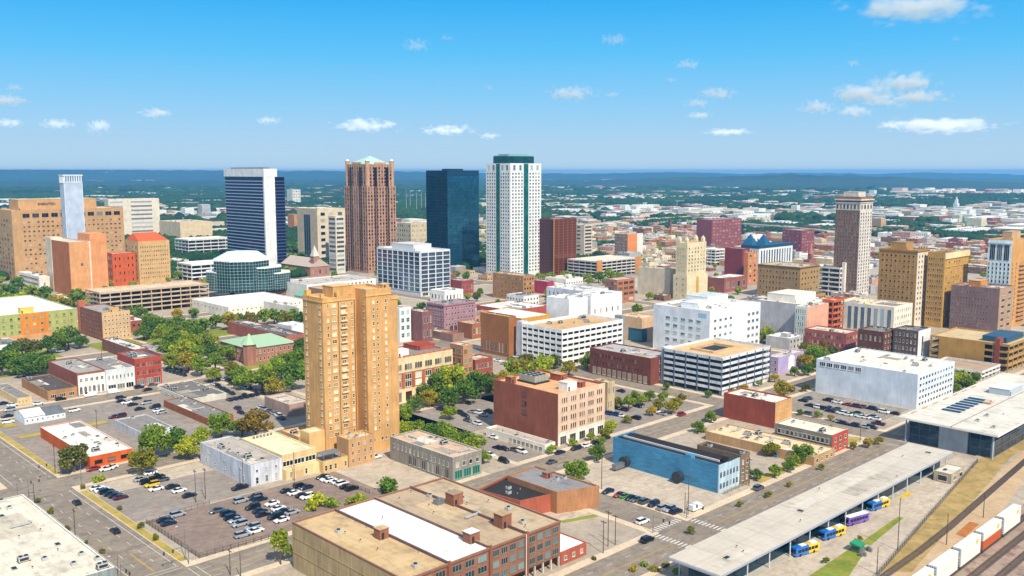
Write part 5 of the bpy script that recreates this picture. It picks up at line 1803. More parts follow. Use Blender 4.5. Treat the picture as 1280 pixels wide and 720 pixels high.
def turreted():
    b = Bld('brick_school', 'red brick hall with pale green hipped roof and corner turret', 'hall', (312, 456, 436, 276, 370))
    W, D, h = b.W, b.D, b.h
    wm, gr = wallm('#b0745c', 'brick'), plain('#9dbb98', .7)
    m = MB()
    m.box(0, 0, -.3, W, D, h)
    b.part(m, 'wall', wm)
    m = MB()
    m.v += [(-.6, -.6, h), (W + .6, -.6, h), (W + .6, D + .6, h), (-.6, D + .6, h), (7, D / 2, h + 4.5), (W - 7, D / 2, h + 4.5)]
    m.f += [(0, 1, 5, 4), (1, 2, 5), (2, 3, 4, 5), (3, 0, 4)]
    m.m += [0] * 4
    b.part(m, 'hip_roof', gr)
    m = MB()
    m.cyl(0.5, .5, -.3, h + 3, 4.2, n=8)
    b.part(m, 'turret', wm)
    m = MB()
    m.cyl(.5, .5, h + 3.001, h + 9.5, 5.2, .2, n=8)
    b.part(m, 'turret_roof', gr)
    b.face(F('R', 10, 2, .4, .5, 'w', .5, .5, .1, .03, gl=GL_D, fr='#e6d2b8'))
    b.face(F('L', 6, 2, .4, .5, 'w', .5, .5, .03, .15, gl=GL_D, fr='#e6d2b8'))
    b.done()
turreted()

# storefront row, left
simple('brick_shop', 'one-storey tan corner shop with dark roof, left end of shop row', 'shop', (60, 501, 489, 27.5, 97), '#b5824a', '#5a5350', [F('R', 3, 1, .6, .6, 'tri', .2, 1.6, gl=GL_D)], 'brick', 3, .5, fin=True)
b = simple('brick_shop', 'two-storey shop with a red and white arcaded front in the shop row', 'shop', (97.5, 495, 467, 62, 133), '#a3583f', '#a5a098', [], 'brick', 5, .6, fin=False)
b.box('white_front', wallm('#efe6dc', 'clean'), .4, -.25, .2, b.W - .4, -.003, b.h - 1.2)
b.face(F('R', 5, 1, .55, .5, 'dbl', 6.2, 2.0, gl=GL_D, fr='#f4efe8'), y0=-.26)
b.face(F('R', 6, 1, .55, .85, 'arch', .3, 7.2, gl=GL_D, fr='#f4efe8'), y0=-.26)
b.done()
simple('white_shop', 'white two-storey shop in the middle of the shop row', 'shop', (133.5, 490, 463, 103, 169.5), '#d9dcd9', '#8f8a86', [F('R', 7, 1, .32, .45, 'd', 5.6, 2.2, gl=GL_D), F('R', 3, 1, .85, .75, 'tri', .3, 8.0, gl=GL_D)], 'clean', 5, .6)
simple('red_shop', 'bright red three-storey shop with arched windows at the right end of the shop row', 'shop', (170, 484, 449, 148, 203), '#b8462c', '#7d736e', [F('R', 8, 2, .48, .5, 'arch', 5.4, 1.4, gl=GL_D, fr='#d9a48c'), F('R', 3, 1, .8, .8, 'tri', .3, 11.2, gl=GL_D)], 'brick', 3, .7)
simple('brick_store', 'brown brick building with a wide white roof behind the shop row', 'store', (168, 452, 437, 128, 186), '#8a5a44', '#ded8cf', [], 'brick', 4, .6)
simple('brick_store', 'low reddish building with a grey roof right of the shop row roofs', 'store', (203, 452, 443, 168, 221), '#a85a40', '#a8a6a8', [F('R', 4, 1, .4, .4)], 'brick', 4, .5)
simple('flat_roofed_store', 'low flat building with a wide dark grey roof among left car parks', 'store', (238, 506, 499, 196, 283), '#cdc9b8', '#77716b', [F('L', 5, 1, .7, .5, 'd', .3, 1, gl=GL_D)], 'clean', 6, .35, cap='#efece0')
simple('brick_warehouse', 'grey-roofed brown brick warehouse beside the olive tree in the left car parks', 'warehouse', (262, 533, 524, 205, 292), '#a0603c', '#85807c', [], 'dirty', 4, .5)
simple('grey_warehouse', 'grey-roofed shed with a pale flank behind the orange store', 'warehouse', (177, 552, 541, 144, 217), '#cfd3d4', '#8b857f', [], 'dirty', 3, .5)
simple('orange_store', 'low bright orange store with a white roof on the street corner at left', 'store', (113, 586, 571, 51, 166), '#cf5f24', '#eee6d8', [F('R', 3, 1, .6, .5, 'd', .8, 1.2, gl=GL_D, fr='#5a3a28')], 'plain', 7, .4, cap='#efe8da')
simple('brick_store', 'small flat pinkish-tan store left of the foot of the tall tan tower', 'store', (362, 521, 506, 331, 388), '#b09484', '#cdbba6', [], 'plain', 3, .5)
def house():
    b = Bld('white_house', 'white gabled house with a long grey-roofed extension on the left avenue', 'house', (31, 531, 522, 18, 57))
    for x0, x1, h, col in ((0, b.W, 3.4, '#eceae4'), (b.W + .01, b.W * 2.0, 3.0, '#6b6f74')):
        W, D = x1 - x0, b.D
        m = MB()
        m.box(x0, 0, -.3, x1, D, h)
        b.part(m, 'wall', wallm('#e2e8ec', 'clean'))
        m = MB()
        m.v += [(x0, -.4, h), (x1, -.4, h), (x1, D + .4, h), (x0, D + .4, h), (x0, D / 2, h + 2.2), (x1, D / 2, h + 2.2)]
        m.f += [(0, 1, 5, 4), (2, 3, 4, 5), (1, 2, 5), (3, 0, 4)]
        m.m += [0] * 4
        b.part(m, 'gable_roof', roofm(col))
        for i in range(4):
            link('window', win_mesh(.9, 1.2, 'w', GL_D, plain('#f4f4f0', .6)), b.root, (x0 + W * (i + .5) / 4, 0, 1.0))
    b.done()
house()
simple('tan_house', 'small cream bungalow with a grey roof at the left edge near the parked cars', 'house', (22, 507, 498, -8, 40), '#dcc08c', '#8a8580', [F('R', 4, 1, .3, .4)], 'plain', 2, .4)
# ------------------------------------------------------------------ ground, roads, rails
def radial_ground():
    me = bpy.data.meshes.new('ground')
    rings = [0, 300, 600, 900, 1300, 1800, 2600, 4000, 6500, 10000, 15000, 13000, 18000]
    n = 64
    vs, fs = [(0, 0, 0)], []
    for r in rings[1:]:
        vs += [(r * math.cos(2 * math.pi * i / n), r * math.sin(2 * math.pi * i / n), 0) for i in range(n)]
    for i in range(n):
        fs.append((0, 1 + i, 1 + (i + 1) % n))
    for k in range(len(rings) - 2):
        for i in range(n):
            a = 1 + k * n
            fs.append((a + i, a + n + i, a + n + (i + 1) % n, a + (i + 1) % n))
    me.from_pydata(vs, [], fs)
    m, nd, lk, b = new_mat('land')
    n1 = noise(nd, lk, 0.0016, 8, rough=0.6)
    n2 = noise(nd, lk, 0.02, 5)
    n3 = noise(nd, lk, 0.006, 6, rough=.7)
    green = mixc(nd, lk, ramp(nd, lk, n2, [(.35, g4(0)), (.65, g4(1))]), hx('#2f5a2c'), hx('#46682f'))
    urb = mixc(nd, lk, ramp(nd, lk, n2, [(.4, g4(0)), (.6, g4(1))]), hx('#8f877b'), hx('#b3a796'))
    c = mixc(nd, lk, ramp(nd, lk, n3, [(.56, g4(0)), (.62, g4(1))]), green, urb)
    # the town's own ground is paved
    t = nd.new('ShaderNodeTexCoord')
    vd = nd.new('ShaderNodeVectorMath')
    vd.operation = 'DISTANCE'
    vd.inputs[1].default_value = (330, 700, 0)
    lk.new(t.outputs['Object'], vd.inputs[0])
    ad = nd.new('ShaderNodeMath')
    ad.operation = 'MULTIPLY_ADD'
    lk.new(n1, ad.inputs[0])
    ad.inputs[1].default_value = 900
    lk.new(vd.outputs['Value'], ad.inputs[2])
    md = nd.new('ShaderNodeMath')
    md.operation = 'DIVIDE'
    md.inputs[1].default_value = 3000
    lk.new(ad.outputs[0], md.inputs[0])
    c = mixc(nd, lk, ramp(nd, lk, md.outputs[0], [(.52, g4(0)), (.62, g4(1))]), urb, c)
    lk.new(c, b.inputs['Base Color'])
    b.inputs['Roughness'].default_value = .95
    me.materials.append(m)
    o = link('ground', me)
    o['kind'] = 'structure'
radial_ground()

def sheet(name, rects, mat, z, kind='structure'):
    m = MB()
    for r in rects:
        if len(r) == 4 and not isinstance(r[0], (tuple, list)):
            a0, a1, b0, b1 = r
            m.quad((a0, b0, z), (a1, b0, z), (a1, b1, z), (a0, b1, z))
        else:
            m.poly([(p[0], p[1], z) for p in r])
    o = m.build(name, mat, None, (0, 0, 0), ANG)
    o['kind'] = kind
    return o

def pxpoly(pts):
    return [AB(x, y) for x, y in pts]

ASPH = groundm('asphalt', '#918576', .82, 1.12, .05, .5, spot='#7c7269', crack=True)
ASPH2 = groundm('asphalt_worn', '#978d83', .82, 1.12, .05, .4, spot='#8c7d70', crack=True)
CONCG = groundm('concrete_paving', '#c0b19d', .84, 1.1, .05, .5, spot='#ad9d89', crack=True)
WALK = groundm('sidewalk_concrete', '#d2bea3', .86, 1.1, .1, .8)
DRY = groundm('dry_grass', '#b29660', .65, 1.2, .09, .35, spot='#8f7c48')
GRASS = groundm('green_grass', '#7d8a35', .7, 1.25, .1, .9, spot='#97863f')
GRAVEL = groundm('ballast', '#a08c7c', .72, 1.15, .05, .9, spot='#7d6656')
DIRT = groundm('dirt_track', '#c2a683', .85, 1.1, .05, .5, spot='#b39672')
sheet('pavement', [(-160, 760, -40, 900)], groundm('city_paving', '#b3a593', .78, 1.12, .03, .3, spot='#9b8d7d'), .005)
AV = [(163, 179), (247, 263), (363, 378), (491, 506), (610, 625), (728, 744), (850, 866)]
ST = [(97, 115), (241, 256), (398, 413), (536, 551), (662, 677)]
sheet('street', [(a0, a1, 60 if a0 == 97 else 170.6, 1000) for a0, a1 in ST[:1] + ST[2:]] + [(241, 256, 179, 263)], ASPH, .014)
sheet('avenue', [(-200, 404, 163, 179), (404, 760, 170.5, 179)] + [(-200, 760, b0, b1) for b0, b1 in AV[1:]], ASPH, .019)
# kerbed sidewalks along the blocks
def sidewalks():
    m = MB()
    w = 3.2
    ea = [-200] + [x for s in ST for x in s] + [760]
    eb = [x for s in AV for x in s]
    blocks_a = [(ea[i], ea[i + 1]) for i in range(0, len(ea), 2)]
    blocks_b = [(185 if False else eb[i], eb[i + 1]) for i in range(1, len(eb) - 1, 2)]
    for a0, a1 in blocks_a:
        for b0, b1 in blocks_b:
            if a0 == 115 and b0 == 179:
                a1 = 241
            m.box(a0, b0, -.1, a1, b0 + w, .13)
            m.box(a0, b1 - w, -.1, a1, b1, .13)
            m.box(a0, b0 + w, -.1, a0 + w, b1 - w, .13)
            m.box(a1 - w, b0 + w, -.1, a1, b1 - w, .13)
        if a0 < 400:
            m.box(a0, 160.4, -.1, a1, 163, .13)
    o = m.build('sidewalk', WALK, None, (0, 0, 0), ANG)
    o['kind'] = 'structure'
sidewalks()
sheet('parking_lot', [(118.3, 164.5, 310.5, 359.7), (118.3, 236, 381.5, 487.5), (256, 275.5, 266.5, 359.5), (416.5, 462.5, 190, 243.5), (256, 330, 313, 359.5), (320, 394.5, 266.5, 359.5)], ASPH2, .009)
sheet('fenced_parking_lot', [(121, 198, 266.3, 309.0)], groundm('lot_asphalt', '#8f7d71', .84, 1.1, .05, .4, spot='#806f63', crack=True), .01)
sheet('concrete_lot', [(198.5, 223.5, 266.3, 309), (259.3, 287.5, 182.3, 243.7), (118.4, 164, 345, 359), (199, 238, 208, 243.6)], CONCG, .0115)
sheet('bus_yard', [pxpoly([(930, 720), (1090, 720), (1218, 585), (1196, 570), (1140, 600)])], CONCG, .012)
sheet('dirt_track', [pxpoly([(1095, 735), (1180, 735), (1215, 688), (1300, 575), (1300, 545), (1240, 600)])], DIRT, .016)
sheet('rail_bed', [(150, 760, 30, 104)], GRAVEL, .012)
g = sheet('dry_grass', [pxpoly([(1100, 715), (1222, 577), (1250, 550), (1310, 522), (1310, 548), (1265, 570), (1205, 640), (1140, 715)])], DRY, .02, 'stuff')
g2 = sheet('lawn_grass', [pxpoly([(1008, 722), (1068, 682), (1085, 684), (1060, 722)]), pxpoly([(1076, 678), (1122, 646), (1130, 647), (1088, 682)]), pxpoly([(700, 651), (752, 641), (757, 644), (704, 654)])], GRASS, .021, 'stuff')
g4_ = sheet('park_grass', [(225, 300, 575, 665), (300, 352, 590, 664), (116, 200, 590, 664), (258, 318, 508, 522), (120, 320, 840, 960), (265, 318, 364.5 + 14, 379.8)], GRASS, .013, 'stuff')
sheet('rust_soil', [pxpoly([(1194, 668), (1212, 652), (1224, 655), (1206, 672)])], groundm('rust_soil', '#b4713a', .7, 1.2, .2, .6), .018)
g3 = sheet('verge_grass', [(115.4, 118, 268, 355), (115.6, 118.1, 383, 480), (91, 94.4, 268, 345), (121, 127, 470, 486), (121, 160, 446, 452), (165, 200, 262.5, 265.2), (310, 343, 182.5, 187), (378, 396, 182.5, 186.5)], groundm('verge_turf', '#b39a52', .7, 1.2, .15, .7, spot='#8f8f3c'), .137, 'stuff')

# painted markings
def markings():
    m, y = MB(), MB()
    def ln(mb, a0, b0, a1, b1, w=.18, z=.026):
        d = math.hypot(a1 - a0, b1 - b0)
        nx, ny = -(b1 - b0) / d * w / 2, (a1 - a0) / d * w / 2
        mb.quad((a0 - nx, b0 - ny, z), (a1 - nx, b1 - ny, z), (a1 + nx, b1 + ny, z), (a0 + nx, b0 + ny, z))
    for a in (99.6, 113.2):
        for b0, b1 in ((266, 360), (381, 488), (182, 245)):
            ln(m, a, b0, a, b1)
    for b in range(184, 486, 9):
        if 245 < b < 266 or 360 < b < 381:
            continue
        ln(m, 103.5, b, 103.5, b + 3)
        ln(m, 109.5, b, 109.5, b + 3)
    ln(y, 106.4, 267, 106.4, 285)
    ln(y, 106.8, 267, 106.8, 285)
    for b0, b1 in AV[:4]:
        c = (b0 + b1) / 2
        for a0, a1 in ((118, 238), (259, 395), (416, 533), (554, 660), (20, 94)):
            if b0 == 163 and a0 > 400:
                continue
            ln(y, a0, c - .15, a1, c - .15, .12)
            ln(y, a0, c + .15, a1, c + .15, .12)
            for q in (c - 3.6, c + 3.6):
                a = a0
                while a < a1:
                    ln(m, a, q, min(a1, a + 3), q, .14)
                    a += 9
    # crosswalk ladders
    for a in (238.5, 258.5):
        for k in range(10):
            ln(m, a - 1.5, 164.5 + k * 1.5, a + 1.5, 164.5 + k * 1.5, .6)
    for k in range(9):
        ln(m, 242 + k * 1.6, 180.5, 242 + k * 1.6, 183.5, .6)
    for a in (96, 116.3):
        ln(m, a - 1.2, 248, a - 1.2, 262, .2)
        ln(m, a + 1.2, 248, a + 1.2, 262, .2)
    for b in (245.6, 264.6):
        ln(m, 98, b - 1, 114, b - 1, .2)
        ln(m, 98, b + 1, 114, b + 1, .2)
    for a in (396, 415):
        ln(m, a - 1, 164, a - 1, 178, .25)
        ln(m, a + 1, 164, a + 1, 178, .25)
    # stall lines
    for a0, a1, b0, b1, st in ((259.6, 264.5, 184, 243, 2.7), (282.5, 287.2, 190, 238, 2.7), (419, 424, 192, 242, 2.7), (434, 444, 192, 242, 2.7), (455, 460, 192, 242, 2.7)):
        b = b0
        while b < b1:
            ln(m, a0, b, a1, b, .12)
            b += st
    for b0, b1, a0, a1 in ((318, 323, 262, 328), (280, 285, 324, 392), (300, 310, 324, 392)):
        a = a0
        while a < a1:
            ln(m, a, b0, a, b1, .12)
            a += 2.75
    o = m.build('road_marking', groundm('white_road_paint', '#d6d2ca', .8, 1.1, .4, 2), None, (0, 0, 0), ANG)
    o['kind'] = 'structure'
    o = y.build('road_marking', groundm('yellow_road_paint', '#c9a243', .8, 1.1, .4, 2), None, (0, 0, 0), ANG)
    o['kind'] = 'structure'
    m = MB()
    p = pxpoly([(1103, 627), (1112, 616), (1138, 612), (1138, 620), (1118, 624), (1110, 628)])
    m.poly([(q[0], q[1], .03) for q in p])
    o = m.build('road_marking', groundm('yellow_kerb_paint', '#d8b21e', .8, 1.1, .4, 2), None, (0, 0, 0), ANG)
    o['kind'] = 'structure'
markings()

# planted bed along the avenue, beside the canopy
def rails():
    m, s = MB(), MB()
    for b in (99.5, 94.2, 88.5, 82.5, 76):
        for q in (-.72, .72):
            m.box(150, b + q - .05, .1, 760, b + q + .05, .32)
        a = 200
        while a < 470:
            s.box(a, b - 1.3, .0, a + .25, b + 1.3, .15)
            a += .75
    pl = [AB(x, y) for x, y in ((1085, 738), (1107, 719), (1148, 690), (1187, 659), (1230, 621), (1282, 576), (1320, 545))]
    for p, q in zip(pl, pl[1:]):
        d = math.hypot(q[0] - p[0], q[1] - p[1])
        e = ((q[0] - p[0]) / d, (q[1] - p[1]) / d)
        nr = (-e[1], e[0])
        for k in (-.72, .72):
            m.tube((p[0] + nr[0] * k, p[1] + nr[1] * k, .2), (q[0] + nr[0] * k, q[1] + nr[1] * k, .2), .07, n=4)
        t = 0
        while t < d:
            c = (p[0] + e[0] * t, p[1] + e[1] * t)
            s.prism([(c[0] - nr[0] * 1.3, c[1] - nr[1] * 1.3), (c[0] - nr[0] * 1.3 + e[0] * .28, c[1] - nr[1] * 1.3 + e[1] * .28), (c[0] + nr[0] * 1.3 + e[0] * .28, c[1] + nr[1] * 1.3 + e[1] * .28), (c[0] + nr[0] * 1.3, c[1] + nr[1] * 1.3)], .0, .14)
            t += .7
    o = m.build('rails', plain('#6a5a50', .45, .5), None, (0, 0, 0), ANG)
    tag(o, 'parallel steel railway rails running along the bottom right edge', 'railway')
    o = s.build('sleepers', plain('#5d5048', .9), None, (0, 0, 0), ANG)
    tag(o, 'dark timber sleepers under the railway rails at bottom right', 'sleepers', kind='stuff')
rails()
# ------------------------------------------------------------------ vehicles
ORD = ['leftmost', 'second', 'third', 'fourth', 'fifth', 'sixth', 'seventh', 'eighth', 'ninth', 'tenth', 'eleventh', 'twelfth', 'thirteenth', 'fourteenth', 'fifteenth', 'sixteenth', 'seventeenth', 'eighteenth', 'nineteenth', 'twentieth', 'twenty-first', 'twenty-second', 'twenty-third', 'twenty-fourth', 'twenty-fifth', 'twenty-sixth', 'twenty-seventh', 'twenty-eighth', 'twenty-ninth', 'thirtieth', 'thirty-first', 'thirty-second', 'thirty-third', 'thirty-fourth', 'thirty-fifth', 'thirty-sixth', 'thirty-seventh', 'thirty-eighth', 'thirty-ninth', 'fortieth']
def nth(i):
    return 'leftmost' if i == 0 else ORD[i] + ' from left'
PAINT = {'k': ('black', '#14161a'), 'w': ('white', '#e9e9e6'), 's': ('silver', '#a9adb2'), 'g': ('grey', '#5a5e64'), 'r': ('red', '#9e1c1c'), 'b': ('blue', '#1f3f8a'),
         'd': ('dark blue', '#17233c'), 'y': ('yellow', '#d9b41c'), 'n': ('green', '#4f9a3a'), 'p': ('maroon', '#5a1632'), 't': ('tan', '#b29c78')}
def carpaint(k):
    return plain(PAINT[k][1], .25, .0 if k in 'wy' else .25, name='car_paint_' + PAINT[k][0].replace(' ', '_'), coat=.8)
CARGL = plain('#10161c', .06, 0, name='car_glass')
TYRE = plain('#141414', .9, name='tyre')
def loft(mb, secs, mi=0):
    """secs: (x, half width low, half width high, z low, z high)"""
    n = len(mb.v)
    for x, w0, w1, z0, z1 in secs:
        mb.v += [(x, -w0, z0), (x, -w0, (z0 + z1) / 2 + .05), (x, -w1, z1), (x, w1, z1), (x, w0, (z0 + z1) / 2 + .05), (x, w0, z0)]
    for k in range(len(secs) - 1):
        for i in range(6):
            j = (i + 1) % 6
            mb.f.append((n + k * 6 + i, n + (k + 1) * 6 + i, n + (k + 1) * 6 + j, n + k * 6 + j))
            mb.m.append(mi)
    mb.f.append(tuple(range(n, n + 6)))
    mb.f.append(tuple(range(n + len(secs) * 6 - 1, n + len(secs) * 6 - 7, -1)))
    mb.m += [mi, mi]
KINDS = {
    'car': dict(L=4.7, body=[(-2.35, .72, .62, .42, .82), (-2.2, .88, .74, .3, .98), (-1.5, .91, .78, .25, 1.0), (1.0, .91, .8, .25, .98), (2.0, .88, .72, .28, .82), (2.33, .74, .6, .4, .66)],
                cab=[(-1.75, .72, .7, .95, 1.0), (-1.05, .74, .58, .95, 1.44), (.1, .74, .6, .95, 1.46), (1.05, .72, .68, .93, .98)], roof=(-1.0, .12, .56, 1.44)),
    'suv': dict(L=4.8, body=[(-2.4, .8, .72, .45, 1.1), (-2.3, .92, .8, .35, 1.15), (-1.0, .95, .84, .3, 1.15), (1.0, .95, .84, .3, 1.12), (2.1, .92, .76, .34, .98), (2.4, .8, .66, .45, .8)],
                cab=[(-2.3, .8, .72, 1.1, 1.16), (-1.95, .82, .66, 1.1, 1.74), (.3, .82, .68, 1.1, 1.78), (1.2, .8, .74, 1.08, 1.14)], roof=(-1.95, .32, .66, 1.755)),
    'pickup': dict(L=5.6, body=[(-2.8, .86, .84, .5, 1.1), (-2.6, .95, .92, .42, 1.12), (-.6, .97, .92, .4, 1.12), (1.0, .97, .86, .4, 1.16), (2.5, .95, .8, .42, 1.05), (2.8, .86, .74, .5, .9)],
                   cab=[(-.75, .82, .74, 1.08, 1.14), (-.6, .84, .7, 1.1, 1.8), (.6, .84, .7, 1.1, 1.84), (1.35, .8, .76, 1.1, 1.16)], roof=(-.6, .62, .68, 1.815)),
    'van': dict(L=5.4, body=[(-2.7, .9, .82, .4, 2.0), (-2.6, .98, .86, .35, 2.15), (1.2, .98, .86, .35, 2.15), (1.9, .97, .84, .35, 1.4), (2.6, .92, .74, .38, 1.05), (2.7, .84, .66, .45, .9)],
                cab=[(1.0, .9, .8, 1.2, 2.05), (1.25, .9, .8, 1.2, 2.1), (1.95, .86, .8, 1.15, 1.42)], roof=(-2.4, 1.2, .84, 2.14)),
}
VM = {}
def vehicle_parts(kind):
    if kind in VM:
        return VM[kind]
    K = KINDS[kind]
    m = MB()
    loft(m, K['body'])
    x0, x1, w, z = K['roof']
    m.box(x0, -w, z - .02, x1, w, z + .05)
    if kind == 'pickup':
        m.box(-2.6, -.75, 1.125, -.75, .75, 1.14, 1)
    body = m.mesh('body', [carpaint('w'), DARKM])
    m = MB()
    loft(m, K['cab'])
    win = m.mesh('windows', CARGL)
    m = MB()
    n = 12
    r = .34 if kind in ('car',) else .38
    b = 0
    for y in (-.12, .12):
        m.v += [(r * math.cos(2 * math.pi * i / n), y, r + r * math.sin(2 * math.pi * i / n)) for i in range(n)]
    for i in range(n):
        j = (i + 1) % n
        m.f.append((i, j, n + j, n + i))
    m.f += [tuple(range(n)), tuple(range(2 * n - 1, n - 1, -1))]
    m.m += [0] * (n + 2)
    wheel = m.mesh('wheel', TYRE)
    m = MB()
    m.box(-.06, -.16, -.08, .06, .16, .08)
    head = m.mesh('headlight', plain('#e6e8e6', .15))
    tail = m.mesh('taillight', plain('#8a1414', .25))
    VM[kind] = (body, win, wheel, head, tail)
    return VM[kind]

CAR_SPOTS = []
def put_car(x, y, rz, kind, paint, label, near=True, group=None, z=0.0):
    body, win, wheel, head, tail = vehicle_parts(kind)
    rt = empty('parked_car' if kind in ('car', 'suv') else ('pickup_truck' if kind == 'pickup' else 'van'), (x, y, z + .03), rz)
    rt.scale = (1.16, 1.16, 1.16)
    tag(rt, label, {'car': 'car', 'suv': 'car', 'pickup': 'pickup truck', 'van': 'van'}[kind], group)
    o = link('body', body, rt)
    o.material_slots[0].link = 'OBJECT'
    o.material_slots[0].material = carpaint(paint)
    link('windows', win, rt)
    L = KINDS[kind]['L']
    for sx in (-.3, .31):
        for sy in (-.82, .82):
            link('wheel', wheel, rt, (L * sx, sy, 0))
    if near:
        for sy in (-.6, .6):
            link('headlight', head, rt, (L * .488, sy, .72))
            link('taillight', tail, rt, (-L * .488, sy, .8))
    return rt

HEAD = {'u': ANG, '-u': ANG + math.pi, 'v': ANG + math.pi / 2, '-v': ANG - math.pi / 2}
def lot(place, head, spots, near=True, moving=False):
    """spots: (x, y, paint[, kind]) seen in the picture"""
    spots = sorted(spots, key=lambda s: s[0])
    cnt = {}
    for i, s in enumerate(spots):
        p = G(s[0], s[1])
        rr = random.Random(i * 7 + int(s[0]))
        kind = s[3] if len(s) > 3 else rr.choice(['car', 'car', 'suv'])
        h = HEAD[head] + rr.uniform(-.04, .04) + (math.pi if rr.random() < .35 and not moving else 0)
        word = {'car': 'car', 'suv': 'SUV', 'pickup': 'pickup truck', 'van': 'van'}[kind]
        if len(spots) == 1:
            lab = '%s %s %s' % (PAINT[s[2]][0], word, place)
        else:
            lab = '%s %s %s %s' % (PAINT[s[2]][0], word, nth(i), place)
        put_car(p[0], p[1], h, kind, s[2], lab, near, None if len(spots) == 1 else 'cars ' + place)
    return

def seq(p, q, paints, kinds=None):
    n = len(paints)
    return [(p[0] + (q[0] - p[0]) * i / max(1, n - 1), p[1] + (q[1] - p[1]) * i / max(1, n - 1), c) for i, c in enumerate(paints)]

lot('in the verge-side row of the corner lot', 'u', seq((121.5, 612), (151, 623.5), 'wwkkkp'))
lot('in the cluster around the yellow car', 'u', [(176, 601, 's'), (184, 604.5, 'k'), (190, 608, 'y'), (195, 613, 'w'), (196, 598.5, 'k', 'pickup'), (203, 601.5, 'g'), (188, 593, 'w')])
lot('in the trio nearest the twin poles', 'u', [(216, 610, 'k'), (224, 615, 'w'), (237, 621, 'k')])
lot('by the orange store front', 'u', [(117, 588, 'r'), (133, 588, 'w'), (139, 585.5, 'w')])
lot('near the fenced lot\'s upper corner', 'u', [(206, 652, 'k'), (211, 656, 'd'), (222, 645.5, 's', 'suv'), (271, 640.5, 'g')])
lot('in the fenced lot\'s short left row', 'u', [(285, 644, 'k'), (290, 649, 'd'), (295, 652.5, 's'), (300, 657.5, 's', 'suv')])
lot('by the roadside fence of the lot', 'u', [(303, 671, 's', 'suv'), (316, 661.5, 's'), (320, 665.5, 'w')])
lot('in the fenced lot\'s middle cluster', 'u', [(301, 628, 's', 'suv'), (319, 623.5, 'k'), (325, 626, 'd'), (316, 636, 'k'), (325, 640.5, 'd'), (329, 645, 'k'), (340, 631.5, 'w'), (348, 637.5, 'w'), (356, 640.5, 'd'), (365, 642.5, 's'), (344, 648, 'k', 'suv'), (352, 652, 'w')])
lot('in the fenced lot\'s upper cluster', 'u', [(359, 615, 'd'), (368, 618, 'w'), (375, 609, 'k'), (383, 611, 'd'), (378, 621, 'k'), (384, 623, 'w')])
lot('in the back row below cream shops', 'u', [(403, 598, 'k'), (408, 600.5, 'w'), (413, 602, 'w'), (422, 604, 'w'), (428, 606.5, 'w'), (433, 610, 'k'), (440, 612.5, 'k')])
lot('beside the white painted warehouse wall', 'u', [(300, 611.5, 'k', 'pickup')])
lot('alone in the concrete court below the tan tower', 'u', [(468, 573.5, 'w', 'pickup')])
lot('driving on the left street, farther up', 'v', [(96, 630, 'k', 'car')], moving=True)
lot('driving on the left street, nearer the viewer', 'v', [(144, 665.5, 'k', 'car')], moving=True)
lot('in the row before the blue warehouse lot', 'u', [(760, 616, 'd'), (774, 620.5, 'r'), (781, 622, 'n'), (788, 624.5, 'k'), (795, 626.5, 'g'), (806, 629, 'g', 'suv'), (817, 632.5, 'd'), (829, 637, 's'), (837, 639, 's'), (845, 641.5, 'd')])
lot('on the avenue just short of the crosswalk', 'u', [(809, 677, 'k', 'suv')], moving=True)
lot('parked at the far corner by the crosswalk', 'u', [(870, 637, 'w', 'van')])
lot('crossing the junction by the crosswalk', 'u', [(803, 654, 'w', 'suv')], moving=True)
lot('in the yard before the shop strip', 'v', [(617, 548, 'w'), (622, 561, 'k'), (630, 562.5, 'd'), (643, 564, 'g'), (652, 566, 'w'), (613, 570, 'w'), (630, 578, 'k', 'suv')])
lot('along the avenue kerb by the shop strip', 'u', [(690, 579, 'g'), (700, 567, 'd'), (720, 562, 'k'), (733, 558.5, 'w'), (745, 554, 'd'), (757, 549, 'k')])
lot('in the shady lot behind red brick office', 'v', [(551, 513, 'd'), (584, 505, 'k'), (576, 518, 'd'), (582, 521, 'k'), (590, 516, 's'), (597, 517, 'w'), (585, 527, 'g'), (596, 531, 'w'), (604, 520, 's'), (610, 516, 'k')])
lot('in the leafy lot before brown brick', 'v', [(760, 501, 'd'), (769, 511, 'k'), (780, 513.5, 'k'), (797, 509, 'd'), (760, 518, 'b'), (769, 519.5, 'b'), (776, 521, 'w'), (820, 516, 'w'), (827, 518.5, 's'), (776, 490, 'k'), (833, 509, 's'), (795, 524, 'k')])
lot('on the brick-paved corner below the blue-grey garage', 'u', [(852, 519.5, 'r', 'suv')])
lot('in upper rows below the windowless white block', 'v', [(1004, 502, 'k'), (1010, 499, 'g'), (1035, 501.5, 'k'), (1046, 504, 'w'), (1059, 507, 'r', 'car'), (1072, 509.5, 'p'), (1080, 510, 'g'), (1092, 512.5, 'k', 'suv'), (1105, 516.5, 'w'), (1118, 518, 'k')])
lot('in middle rows below the windowless white block', 'v', [(1012, 508, 'k'), (1024, 511, 'w'), (1029, 512, 'd'), (1035, 511, 'b'), (1038, 515, 'd'), (1048, 513, 'g'), (1052, 518, 'w'), (1059, 519.5, 'w'), (1066, 519, 'n'), (1073, 518, 'd'), (1075, 522, 'w'), (1081, 523, 'w'), (1090, 522, 'g'), (1094, 525, 'w')])
lot('in near row below the windowless white block', 'v', [(1008, 518.5, 'g'), (1047, 528, 's'), (1053, 530, 'k'), (1067, 533, 'd'), (1080, 535, 's'), (1090, 536, 'd', 'suv'), (1098, 531, 'p', 'pickup')])
lot('among shrubs behind the blue warehouse', 'v', [(942, 561, 'g'), (950, 552, 's'), (934, 553, 'w')])
lot('on the avenue beside the bus canopy', 'u', [(905, 610, 'w'), (987, 588, 's'), (1040, 563, 'w'), (948, 612, 'g'), (1012, 570, 'k')], moving=True)
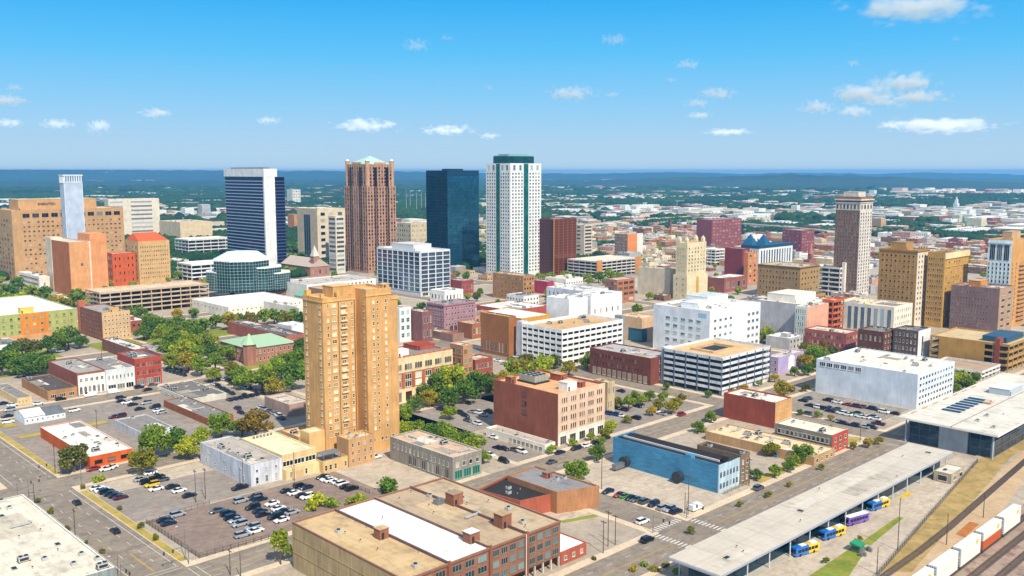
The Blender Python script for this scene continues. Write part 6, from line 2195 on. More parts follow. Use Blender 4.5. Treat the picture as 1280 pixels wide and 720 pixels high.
lot('parked before the shop row', 'u', [(76, 500.5, 'k', 'suv'), (113, 495.5, 'w', 'van'), (142, 491.5, 'w', 'van'), (174, 485.5, 'd'), (184, 488.5, 'k'), (191, 482.5, 'g')])
lot('in the sandy lot facing the shops', 'u', [(151, 498.5, 'd'), (152, 502.5, 'k'), (158, 504.5, 'w'), (171, 499.5, 'd'), (166, 507, 'k'), (183, 505, 's'), (175, 512.5, 'd'), (194, 510, 'd'), (198, 514.5, 'w'), (202, 517, 's')], near=False)
lot('apart in the middle of the sandy lot', 'u', [(143, 522.5, 'p'), (151, 521.5, 'p')], near=False)
lot('around the white gabled house', 'u', [(16, 507.5, 'w'), (12, 514, 's'), (48, 506, 'w'), (10, 529, 'w'), (9, 522, 'k'), (3, 506, 'd'), (93, 514.5, 'w')], near=False)
lot('in the packed lot beside the red shop', 'v', seq((208, 464), (230, 470), 'ddkkdk') + seq((212, 461), (232, 466), 'kdkp'), near=False)
lot('under the trees beyond the red shop', 'v', seq((226, 453), (262, 466), 'wswkswsw') + seq((231, 449), (258, 458), 'kwdwk'), near=False)
lot('in the rows right of the wide grey roof', 'v', seq((262, 478.5), (290, 493), 'dwkdkd') + seq((274, 474), (285, 477), 'kwk') + seq((290, 480), (318, 490), 'kdwwkd') + seq((287, 501), (327, 493), 'kkdkkdk'), near=False)
lot('in the court left of the tan tower', 'v', [(297, 512, 'p'), (301, 517, 'd'), (325, 511, 'w'), (330, 513, 's'), (336, 515, 'g'), (342, 518, 's'), (348, 521, 'w'), (352, 524, 'd')], near=False)
lot('in the sandy yard under left-edge trees', 'u', [(25, 471, 'w'), (30, 464, 's'), (42, 462, 'w'), (50, 459, 'k'), (75, 440, 'w'), (17, 463, 'w')], near=False)
lot('on the street below the ochre block', 'v', [(622, 452, 'w'), (630, 456, 's'), (639, 450, 'k'), (645, 447, 'w')], near=False)

# buses under the canopy edge
def bus(px, py, qx, qy, front, back, top, label):
    p, q = G(px, py), G(qx, qy)
    rz = math.atan2(p[1] - q[1], p[0] - q[0])
    L, w, h = 10.6, 1.28, 3.0
    rt = empty('city_bus', ((p[0] + q[0]) / 2, (p[1] + q[1]) / 2, .03), rz)
    tag(rt, label, 'bus', 'buses at the canopy platform')
    m = MB()
    pr = [(-L / 2, .35), (L / 2 - .3, .35), (L / 2, .7), (L / 2 - .05, 2.5), (L / 2 - .35, h), (-L / 2 + .2, h), (-L / 2, h - .3)]
    def side(x0, x1, mi):
        m.box(x0, -w, .4, x1, w, h - .2, mi)
        m.box(x0, -w + .15, h - .199, x1, w - .15, h, mi)
    side(-.6, L / 2 - .15, 0)
    side(-L / 2, -.601, 1)
    m.box(L / 2 - .149, -w + .1, .5, L / 2, w - .1, h - .3, 0)
    link('body', m.mesh('body', [plain(front, .3, coat=.5), plain(back, .3, coat=.5)]), rt)
    m = MB()
    for s in (-1, 1):
        for k in range(6):
            x = -L / 2 + .8 + k * 1.5
            m.box(x, s * w - .03, 1.35, x + 1.3, s * w + .03, 2.35)
    m.box(L / 2 - .02, -w + .2, 1.2, L / 2 + .03, w - .2, 2.5)
    link('windows', m.mesh('windows', CARGL), rt)
    m = MB()
    m.box(-L / 2 + .6, -.8, h + .001, -L / 2 + 3.2, .8, h + .3)
    m.box(0, -.7, h + .001, 2.4, .7, h + .22)
    if back == '#7a5ab8':
        m.box(-L / 2 + .1, -1.1, h + .0005, L / 2 - .6, 1.1, h + .12)
    link('roof_unit', m.mesh('roof_unit', plain(top, .5)), rt)
    wh = vehicle_parts('suv')[2]
    for x in (-2.9, 3.2):
        for y in (-1.16, 1.16):
            link('wheel', wh, rt, (x, y, 0)).scale = (1.3, 1, 1.3)
    for y in (-.9, .9):
        link('headlight', vehicle_parts('suv')[3], rt, (L / 2 + .02, y, .85))
bus(988, 697, 1023, 686.5, '#1f6fc0', '#e9c322', '#e9edf0', 'blue and yellow bus, nearest of the four at the canopy edge')
bus(1022, 677, 1057, 665.5, '#1f6fc0', '#e9c322', '#e9edf0', 'blue and yellow bus, second from the front at the canopy edge')
bus(1055, 658, 1084, 649.5, '#6a4aa8', '#7a5ab8', '#f2f0f0', 'purple bus with a white roof between the blue and yellow buses')
bus(1081, 641, 1113, 629.5, '#1f6fc0', '#e9c322', '#e9edf0', 'blue and yellow bus, farthest of the four at the canopy edge')

# container train
def train():
    boxes = [(246.5, 'w', 'w'), (264.5, 'w', 'w'), (282.8, 'w', 'w'), (301, 'w', 'o'), (319.5, 'w', 'w')]
    nm = ['nearest', 'second', 'third', 'fourth', 'fifth']
    for i, (a, up, lo) in enumerate(boxes):
        q = XY(a, 99.5)
        rt = empty('freight_car', (q[0], q[1], 0), ANG)
        L = 16.2
        tag(rt, ('%s container car of the white train at bottom right' % nm[i]) + (', with an orange lower container' if lo == 'o' else ''), 'freight car', 'container cars of the train')
        m = MB()
        m.box(-1.2, -1.2, .75, L + 1.2, 1.2, 1.05)
        m.box(0, -1.35, .45, L, 1.35, .749)
        link('well_frame', m.mesh('well_frame', plain('#4a3a34', .8)), rt)
        for x in (-.6, L + .6):
            m = MB()
            for dx in (-.5, .5):
                for y in (-.72, .72):
                    m.tube((x + dx, y - .07, .74), (x + dx, y + .07, .74), .42, n=12)
            m.box(x - .9, -.9, .5, x + .9, .9, .74)
            link('bogie', m.mesh('bogie', plain('#3a332f', .7)), rt)
        for z, c, name in ((1.06, lo, 'lower_container'), (3.97, up, 'upper_container')):
            m = MB()
            m.box(.1, -1.25, z, L - .1, 1.25, z + 2.88, 0)
            for k in range(26):
                x = .35 + k * (L - .7) / 25
                for s in (-1, 1):
                    m.box(x - .12, s * 1.25 - .05, z + .2, x + .12, s * 1.25 + .05, z + 2.68, 0)
            for s in (-.6, .0, .6):
                m.box(.04, s - .05, z + .15, .1, s + .05, z + 2.7, 1)
            for zz in (.6, 1.4, 2.2):
                m.box(.02, -1.1, z + zz, .099, 1.1, z + zz + .12, 1)
            col = plain('#e8e6de', .55) if c == 'w' else plain('#c9602c', .6)
            link(name, m.mesh(name, [col, plain('#8f938a', .6)]), rt)
        if i != 1:
            m = MB()
            m.box(L * .74, 1.301, 5.0, L * .84, 1.32, 6.2)
            m.box(L * .74, -1.32, 5.0, L * .84, -1.301, 6.2)
            link('yellow_emblem', m.mesh('yellow_emblem', plain('#dfc12a', .6)), rt)
train()

# ------------------------------------------------------------------ poles, lamps, fences, small things
def pole(x, y, ytop, label, arms=1, col=WOODP, r=.16):
    p = G(x, y)
    h = height_at(p, ytop)
    rt = empty('utility_pole', (p[0], p[1], 0), ANG)
    tag(rt, label, 'pole')
    m = MB()
    m.cyl(0, 0, -.2, h, r, r * .65, n=8)
    link('pole', m.mesh('pole', col), rt)
    for k in range(arms):
        m = MB()
        m.box(-.09, -1.2, h - .8 - k * 1.1, .09, 1.2, h - .62 - k * 1.1)
        for yy in (-1.1, -.5, .5, 1.1):
            m.cyl(0, yy, h - .62 - k * 1.1, h - .4 - k * 1.1, .06, n=6)
        link('crossarm', m.mesh('crossarm', col), rt)
def lamp(x, y, ytop, label, arm=(-1, 0)):
    p = G(x, y)
    h = height_at(p, ytop)
    rt = empty('street_lamp', (p[0], p[1], 0), ANG)
    tag(rt, label, 'street lamp')
    m = MB()
    m.cyl(0, 0, -.1, h, .14, .09, n=8)
    m.cyl(0, 0, -.1, .5, .25, n=8)
    link('pole', m.mesh('pole', METAL), rt)
    m = MB()
    m.tube((0, 0, h - .1), (arm[0] * 2.4, arm[1] * 2.4, h + .3), .06, n=6)
    link('arm', m.mesh('arm', METAL), rt)
    m = MB()
    m.box(arm[0] * 2.4 - .35, arm[1] * 2.4 - .18, h + .22, arm[0] * 2.4 + .35, arm[1] * 2.4 + .18, h + .42)
    link('lamp_head', m.mesh('lamp_head', plain('#c9ccc8', .4)), rt)
for x, y, t, s, n in ((485, 628, 588, 'tall', 0),):
    pass
for a in ((245, 628, 587, 'wooden utility pole, left of the pair in the corner lot', 1), (257, 624, 585, 'wooden utility pole, right of the pair in the corner lot', 1),
          (304, 609, 568, 'slim pole against the white painted warehouse', 0), (368, 601, 565, 'slim pole in front of the cream building', 0),
          (94, 669, 636, 'pole beside the small trees on the left kerb of the left street', 1), (43, 627, 603, 'dark post at the upper left street corner', 0),
          (288, 719, 686, 'pole on the near sidewalk of the lower avenue, left of two', 1), (301, 722, 690, 'pole on the near sidewalk of the lower avenue, right of two', 0),
          (754, 692, 650, 'utility pole, leftmost by the grass triangle', 1), (760, 683, 638, 'utility pole, middle one by the grass triangle', 1), (769, 681, 643, 'utility pole, right one by the grass triangle', 1),
          (752, 611, 566, 'tall slim pole left of the lot beside the blue warehouse', 0), (860, 643, 594, 'taller wooden pole at the corner of the lot beside the blue warehouse', 1), (856, 642, 616, 'short stub pole at the corner of the lot beside the blue warehouse', 0),
          (936, 607, 572, 'pole at the right end of the blue warehouse', 1), (1018, 556, 532, 'pole rising from the tan store, left of two', 0), (1038, 556, 530, 'pole rising by the red painted end wall', 1),
          (1096, 718, 684, 'dark slim pole by the yard fence, nearest', 0), (1122, 688, 622, 'dark slim pole by the yard fence, tallest', 0), (1183, 681, 642, 'dark pole between the dirt track and the train', 0), (1229, 647, 616, 'dark pole beside the fourth container car', 0),
          (122, 549, 512, 'pole in the sandy lot behind the orange store', 1), (69, 591, 556, 'pole at the corner of the orange store', 1), (128, 460, 430, 'pole behind the shop row', 0), (275, 466, 440, 'green pole under the trees near the turreted hall', 0),
          (1075, 553, 527, 'white slim pole at the crossing by the station', 0)):
    pole(*a)
for a in ((102, 606, 574, 'grey street lamp beside the orange store driveway'), (232, 700, 657, 'grey street lamp at the fenced lot corner'), (148, 722, 694, 'grey street lamp at the bottom of the left street'), (36, 622, 598, 'grey street lamp by the cream roof'),
          (604, 575, 548, 'grey street lamp by the stone shop row'), (453, 545, 512, 'grey street lamp in the small court left of the tall tower'), (698, 470, 432, 'grey lamp before the white parking garage')):
    lamp(*a)

def signal(a, b, arm, label):
    p = XY(a, b)
    rt = empty('traffic_signal', (p[0], p[1], .1), ANG)
    tag(rt, label, 'traffic light')
    m = MB()
    m.cyl(0, 0, -.1, 6.4, .16, .1, n=8)
    link('pole', m.mesh('pole', METAL), rt)
    m = MB()
    m.tube((0, 0, 5.8), (arm[0], arm[1], 6.3), .08, n=6)
    link('mast_arm', m.mesh('mast_arm', METAL), rt)
    for t in (.6, .95):
        m = MB()
        x, y = arm[0] * t, arm[1] * t
        m.box(x - .2, y - .2, 5.0, x + .2, y + .2, 6.0)
        for k, zz in enumerate((5.75, 5.45, 5.15)):
            m.box(x - .22, y - .09, zz, x + .22, y + .09, zz + .18, 1 + k)
        link('signal_head', m.mesh('signal_head', [plain('#3a3a2c', .5), plain('#7a1c18', .4), plain('#8a6a18', .4), plain('#1c5a34', .4)]), rt)
signal(96, 246, (8, 0), 'traffic signal mast at the near left corner of the left junction')
signal(116.5, 264.5, (-8, 0), 'traffic signal mast by the fenced lot corner of the left junction')
signal(96, 264.5, (0, -7), 'traffic signal mast by the cream roof at the left junction')
signal(96, 362, (8, 0), 'traffic signal mast at the upper junction behind the cream roof')
signal(116.5, 379.5, (-8, 0), 'traffic signal mast by the orange store junction')
signal(239, 180.6, (0, -7), 'traffic signal mast left of the crosswalk before the bus canopy')
signal(258, 180.6, (0, -7), 'traffic signal mast right of the crosswalk before the bus canopy')

def fence(pts, h, label, posts=2.4, col=DARKM, z0=.0):
    ab = [AB(x, y) for x, y in pts]
    rt = empty('metal_fence', (0, 0, 0), ANG)
    tag(rt, label, 'fence')
    pm = MB()
    pm.box(-.05, -.05, z0 - .1, .05, .05, z0 + h + .05)
    pm = pm.mesh('post', col)
    m = MB()
    k = 0
    for p, q in zip(ab, ab[1:]):
        d = math.hypot(q[0] - p[0], q[1] - p[1])
        for z in (.15, h * .5, h):
            m.tube((p[0], p[1], z0 + z), (q[0], q[1], z0 + z), .035, n=4)
        n = int(d / .5)
        for i in range(n):
            t = i / n
            x, y = p[0] + (q[0] - p[0]) * t, p[1] + (q[1] - p[1]) * t
            m.box(x - .015, y - .015, z0 + .1, x + .015, y + .015, z0 + h)
        n = max(1, int(d / posts))
        for i in range(n + 1):
            if k >= 95:
                break
            t = i / n
            link('post', pm, rt, (p[0] + (q[0] - p[0]) * t, p[1] + (q[1] - p[1]) * t, 0))
            k += 1
    link('rails', m.mesh('rails', col), rt)
fence([(183, 655), (249, 698), (345, 672)], 1.6, 'dark metal fence around the two street sides of the fenced lot', z0=.13)
fence([(183, 655), (262, 630)], 1.4, 'brown low fence between the corner lot and the fenced lot', col=plain('#6a4638', .8))
fence([(1096, 722), (1160, 648), (1222, 578)], 1.8, 'long dark fence between the bus yard and the dry grass bank')
fence([(905, 618), (937, 604)], 1.2, 'short dark fence at the street front of the blue warehouse', z0=.13)
fence([(408, 596), (462, 617)], 1.5, 'thin fence between the back row of cars and the open concrete court')

def dumpster(x, y, col, label):
    p = G(x, y)
    rt = empty('dumpster', (p[0], p[1], .05), ANG)
    tag(rt, label, 'dumpster')
    m = MB()
    m.prism([(-1, -.8), (1, -.8), (1, .8), (-1, .8)], .1, 1.4, zt=[1.2, 1.2, 1.5, 1.5])
    link('bin', m.mesh('bin', plain(col, .5)), rt)
    m = MB()
    m.prism([(-1.05, -.85), (1.05, -.85), (1.05, .85), (-1.05, .85)], 1.52, 1.6)
    link('lid', m.mesh('lid', DARKM), rt)
dumpster(970, 571, '#1f6fb0', 'blue dumpster in the shrubby lot beside the blue warehouse')
def shed():
    p = G(1072, 689)
    rt = empty('shed', (p[0], p[1], 0), ANG)
    tag(rt, 'small shed with a green awning on the lawn beside the buses', 'shed')
    m = MB()
    m.box(-1.6, -1.4, -.1, 1.6, 1.4, 2.2)
    link('wall', m.mesh('wall', wallm('#6a7468', 'plain')), rt)
    m = MB()
    m.prism([(-2, -1.8), (2, -1.8), (2, 1.8), (-2, 1.8)], 2.2, 2.8, zt=[2.5, 2.5, 3.1, 3.1])
    link('awning', m.mesh('awning', plain('#1f8a5a', .6)), rt)
    m = MB()
    for x, y in ((-3, -2.5), (-2, -3.2), (2.5, -3), (3.4, -2)):
        m.box(x - .5, y - .5, -.05, x + .5, y + .5, 1.1)
    o = m.mesh('cabinet', METAL)
    link('cabinet', o, rt)
shed()

# ------------------------------------------------------------------ trees
def crown_mesh(seed, n=1500, size=.15, tall=1.0):
    rr = np.random.default_rng(seed)
    k = 13
    lumps = []
    for i in range(k):
        a = rr.uniform(0, 2 * math.pi)
        r = rr.uniform(.2, .74)
        lumps.append((r * math.cos(a), r * math.sin(a), rr.uniform(.55, 1.6 - .5 * r) * tall, rr.uniform(.2, .42)))
    lumps.append((rr.uniform(-.2, .2), rr.uniform(-.2, .2), 1.3 * tall, .45))
    lumps.append((0, 0, .95 * tall, .5))
    pts = []
    per = n // len(lumps)
    for lx, ly, lz, lr in lumps:
        d = rr.normal(size=(per, 3))
        d /= np.linalg.norm(d, axis=1)[:, None]
        q = rr.uniform(.3, 1.2, size=per) ** .5
        pts.append(np.column_stack([lx + d[:, 0] * q * lr, ly + d[:, 1] * q * lr, lz + d[:, 2] * q * lr * .85 * max(1, tall * .8)]))
    P = np.vstack(pts)
    m = len(P)
    nrm = rr.normal(size=(m, 3)) + np.array([0, 0, .5])
    nrm /= np.linalg.norm(nrm, axis=1)[:, None]
    t = np.cross(nrm, rr.normal(size=(m, 3)))
    t /= np.linalg.norm(t, axis=1)[:, None]
    b = np.cross(nrm, t)
    s = rr.uniform(.6, 1.3, size=(m, 1)) * size * .5
    Vv = np.empty((m, 4, 3))
    Vv[:, 0] = P - t * s - b * s * .7
    Vv[:, 1] = P + t * s - b * s * .8
    Vv[:, 2] = P + t * s * .8 + b * s
    Vv[:, 3] = P - t * s * .7 + b * s * .9
    return np_mesh('crown', Vv.reshape(-1, 3), 4)

def np_mesh(name, verts, k, faces=None):
    me = bpy.data.meshes.new(name)
    if faces is None:
        nf = len(verts) // k
        faces = np.arange(nf * k).reshape(nf, k)
    nf = len(faces)
    me.vertices.add(len(verts))
    me.vertices.foreach_set('co', np.asarray(verts, dtype=np.float32).ravel())
    me.loops.add(nf * k)
    me.loops.foreach_set('vertex_index', np.asarray(faces, dtype=np.int32).ravel())
    me.polygons.add(nf)
    me.polygons.foreach_set('loop_start', np.arange(0, nf * k, k, dtype=np.int32))
    me.polygons.foreach_set('loop_total', np.full(nf, k, dtype=np.int32))
    me.update()
    me.validate()
    return me

CROWNS = [crown_mesh(s, 1900, .125) for s in range(6)]
CROWNS_FAR = [crown_mesh(20 + s, 520, .26) for s in range(4)]
CROWN_TALL = [crown_mesh(40 + s, 1200, .16, 1.9) for s in range(2)]
SHRUBS = [crown_mesh(60 + s, 420, .2, .75) for s in range(3)]
for me in CROWNS + CROWNS_FAR + CROWN_TALL + SHRUBS:
    me.materials.append(LEAF['g'])
def trunk_mesh():
    m = MB()
    m.tube((0, 0, -.05), (.02, .01, .62), .075, .055, 7)
    m.tube((.02, .01, .6), (.3, .1, 1.15), .045, .02, 5)
    m.tube((.02, .01, .6), (-.25, .2, 1.2), .045, .02, 5)
    m.tube((.02, .01, .55), (-.05, -.3, 1.1), .04, .02, 5)
    m.tube((.02, .01, .6), (.03, .05, 1.4), .045, .02, 5)
    return m.mesh('trunk', BARK)
TRUNK = trunk_mesh()
TNAME = {'g': 'green', 'd': 'dark green', 'b': 'bright green', 'y': 'olive', 'o': 'orange-tinged', 'n': 'brownish green'}
def put_tree(x, y, r, k, label, group, form='round', far=False, z=0.0):
    rr = random.Random(int(x * 31 + y * 17))
    name = {'round': 'broadleaf_tree', 'tall': 'columnar_tree', 'shrub': 'shrub'}[form]
    rt = empty(name, (x, y, z), rr.uniform(0, 6.28))
    rt.scale = (r, r, r * rr.uniform(.88, 1.12))
    tag(rt, label, 'shrub' if form == 'shrub' else 'tree', group)
    if form != 'shrub':
        link('trunk', TRUNK, rt)
    me = rr.choice({'round': CROWNS_FAR if far else CROWNS, 'tall': CROWN_TALL, 'shrub': SHRUBS}[form])
    o = link('crown', me, rt, (0, 0, -.25 if form == 'shrub' else 0))
    o.material_slots[0].link = 'OBJECT'
    o.material_slots[0].material = LEAF[k]
NT = [0]
def grove(place, spots, form='round', far=False):
    """spots: (x, y of the foot, width, colour) seen in the picture"""
    spots = sorted(spots, key=lambda s: s[0])
    for i, s in enumerate(spots):
        p = G(s[0], s[1])
        d = p[1] * CP + CH * SP
        r = s[2] / 2 * d / FPX * .92
        word = 'shrub' if form == 'shrub' else ('slender tree' if form == 'tall' else 'tree')
        lab = ('%s %s %s' % (TNAME[s[3]], word, place)) if len(spots) == 1 else ('%s %s %s %s' % (TNAME[s[3]], word, nth(i), place))
        put_tree(p[0], p[1], r, s[3], lab, None if len(spots) == 1 else 'trees ' + place, form, far)
        NT[0] += 1
grove('shading the front of the orange store', [(93, 590, 47, 'n')])
grove('alone beside the corner lot cars', [(178, 594, 43, 'y')])
grove('between the orange store and white warehouse', [(191, 573, 54, 'g'), (223, 566, 40, 'd'), (236, 575, 36, 'b'), (253, 559, 32, 'b')])
grove('behind the white painted warehouse', [(277, 546, 38, 'g'), (303, 545, 32, 'g'), (320, 549, 48, 'o')])
grove('on the kerb island at the corner lot', [(124, 602, 20, 'b')], 'shrub')
grove('against the end wall of the brick warehouse', [(351, 706, 30, 'g')], 'tall')
grove('between fenced lot and brick warehouse', [(393, 636, 34, 'b'), (412, 634, 28, 'b'), (446, 632, 32, 'g'), (484, 616, 38, 'd')], 'shrub')
grove('on the left kerb of the left street', [(47, 629, 9, 'n'), (64, 642, 11, 'y'), (83, 665, 11, 'n'), (108, 680, 7, 'n'), (128, 692, 9, 'n')])
grove('on the right verge of the left street', [(104, 612, 9, 'y'), (176, 661, 11, 'y'), (194, 676, 11, 'y'), (150, 638, 8, 'y')])
grove('in the green strip beyond the red shop', [(190, 417, 36, 'd'), (204, 432, 32, 'g'), (216, 440, 34, 'g'), (229, 450, 36, 'b'), (222, 428, 30, 'g'), (241, 444, 34, 'g'), (246, 456, 34, 'b'), (256, 440, 32, 'g'), (262, 452, 30, 'd'), (270, 465, 30, 'g')])
grove('in the tree avenue below the brown block', [(172, 408, 30, 'd'), (180, 425, 28, 'g'), (197, 422, 32, 'd'), (210, 420, 30, 'g'), (208, 448, 30, 'b'), (218, 462, 30, 'g'), (232, 436, 32, 'b'), (236, 464, 30, 'y'), (248, 432, 30, 'g'), (252, 470, 30, 'b'), (226, 414, 28, 'd'), (240, 422, 30, 'd'), (262, 436, 28, 'y'), (266, 478, 24, 'g'), (158, 405, 26, 'd')])
grove('between turreted hall and car parks', [(284, 452, 30, 'g'), (290, 476, 34, 'y'), (301, 484, 36, 'g'), (313, 488, 36, 'b'), (328, 489, 40, 'g'), (343, 493, 30, 'y'), (352, 478, 44, 'b'), (366, 488, 46, 'd'), (352, 466, 36, 'g'), (372, 468, 40, 'g'), (381, 448, 34, 'd'), (380, 460, 34, 'g')])
grove('before the glass office podium', [(256, 416, 26, 'd'), (270, 411, 24, 'g'), (286, 413, 26, 'y'), (299, 411, 24, 'd'), (314, 411, 26, 'n'), (330, 407, 26, 'g'), (343, 405, 26, 'g'), (357, 407, 26, 'y'), (369, 404, 24, 'g'), (379, 408, 24, 'd')], far=True)
grove('in the clump below the green-orange block', [(3, 470, 38, 'd'), (12, 455, 34, 'd'), (20, 468, 40, 'g'), (33, 471, 38, 'd'), (28, 446, 30, 'n'), (46, 466, 38, 'd'), (60, 468, 30, 'd'), (44, 446, 26, 'n'), (60, 443, 28, 'd'), (75, 440, 32, 'd'), (86, 436, 34, 'd'), (100, 436, 24, 'd')])
grove('in the park below the hotel', [(2, 388, 34, 'g'), (15, 378, 32, 'd'), (9, 396, 34, 'g'), (26, 392, 34, 'b'), (38, 378, 30, 'g'), (42, 394, 32, 'n'), (57, 389, 32, 'g'), (56, 376, 26, 'd'), (72, 391, 30, 'y'), (86, 391, 28, 'y'), (98, 384, 28, 'd'), (22, 368, 26, 'd')], far=True)
grove('before the long cream and orange block', [(505, 531, 32, 'b'), (518, 516, 26, 'd'), (530, 500, 26, 'd'), (540, 508, 30, 'y'), (545, 494, 44, 'd'), (567, 495, 48, 'b'), (560, 510, 34, 'd'), (580, 505, 40, 'd'), (600, 498, 42, 'd'), (612, 490, 36, 'n'), (592, 488, 34, 'g')])
grove('beside the stone shop row roof', [(506, 548, 30, 'b'), (522, 548, 32, 'g'), (536, 556, 36, 'd'), (552, 551, 32, 'g'), (565, 563, 36, 'g'), (580, 562, 34, 'd'), (594, 571, 36, 'g'), (604, 580, 24, 'g'), (562, 525, 24, 'b')])
grove('under the white parking garage', [(628, 486, 34, 'y'), (641, 474, 34, 'g'), (655, 478, 40, 'y'), (657, 462, 26, 'n'), (676, 480, 46, 'b'), (692, 461, 26, 'n'), (711, 470, 26, 'y'), (734, 461, 26, 'g'), (648, 489, 34, 'b'), (619, 496, 28, 'g')])
grove('along the shop strip kerb', [(690, 568, 16, 'b'), (716, 558, 13, 'b'), (738, 551, 15, 'g')])
grove('left of the blue warehouse\'s far end', [(720, 602, 38, 'g'), (746, 577, 26, 'g')])
grove('before the red brick office front', [(757, 548, 18, 'y'), (764, 541, 22, 'b'), (784, 529, 14, 'y'), (751, 557, 16, 'g')])
grove('in the leafy lot before brown brick', [(771, 510, 18, 'y'), (786, 512, 22, 'b'), (793, 502, 18, 'd'), (803, 507, 20, 'g'), (815, 520, 16, 'y'), (811, 502, 18, 'g'), (839, 517, 22, 'y'), (846, 508, 18, 'y'), (829, 502, 18, 'g'), (823, 512, 16, 'y'), (852, 504, 16, 'n')])
grove('left of the plain red brick block', [(872, 541, 20, 'd'), (889, 528, 20, 'd')])
grove('on the sidewalk before the blue-grey garage', [(833, 488, 12, 'g'), (885, 497, 12, 'd'), (914, 491, 10, 'g'), (930, 488, 12, 'y'), (948, 483, 10, 'g')])
grove('between blue-grey garage and windowless block', [(980, 500, 33, 'y'), (993, 470, 16, 'g'), (1007, 490, 14, 'n'), (968, 478, 14, 'y')])
grove('on the leafy street behind lilac store', [(1006, 462, 26, 'y'), (1017, 456, 26, 'g'), (1028, 451, 24, 'g'), (1010, 470, 22, 'd'), (1040, 447, 22, 'n'), (1005, 440, 16, 'y'), (1032, 436, 16, 'n'), (1018, 444, 20, 'g'), (1022, 464, 22, 'g')])
grove('under the wide pale block\'s grey flank', [(951, 428, 20, 'g'), (963, 430, 22, 'g'), (975, 428, 20, 'd'), (986, 432, 18, 'd'), (958, 420, 16, 'b')])
grove('behind the white-roofed station', [(1199, 487, 30, 'b'), (1209, 491, 28, 'g'), (1192, 492, 20, 'd'), (1218, 480, 18, 'g')])
grove('in the hedge beside the tan store', [(878, 540, 13, 'g'), (888, 545, 13, 'g'), (898, 549, 12, 'g'), (908, 552, 12, 'd'), (918, 555, 12, 'g'), (930, 559, 13, 'g'), (945, 557, 11, 'b')], 'shrub')
grove('around the shrubby lot by blue warehouse', [(964, 571, 25, 'y'), (1004, 578, 34, 'd'), (968, 597, 20, 'g'), (985, 590, 20, 'd'), (992, 583, 18, 'g'), (945, 600, 20, 'd'), (933, 596, 18, 'd'), (1003, 557, 14, 'g')])
grove('along the bus canopy avenue', [(863, 668, 14, 'y'), (925, 634, 11, 'y'), (960, 622, 12, 'y'), (1026, 588, 10, 'y'), (1067, 562, 13, 'y'), (987, 609, 10, 'y'), (1085, 560, 16, 'y'), (1098, 556, 14, 'y')])
grove('in the bed at the canopy near end', [(792, 714, 16, 'y'), (806, 708, 14, 'b'), (818, 714, 16, 'y'), (832, 709, 14, 'n'), (846, 716, 14, 'b'), (742, 700, 10, 'n')], 'shrub')
grove('on the lawn beside the buses', [(1032, 704, 11, 'g'), (1075, 676, 9, 'y')])
grove('between car rows below the windowless block', [(1000, 519, 11, 'g'), (1022, 522, 13, 'g'), (1039, 526, 11, 'y')])
grove('below the white tower and its garage', [(570, 349, 14, 'g'), (582, 352, 16, 'd'), (600, 370, 12, 'g'), (688, 352, 16, 'g'), (706, 350, 16, 'b'), (716, 349, 12, 'g'), (648, 371, 12, 'd'), (596, 377, 14, 'n')], far=True)
grove('before the garage with orange piers', [(748, 354, 18, 'g'), (762, 353, 20, 'b'), (774, 352, 16, 'g'), (735, 352, 14, 'g')], far=True)
grove('around the brick church', [(365, 332, 20, 'g'), (378, 330, 22, 'd'), (392, 322, 20, 'g'), (404, 328, 20, 'd'), (370, 320, 22, 'd'), (384, 312, 22, 'd'), (398, 306, 20, 'd'), (418, 348, 12, 'g'), (358, 345, 14, 'g'), (366, 344, 14, 'b')], far=True)
grove('between cream hall and striped tower', [(222, 318, 16, 'd'), (232, 316, 16, 'd'), (242, 318, 18, 'd'), (250, 315, 16, 'g'), (216, 343, 14, 'd'), (222, 350, 14, 'g'), (232, 346, 12, 'g'), (214, 330, 12, 'd')], far=True)
grove('right of the stepped cream tower', [(902, 364, 12, 'y'), (914, 363, 12, 'n'), (922, 368, 14, 'g'), (890, 366, 10, 'b')], far=True)
# ------------------------------------------------------------------ filler blocks and the far sprawl
LAND = [(30, 'the tan hotel slab'), (95, 'the silver-grey shaft'), (180, 'the red-roofed block'), (250, 'the white banded garage'), (320, 'the striped tower'), (400, 'the brick church'), (465, 'the brown-pink tower'), (515, 'the tiered cream office'),
        (567, 'the dark glass tower'), (640, 'the white tower'), (697, 'the copper-coloured tower'), (735, 'the slot-windowed tower'), (784, 'the orange and tan slab'), (862, 'the stepped cream tower'), (898, 'the tall maroon block'), (957, 'the blue pyramid roofs'),
        (1000, 'the wide maroon block'), (1062, 'the slender brown tower'), (1125, 'the ochre-tan tower'), (1180, 'the yellow-ochre tower'), (1245, 'the blue-white tower')]
def landmark(px):
    return min(LAND, key=lambda l: abs(l[0] - px))[1]
def hit(a0, a1, b0, b1, mg=1.5):
    for f in FOOT:
        if a0 - mg < f[1] and a1 + mg > f[0] and b0 - mg < f[3] and b1 + mg > f[2]:
            return True
    return False
WCOL = [('white', '#e9e7e0'), ('cream', '#e0d0b0'), ('tan', '#c4a078'), ('red brick', '#a5563f'), ('grey', '#b0aeac'), ('brown', '#8a6248'), ('pinkish', '#c99a88'), ('ochre', '#bd8a48')]
RCOL = ['#ece8de', '#d9cbb4', '#c6b9a8', '#a8a29a', '#8c8680', '#e2d6c2', '#f0eee8']
PAL = {}
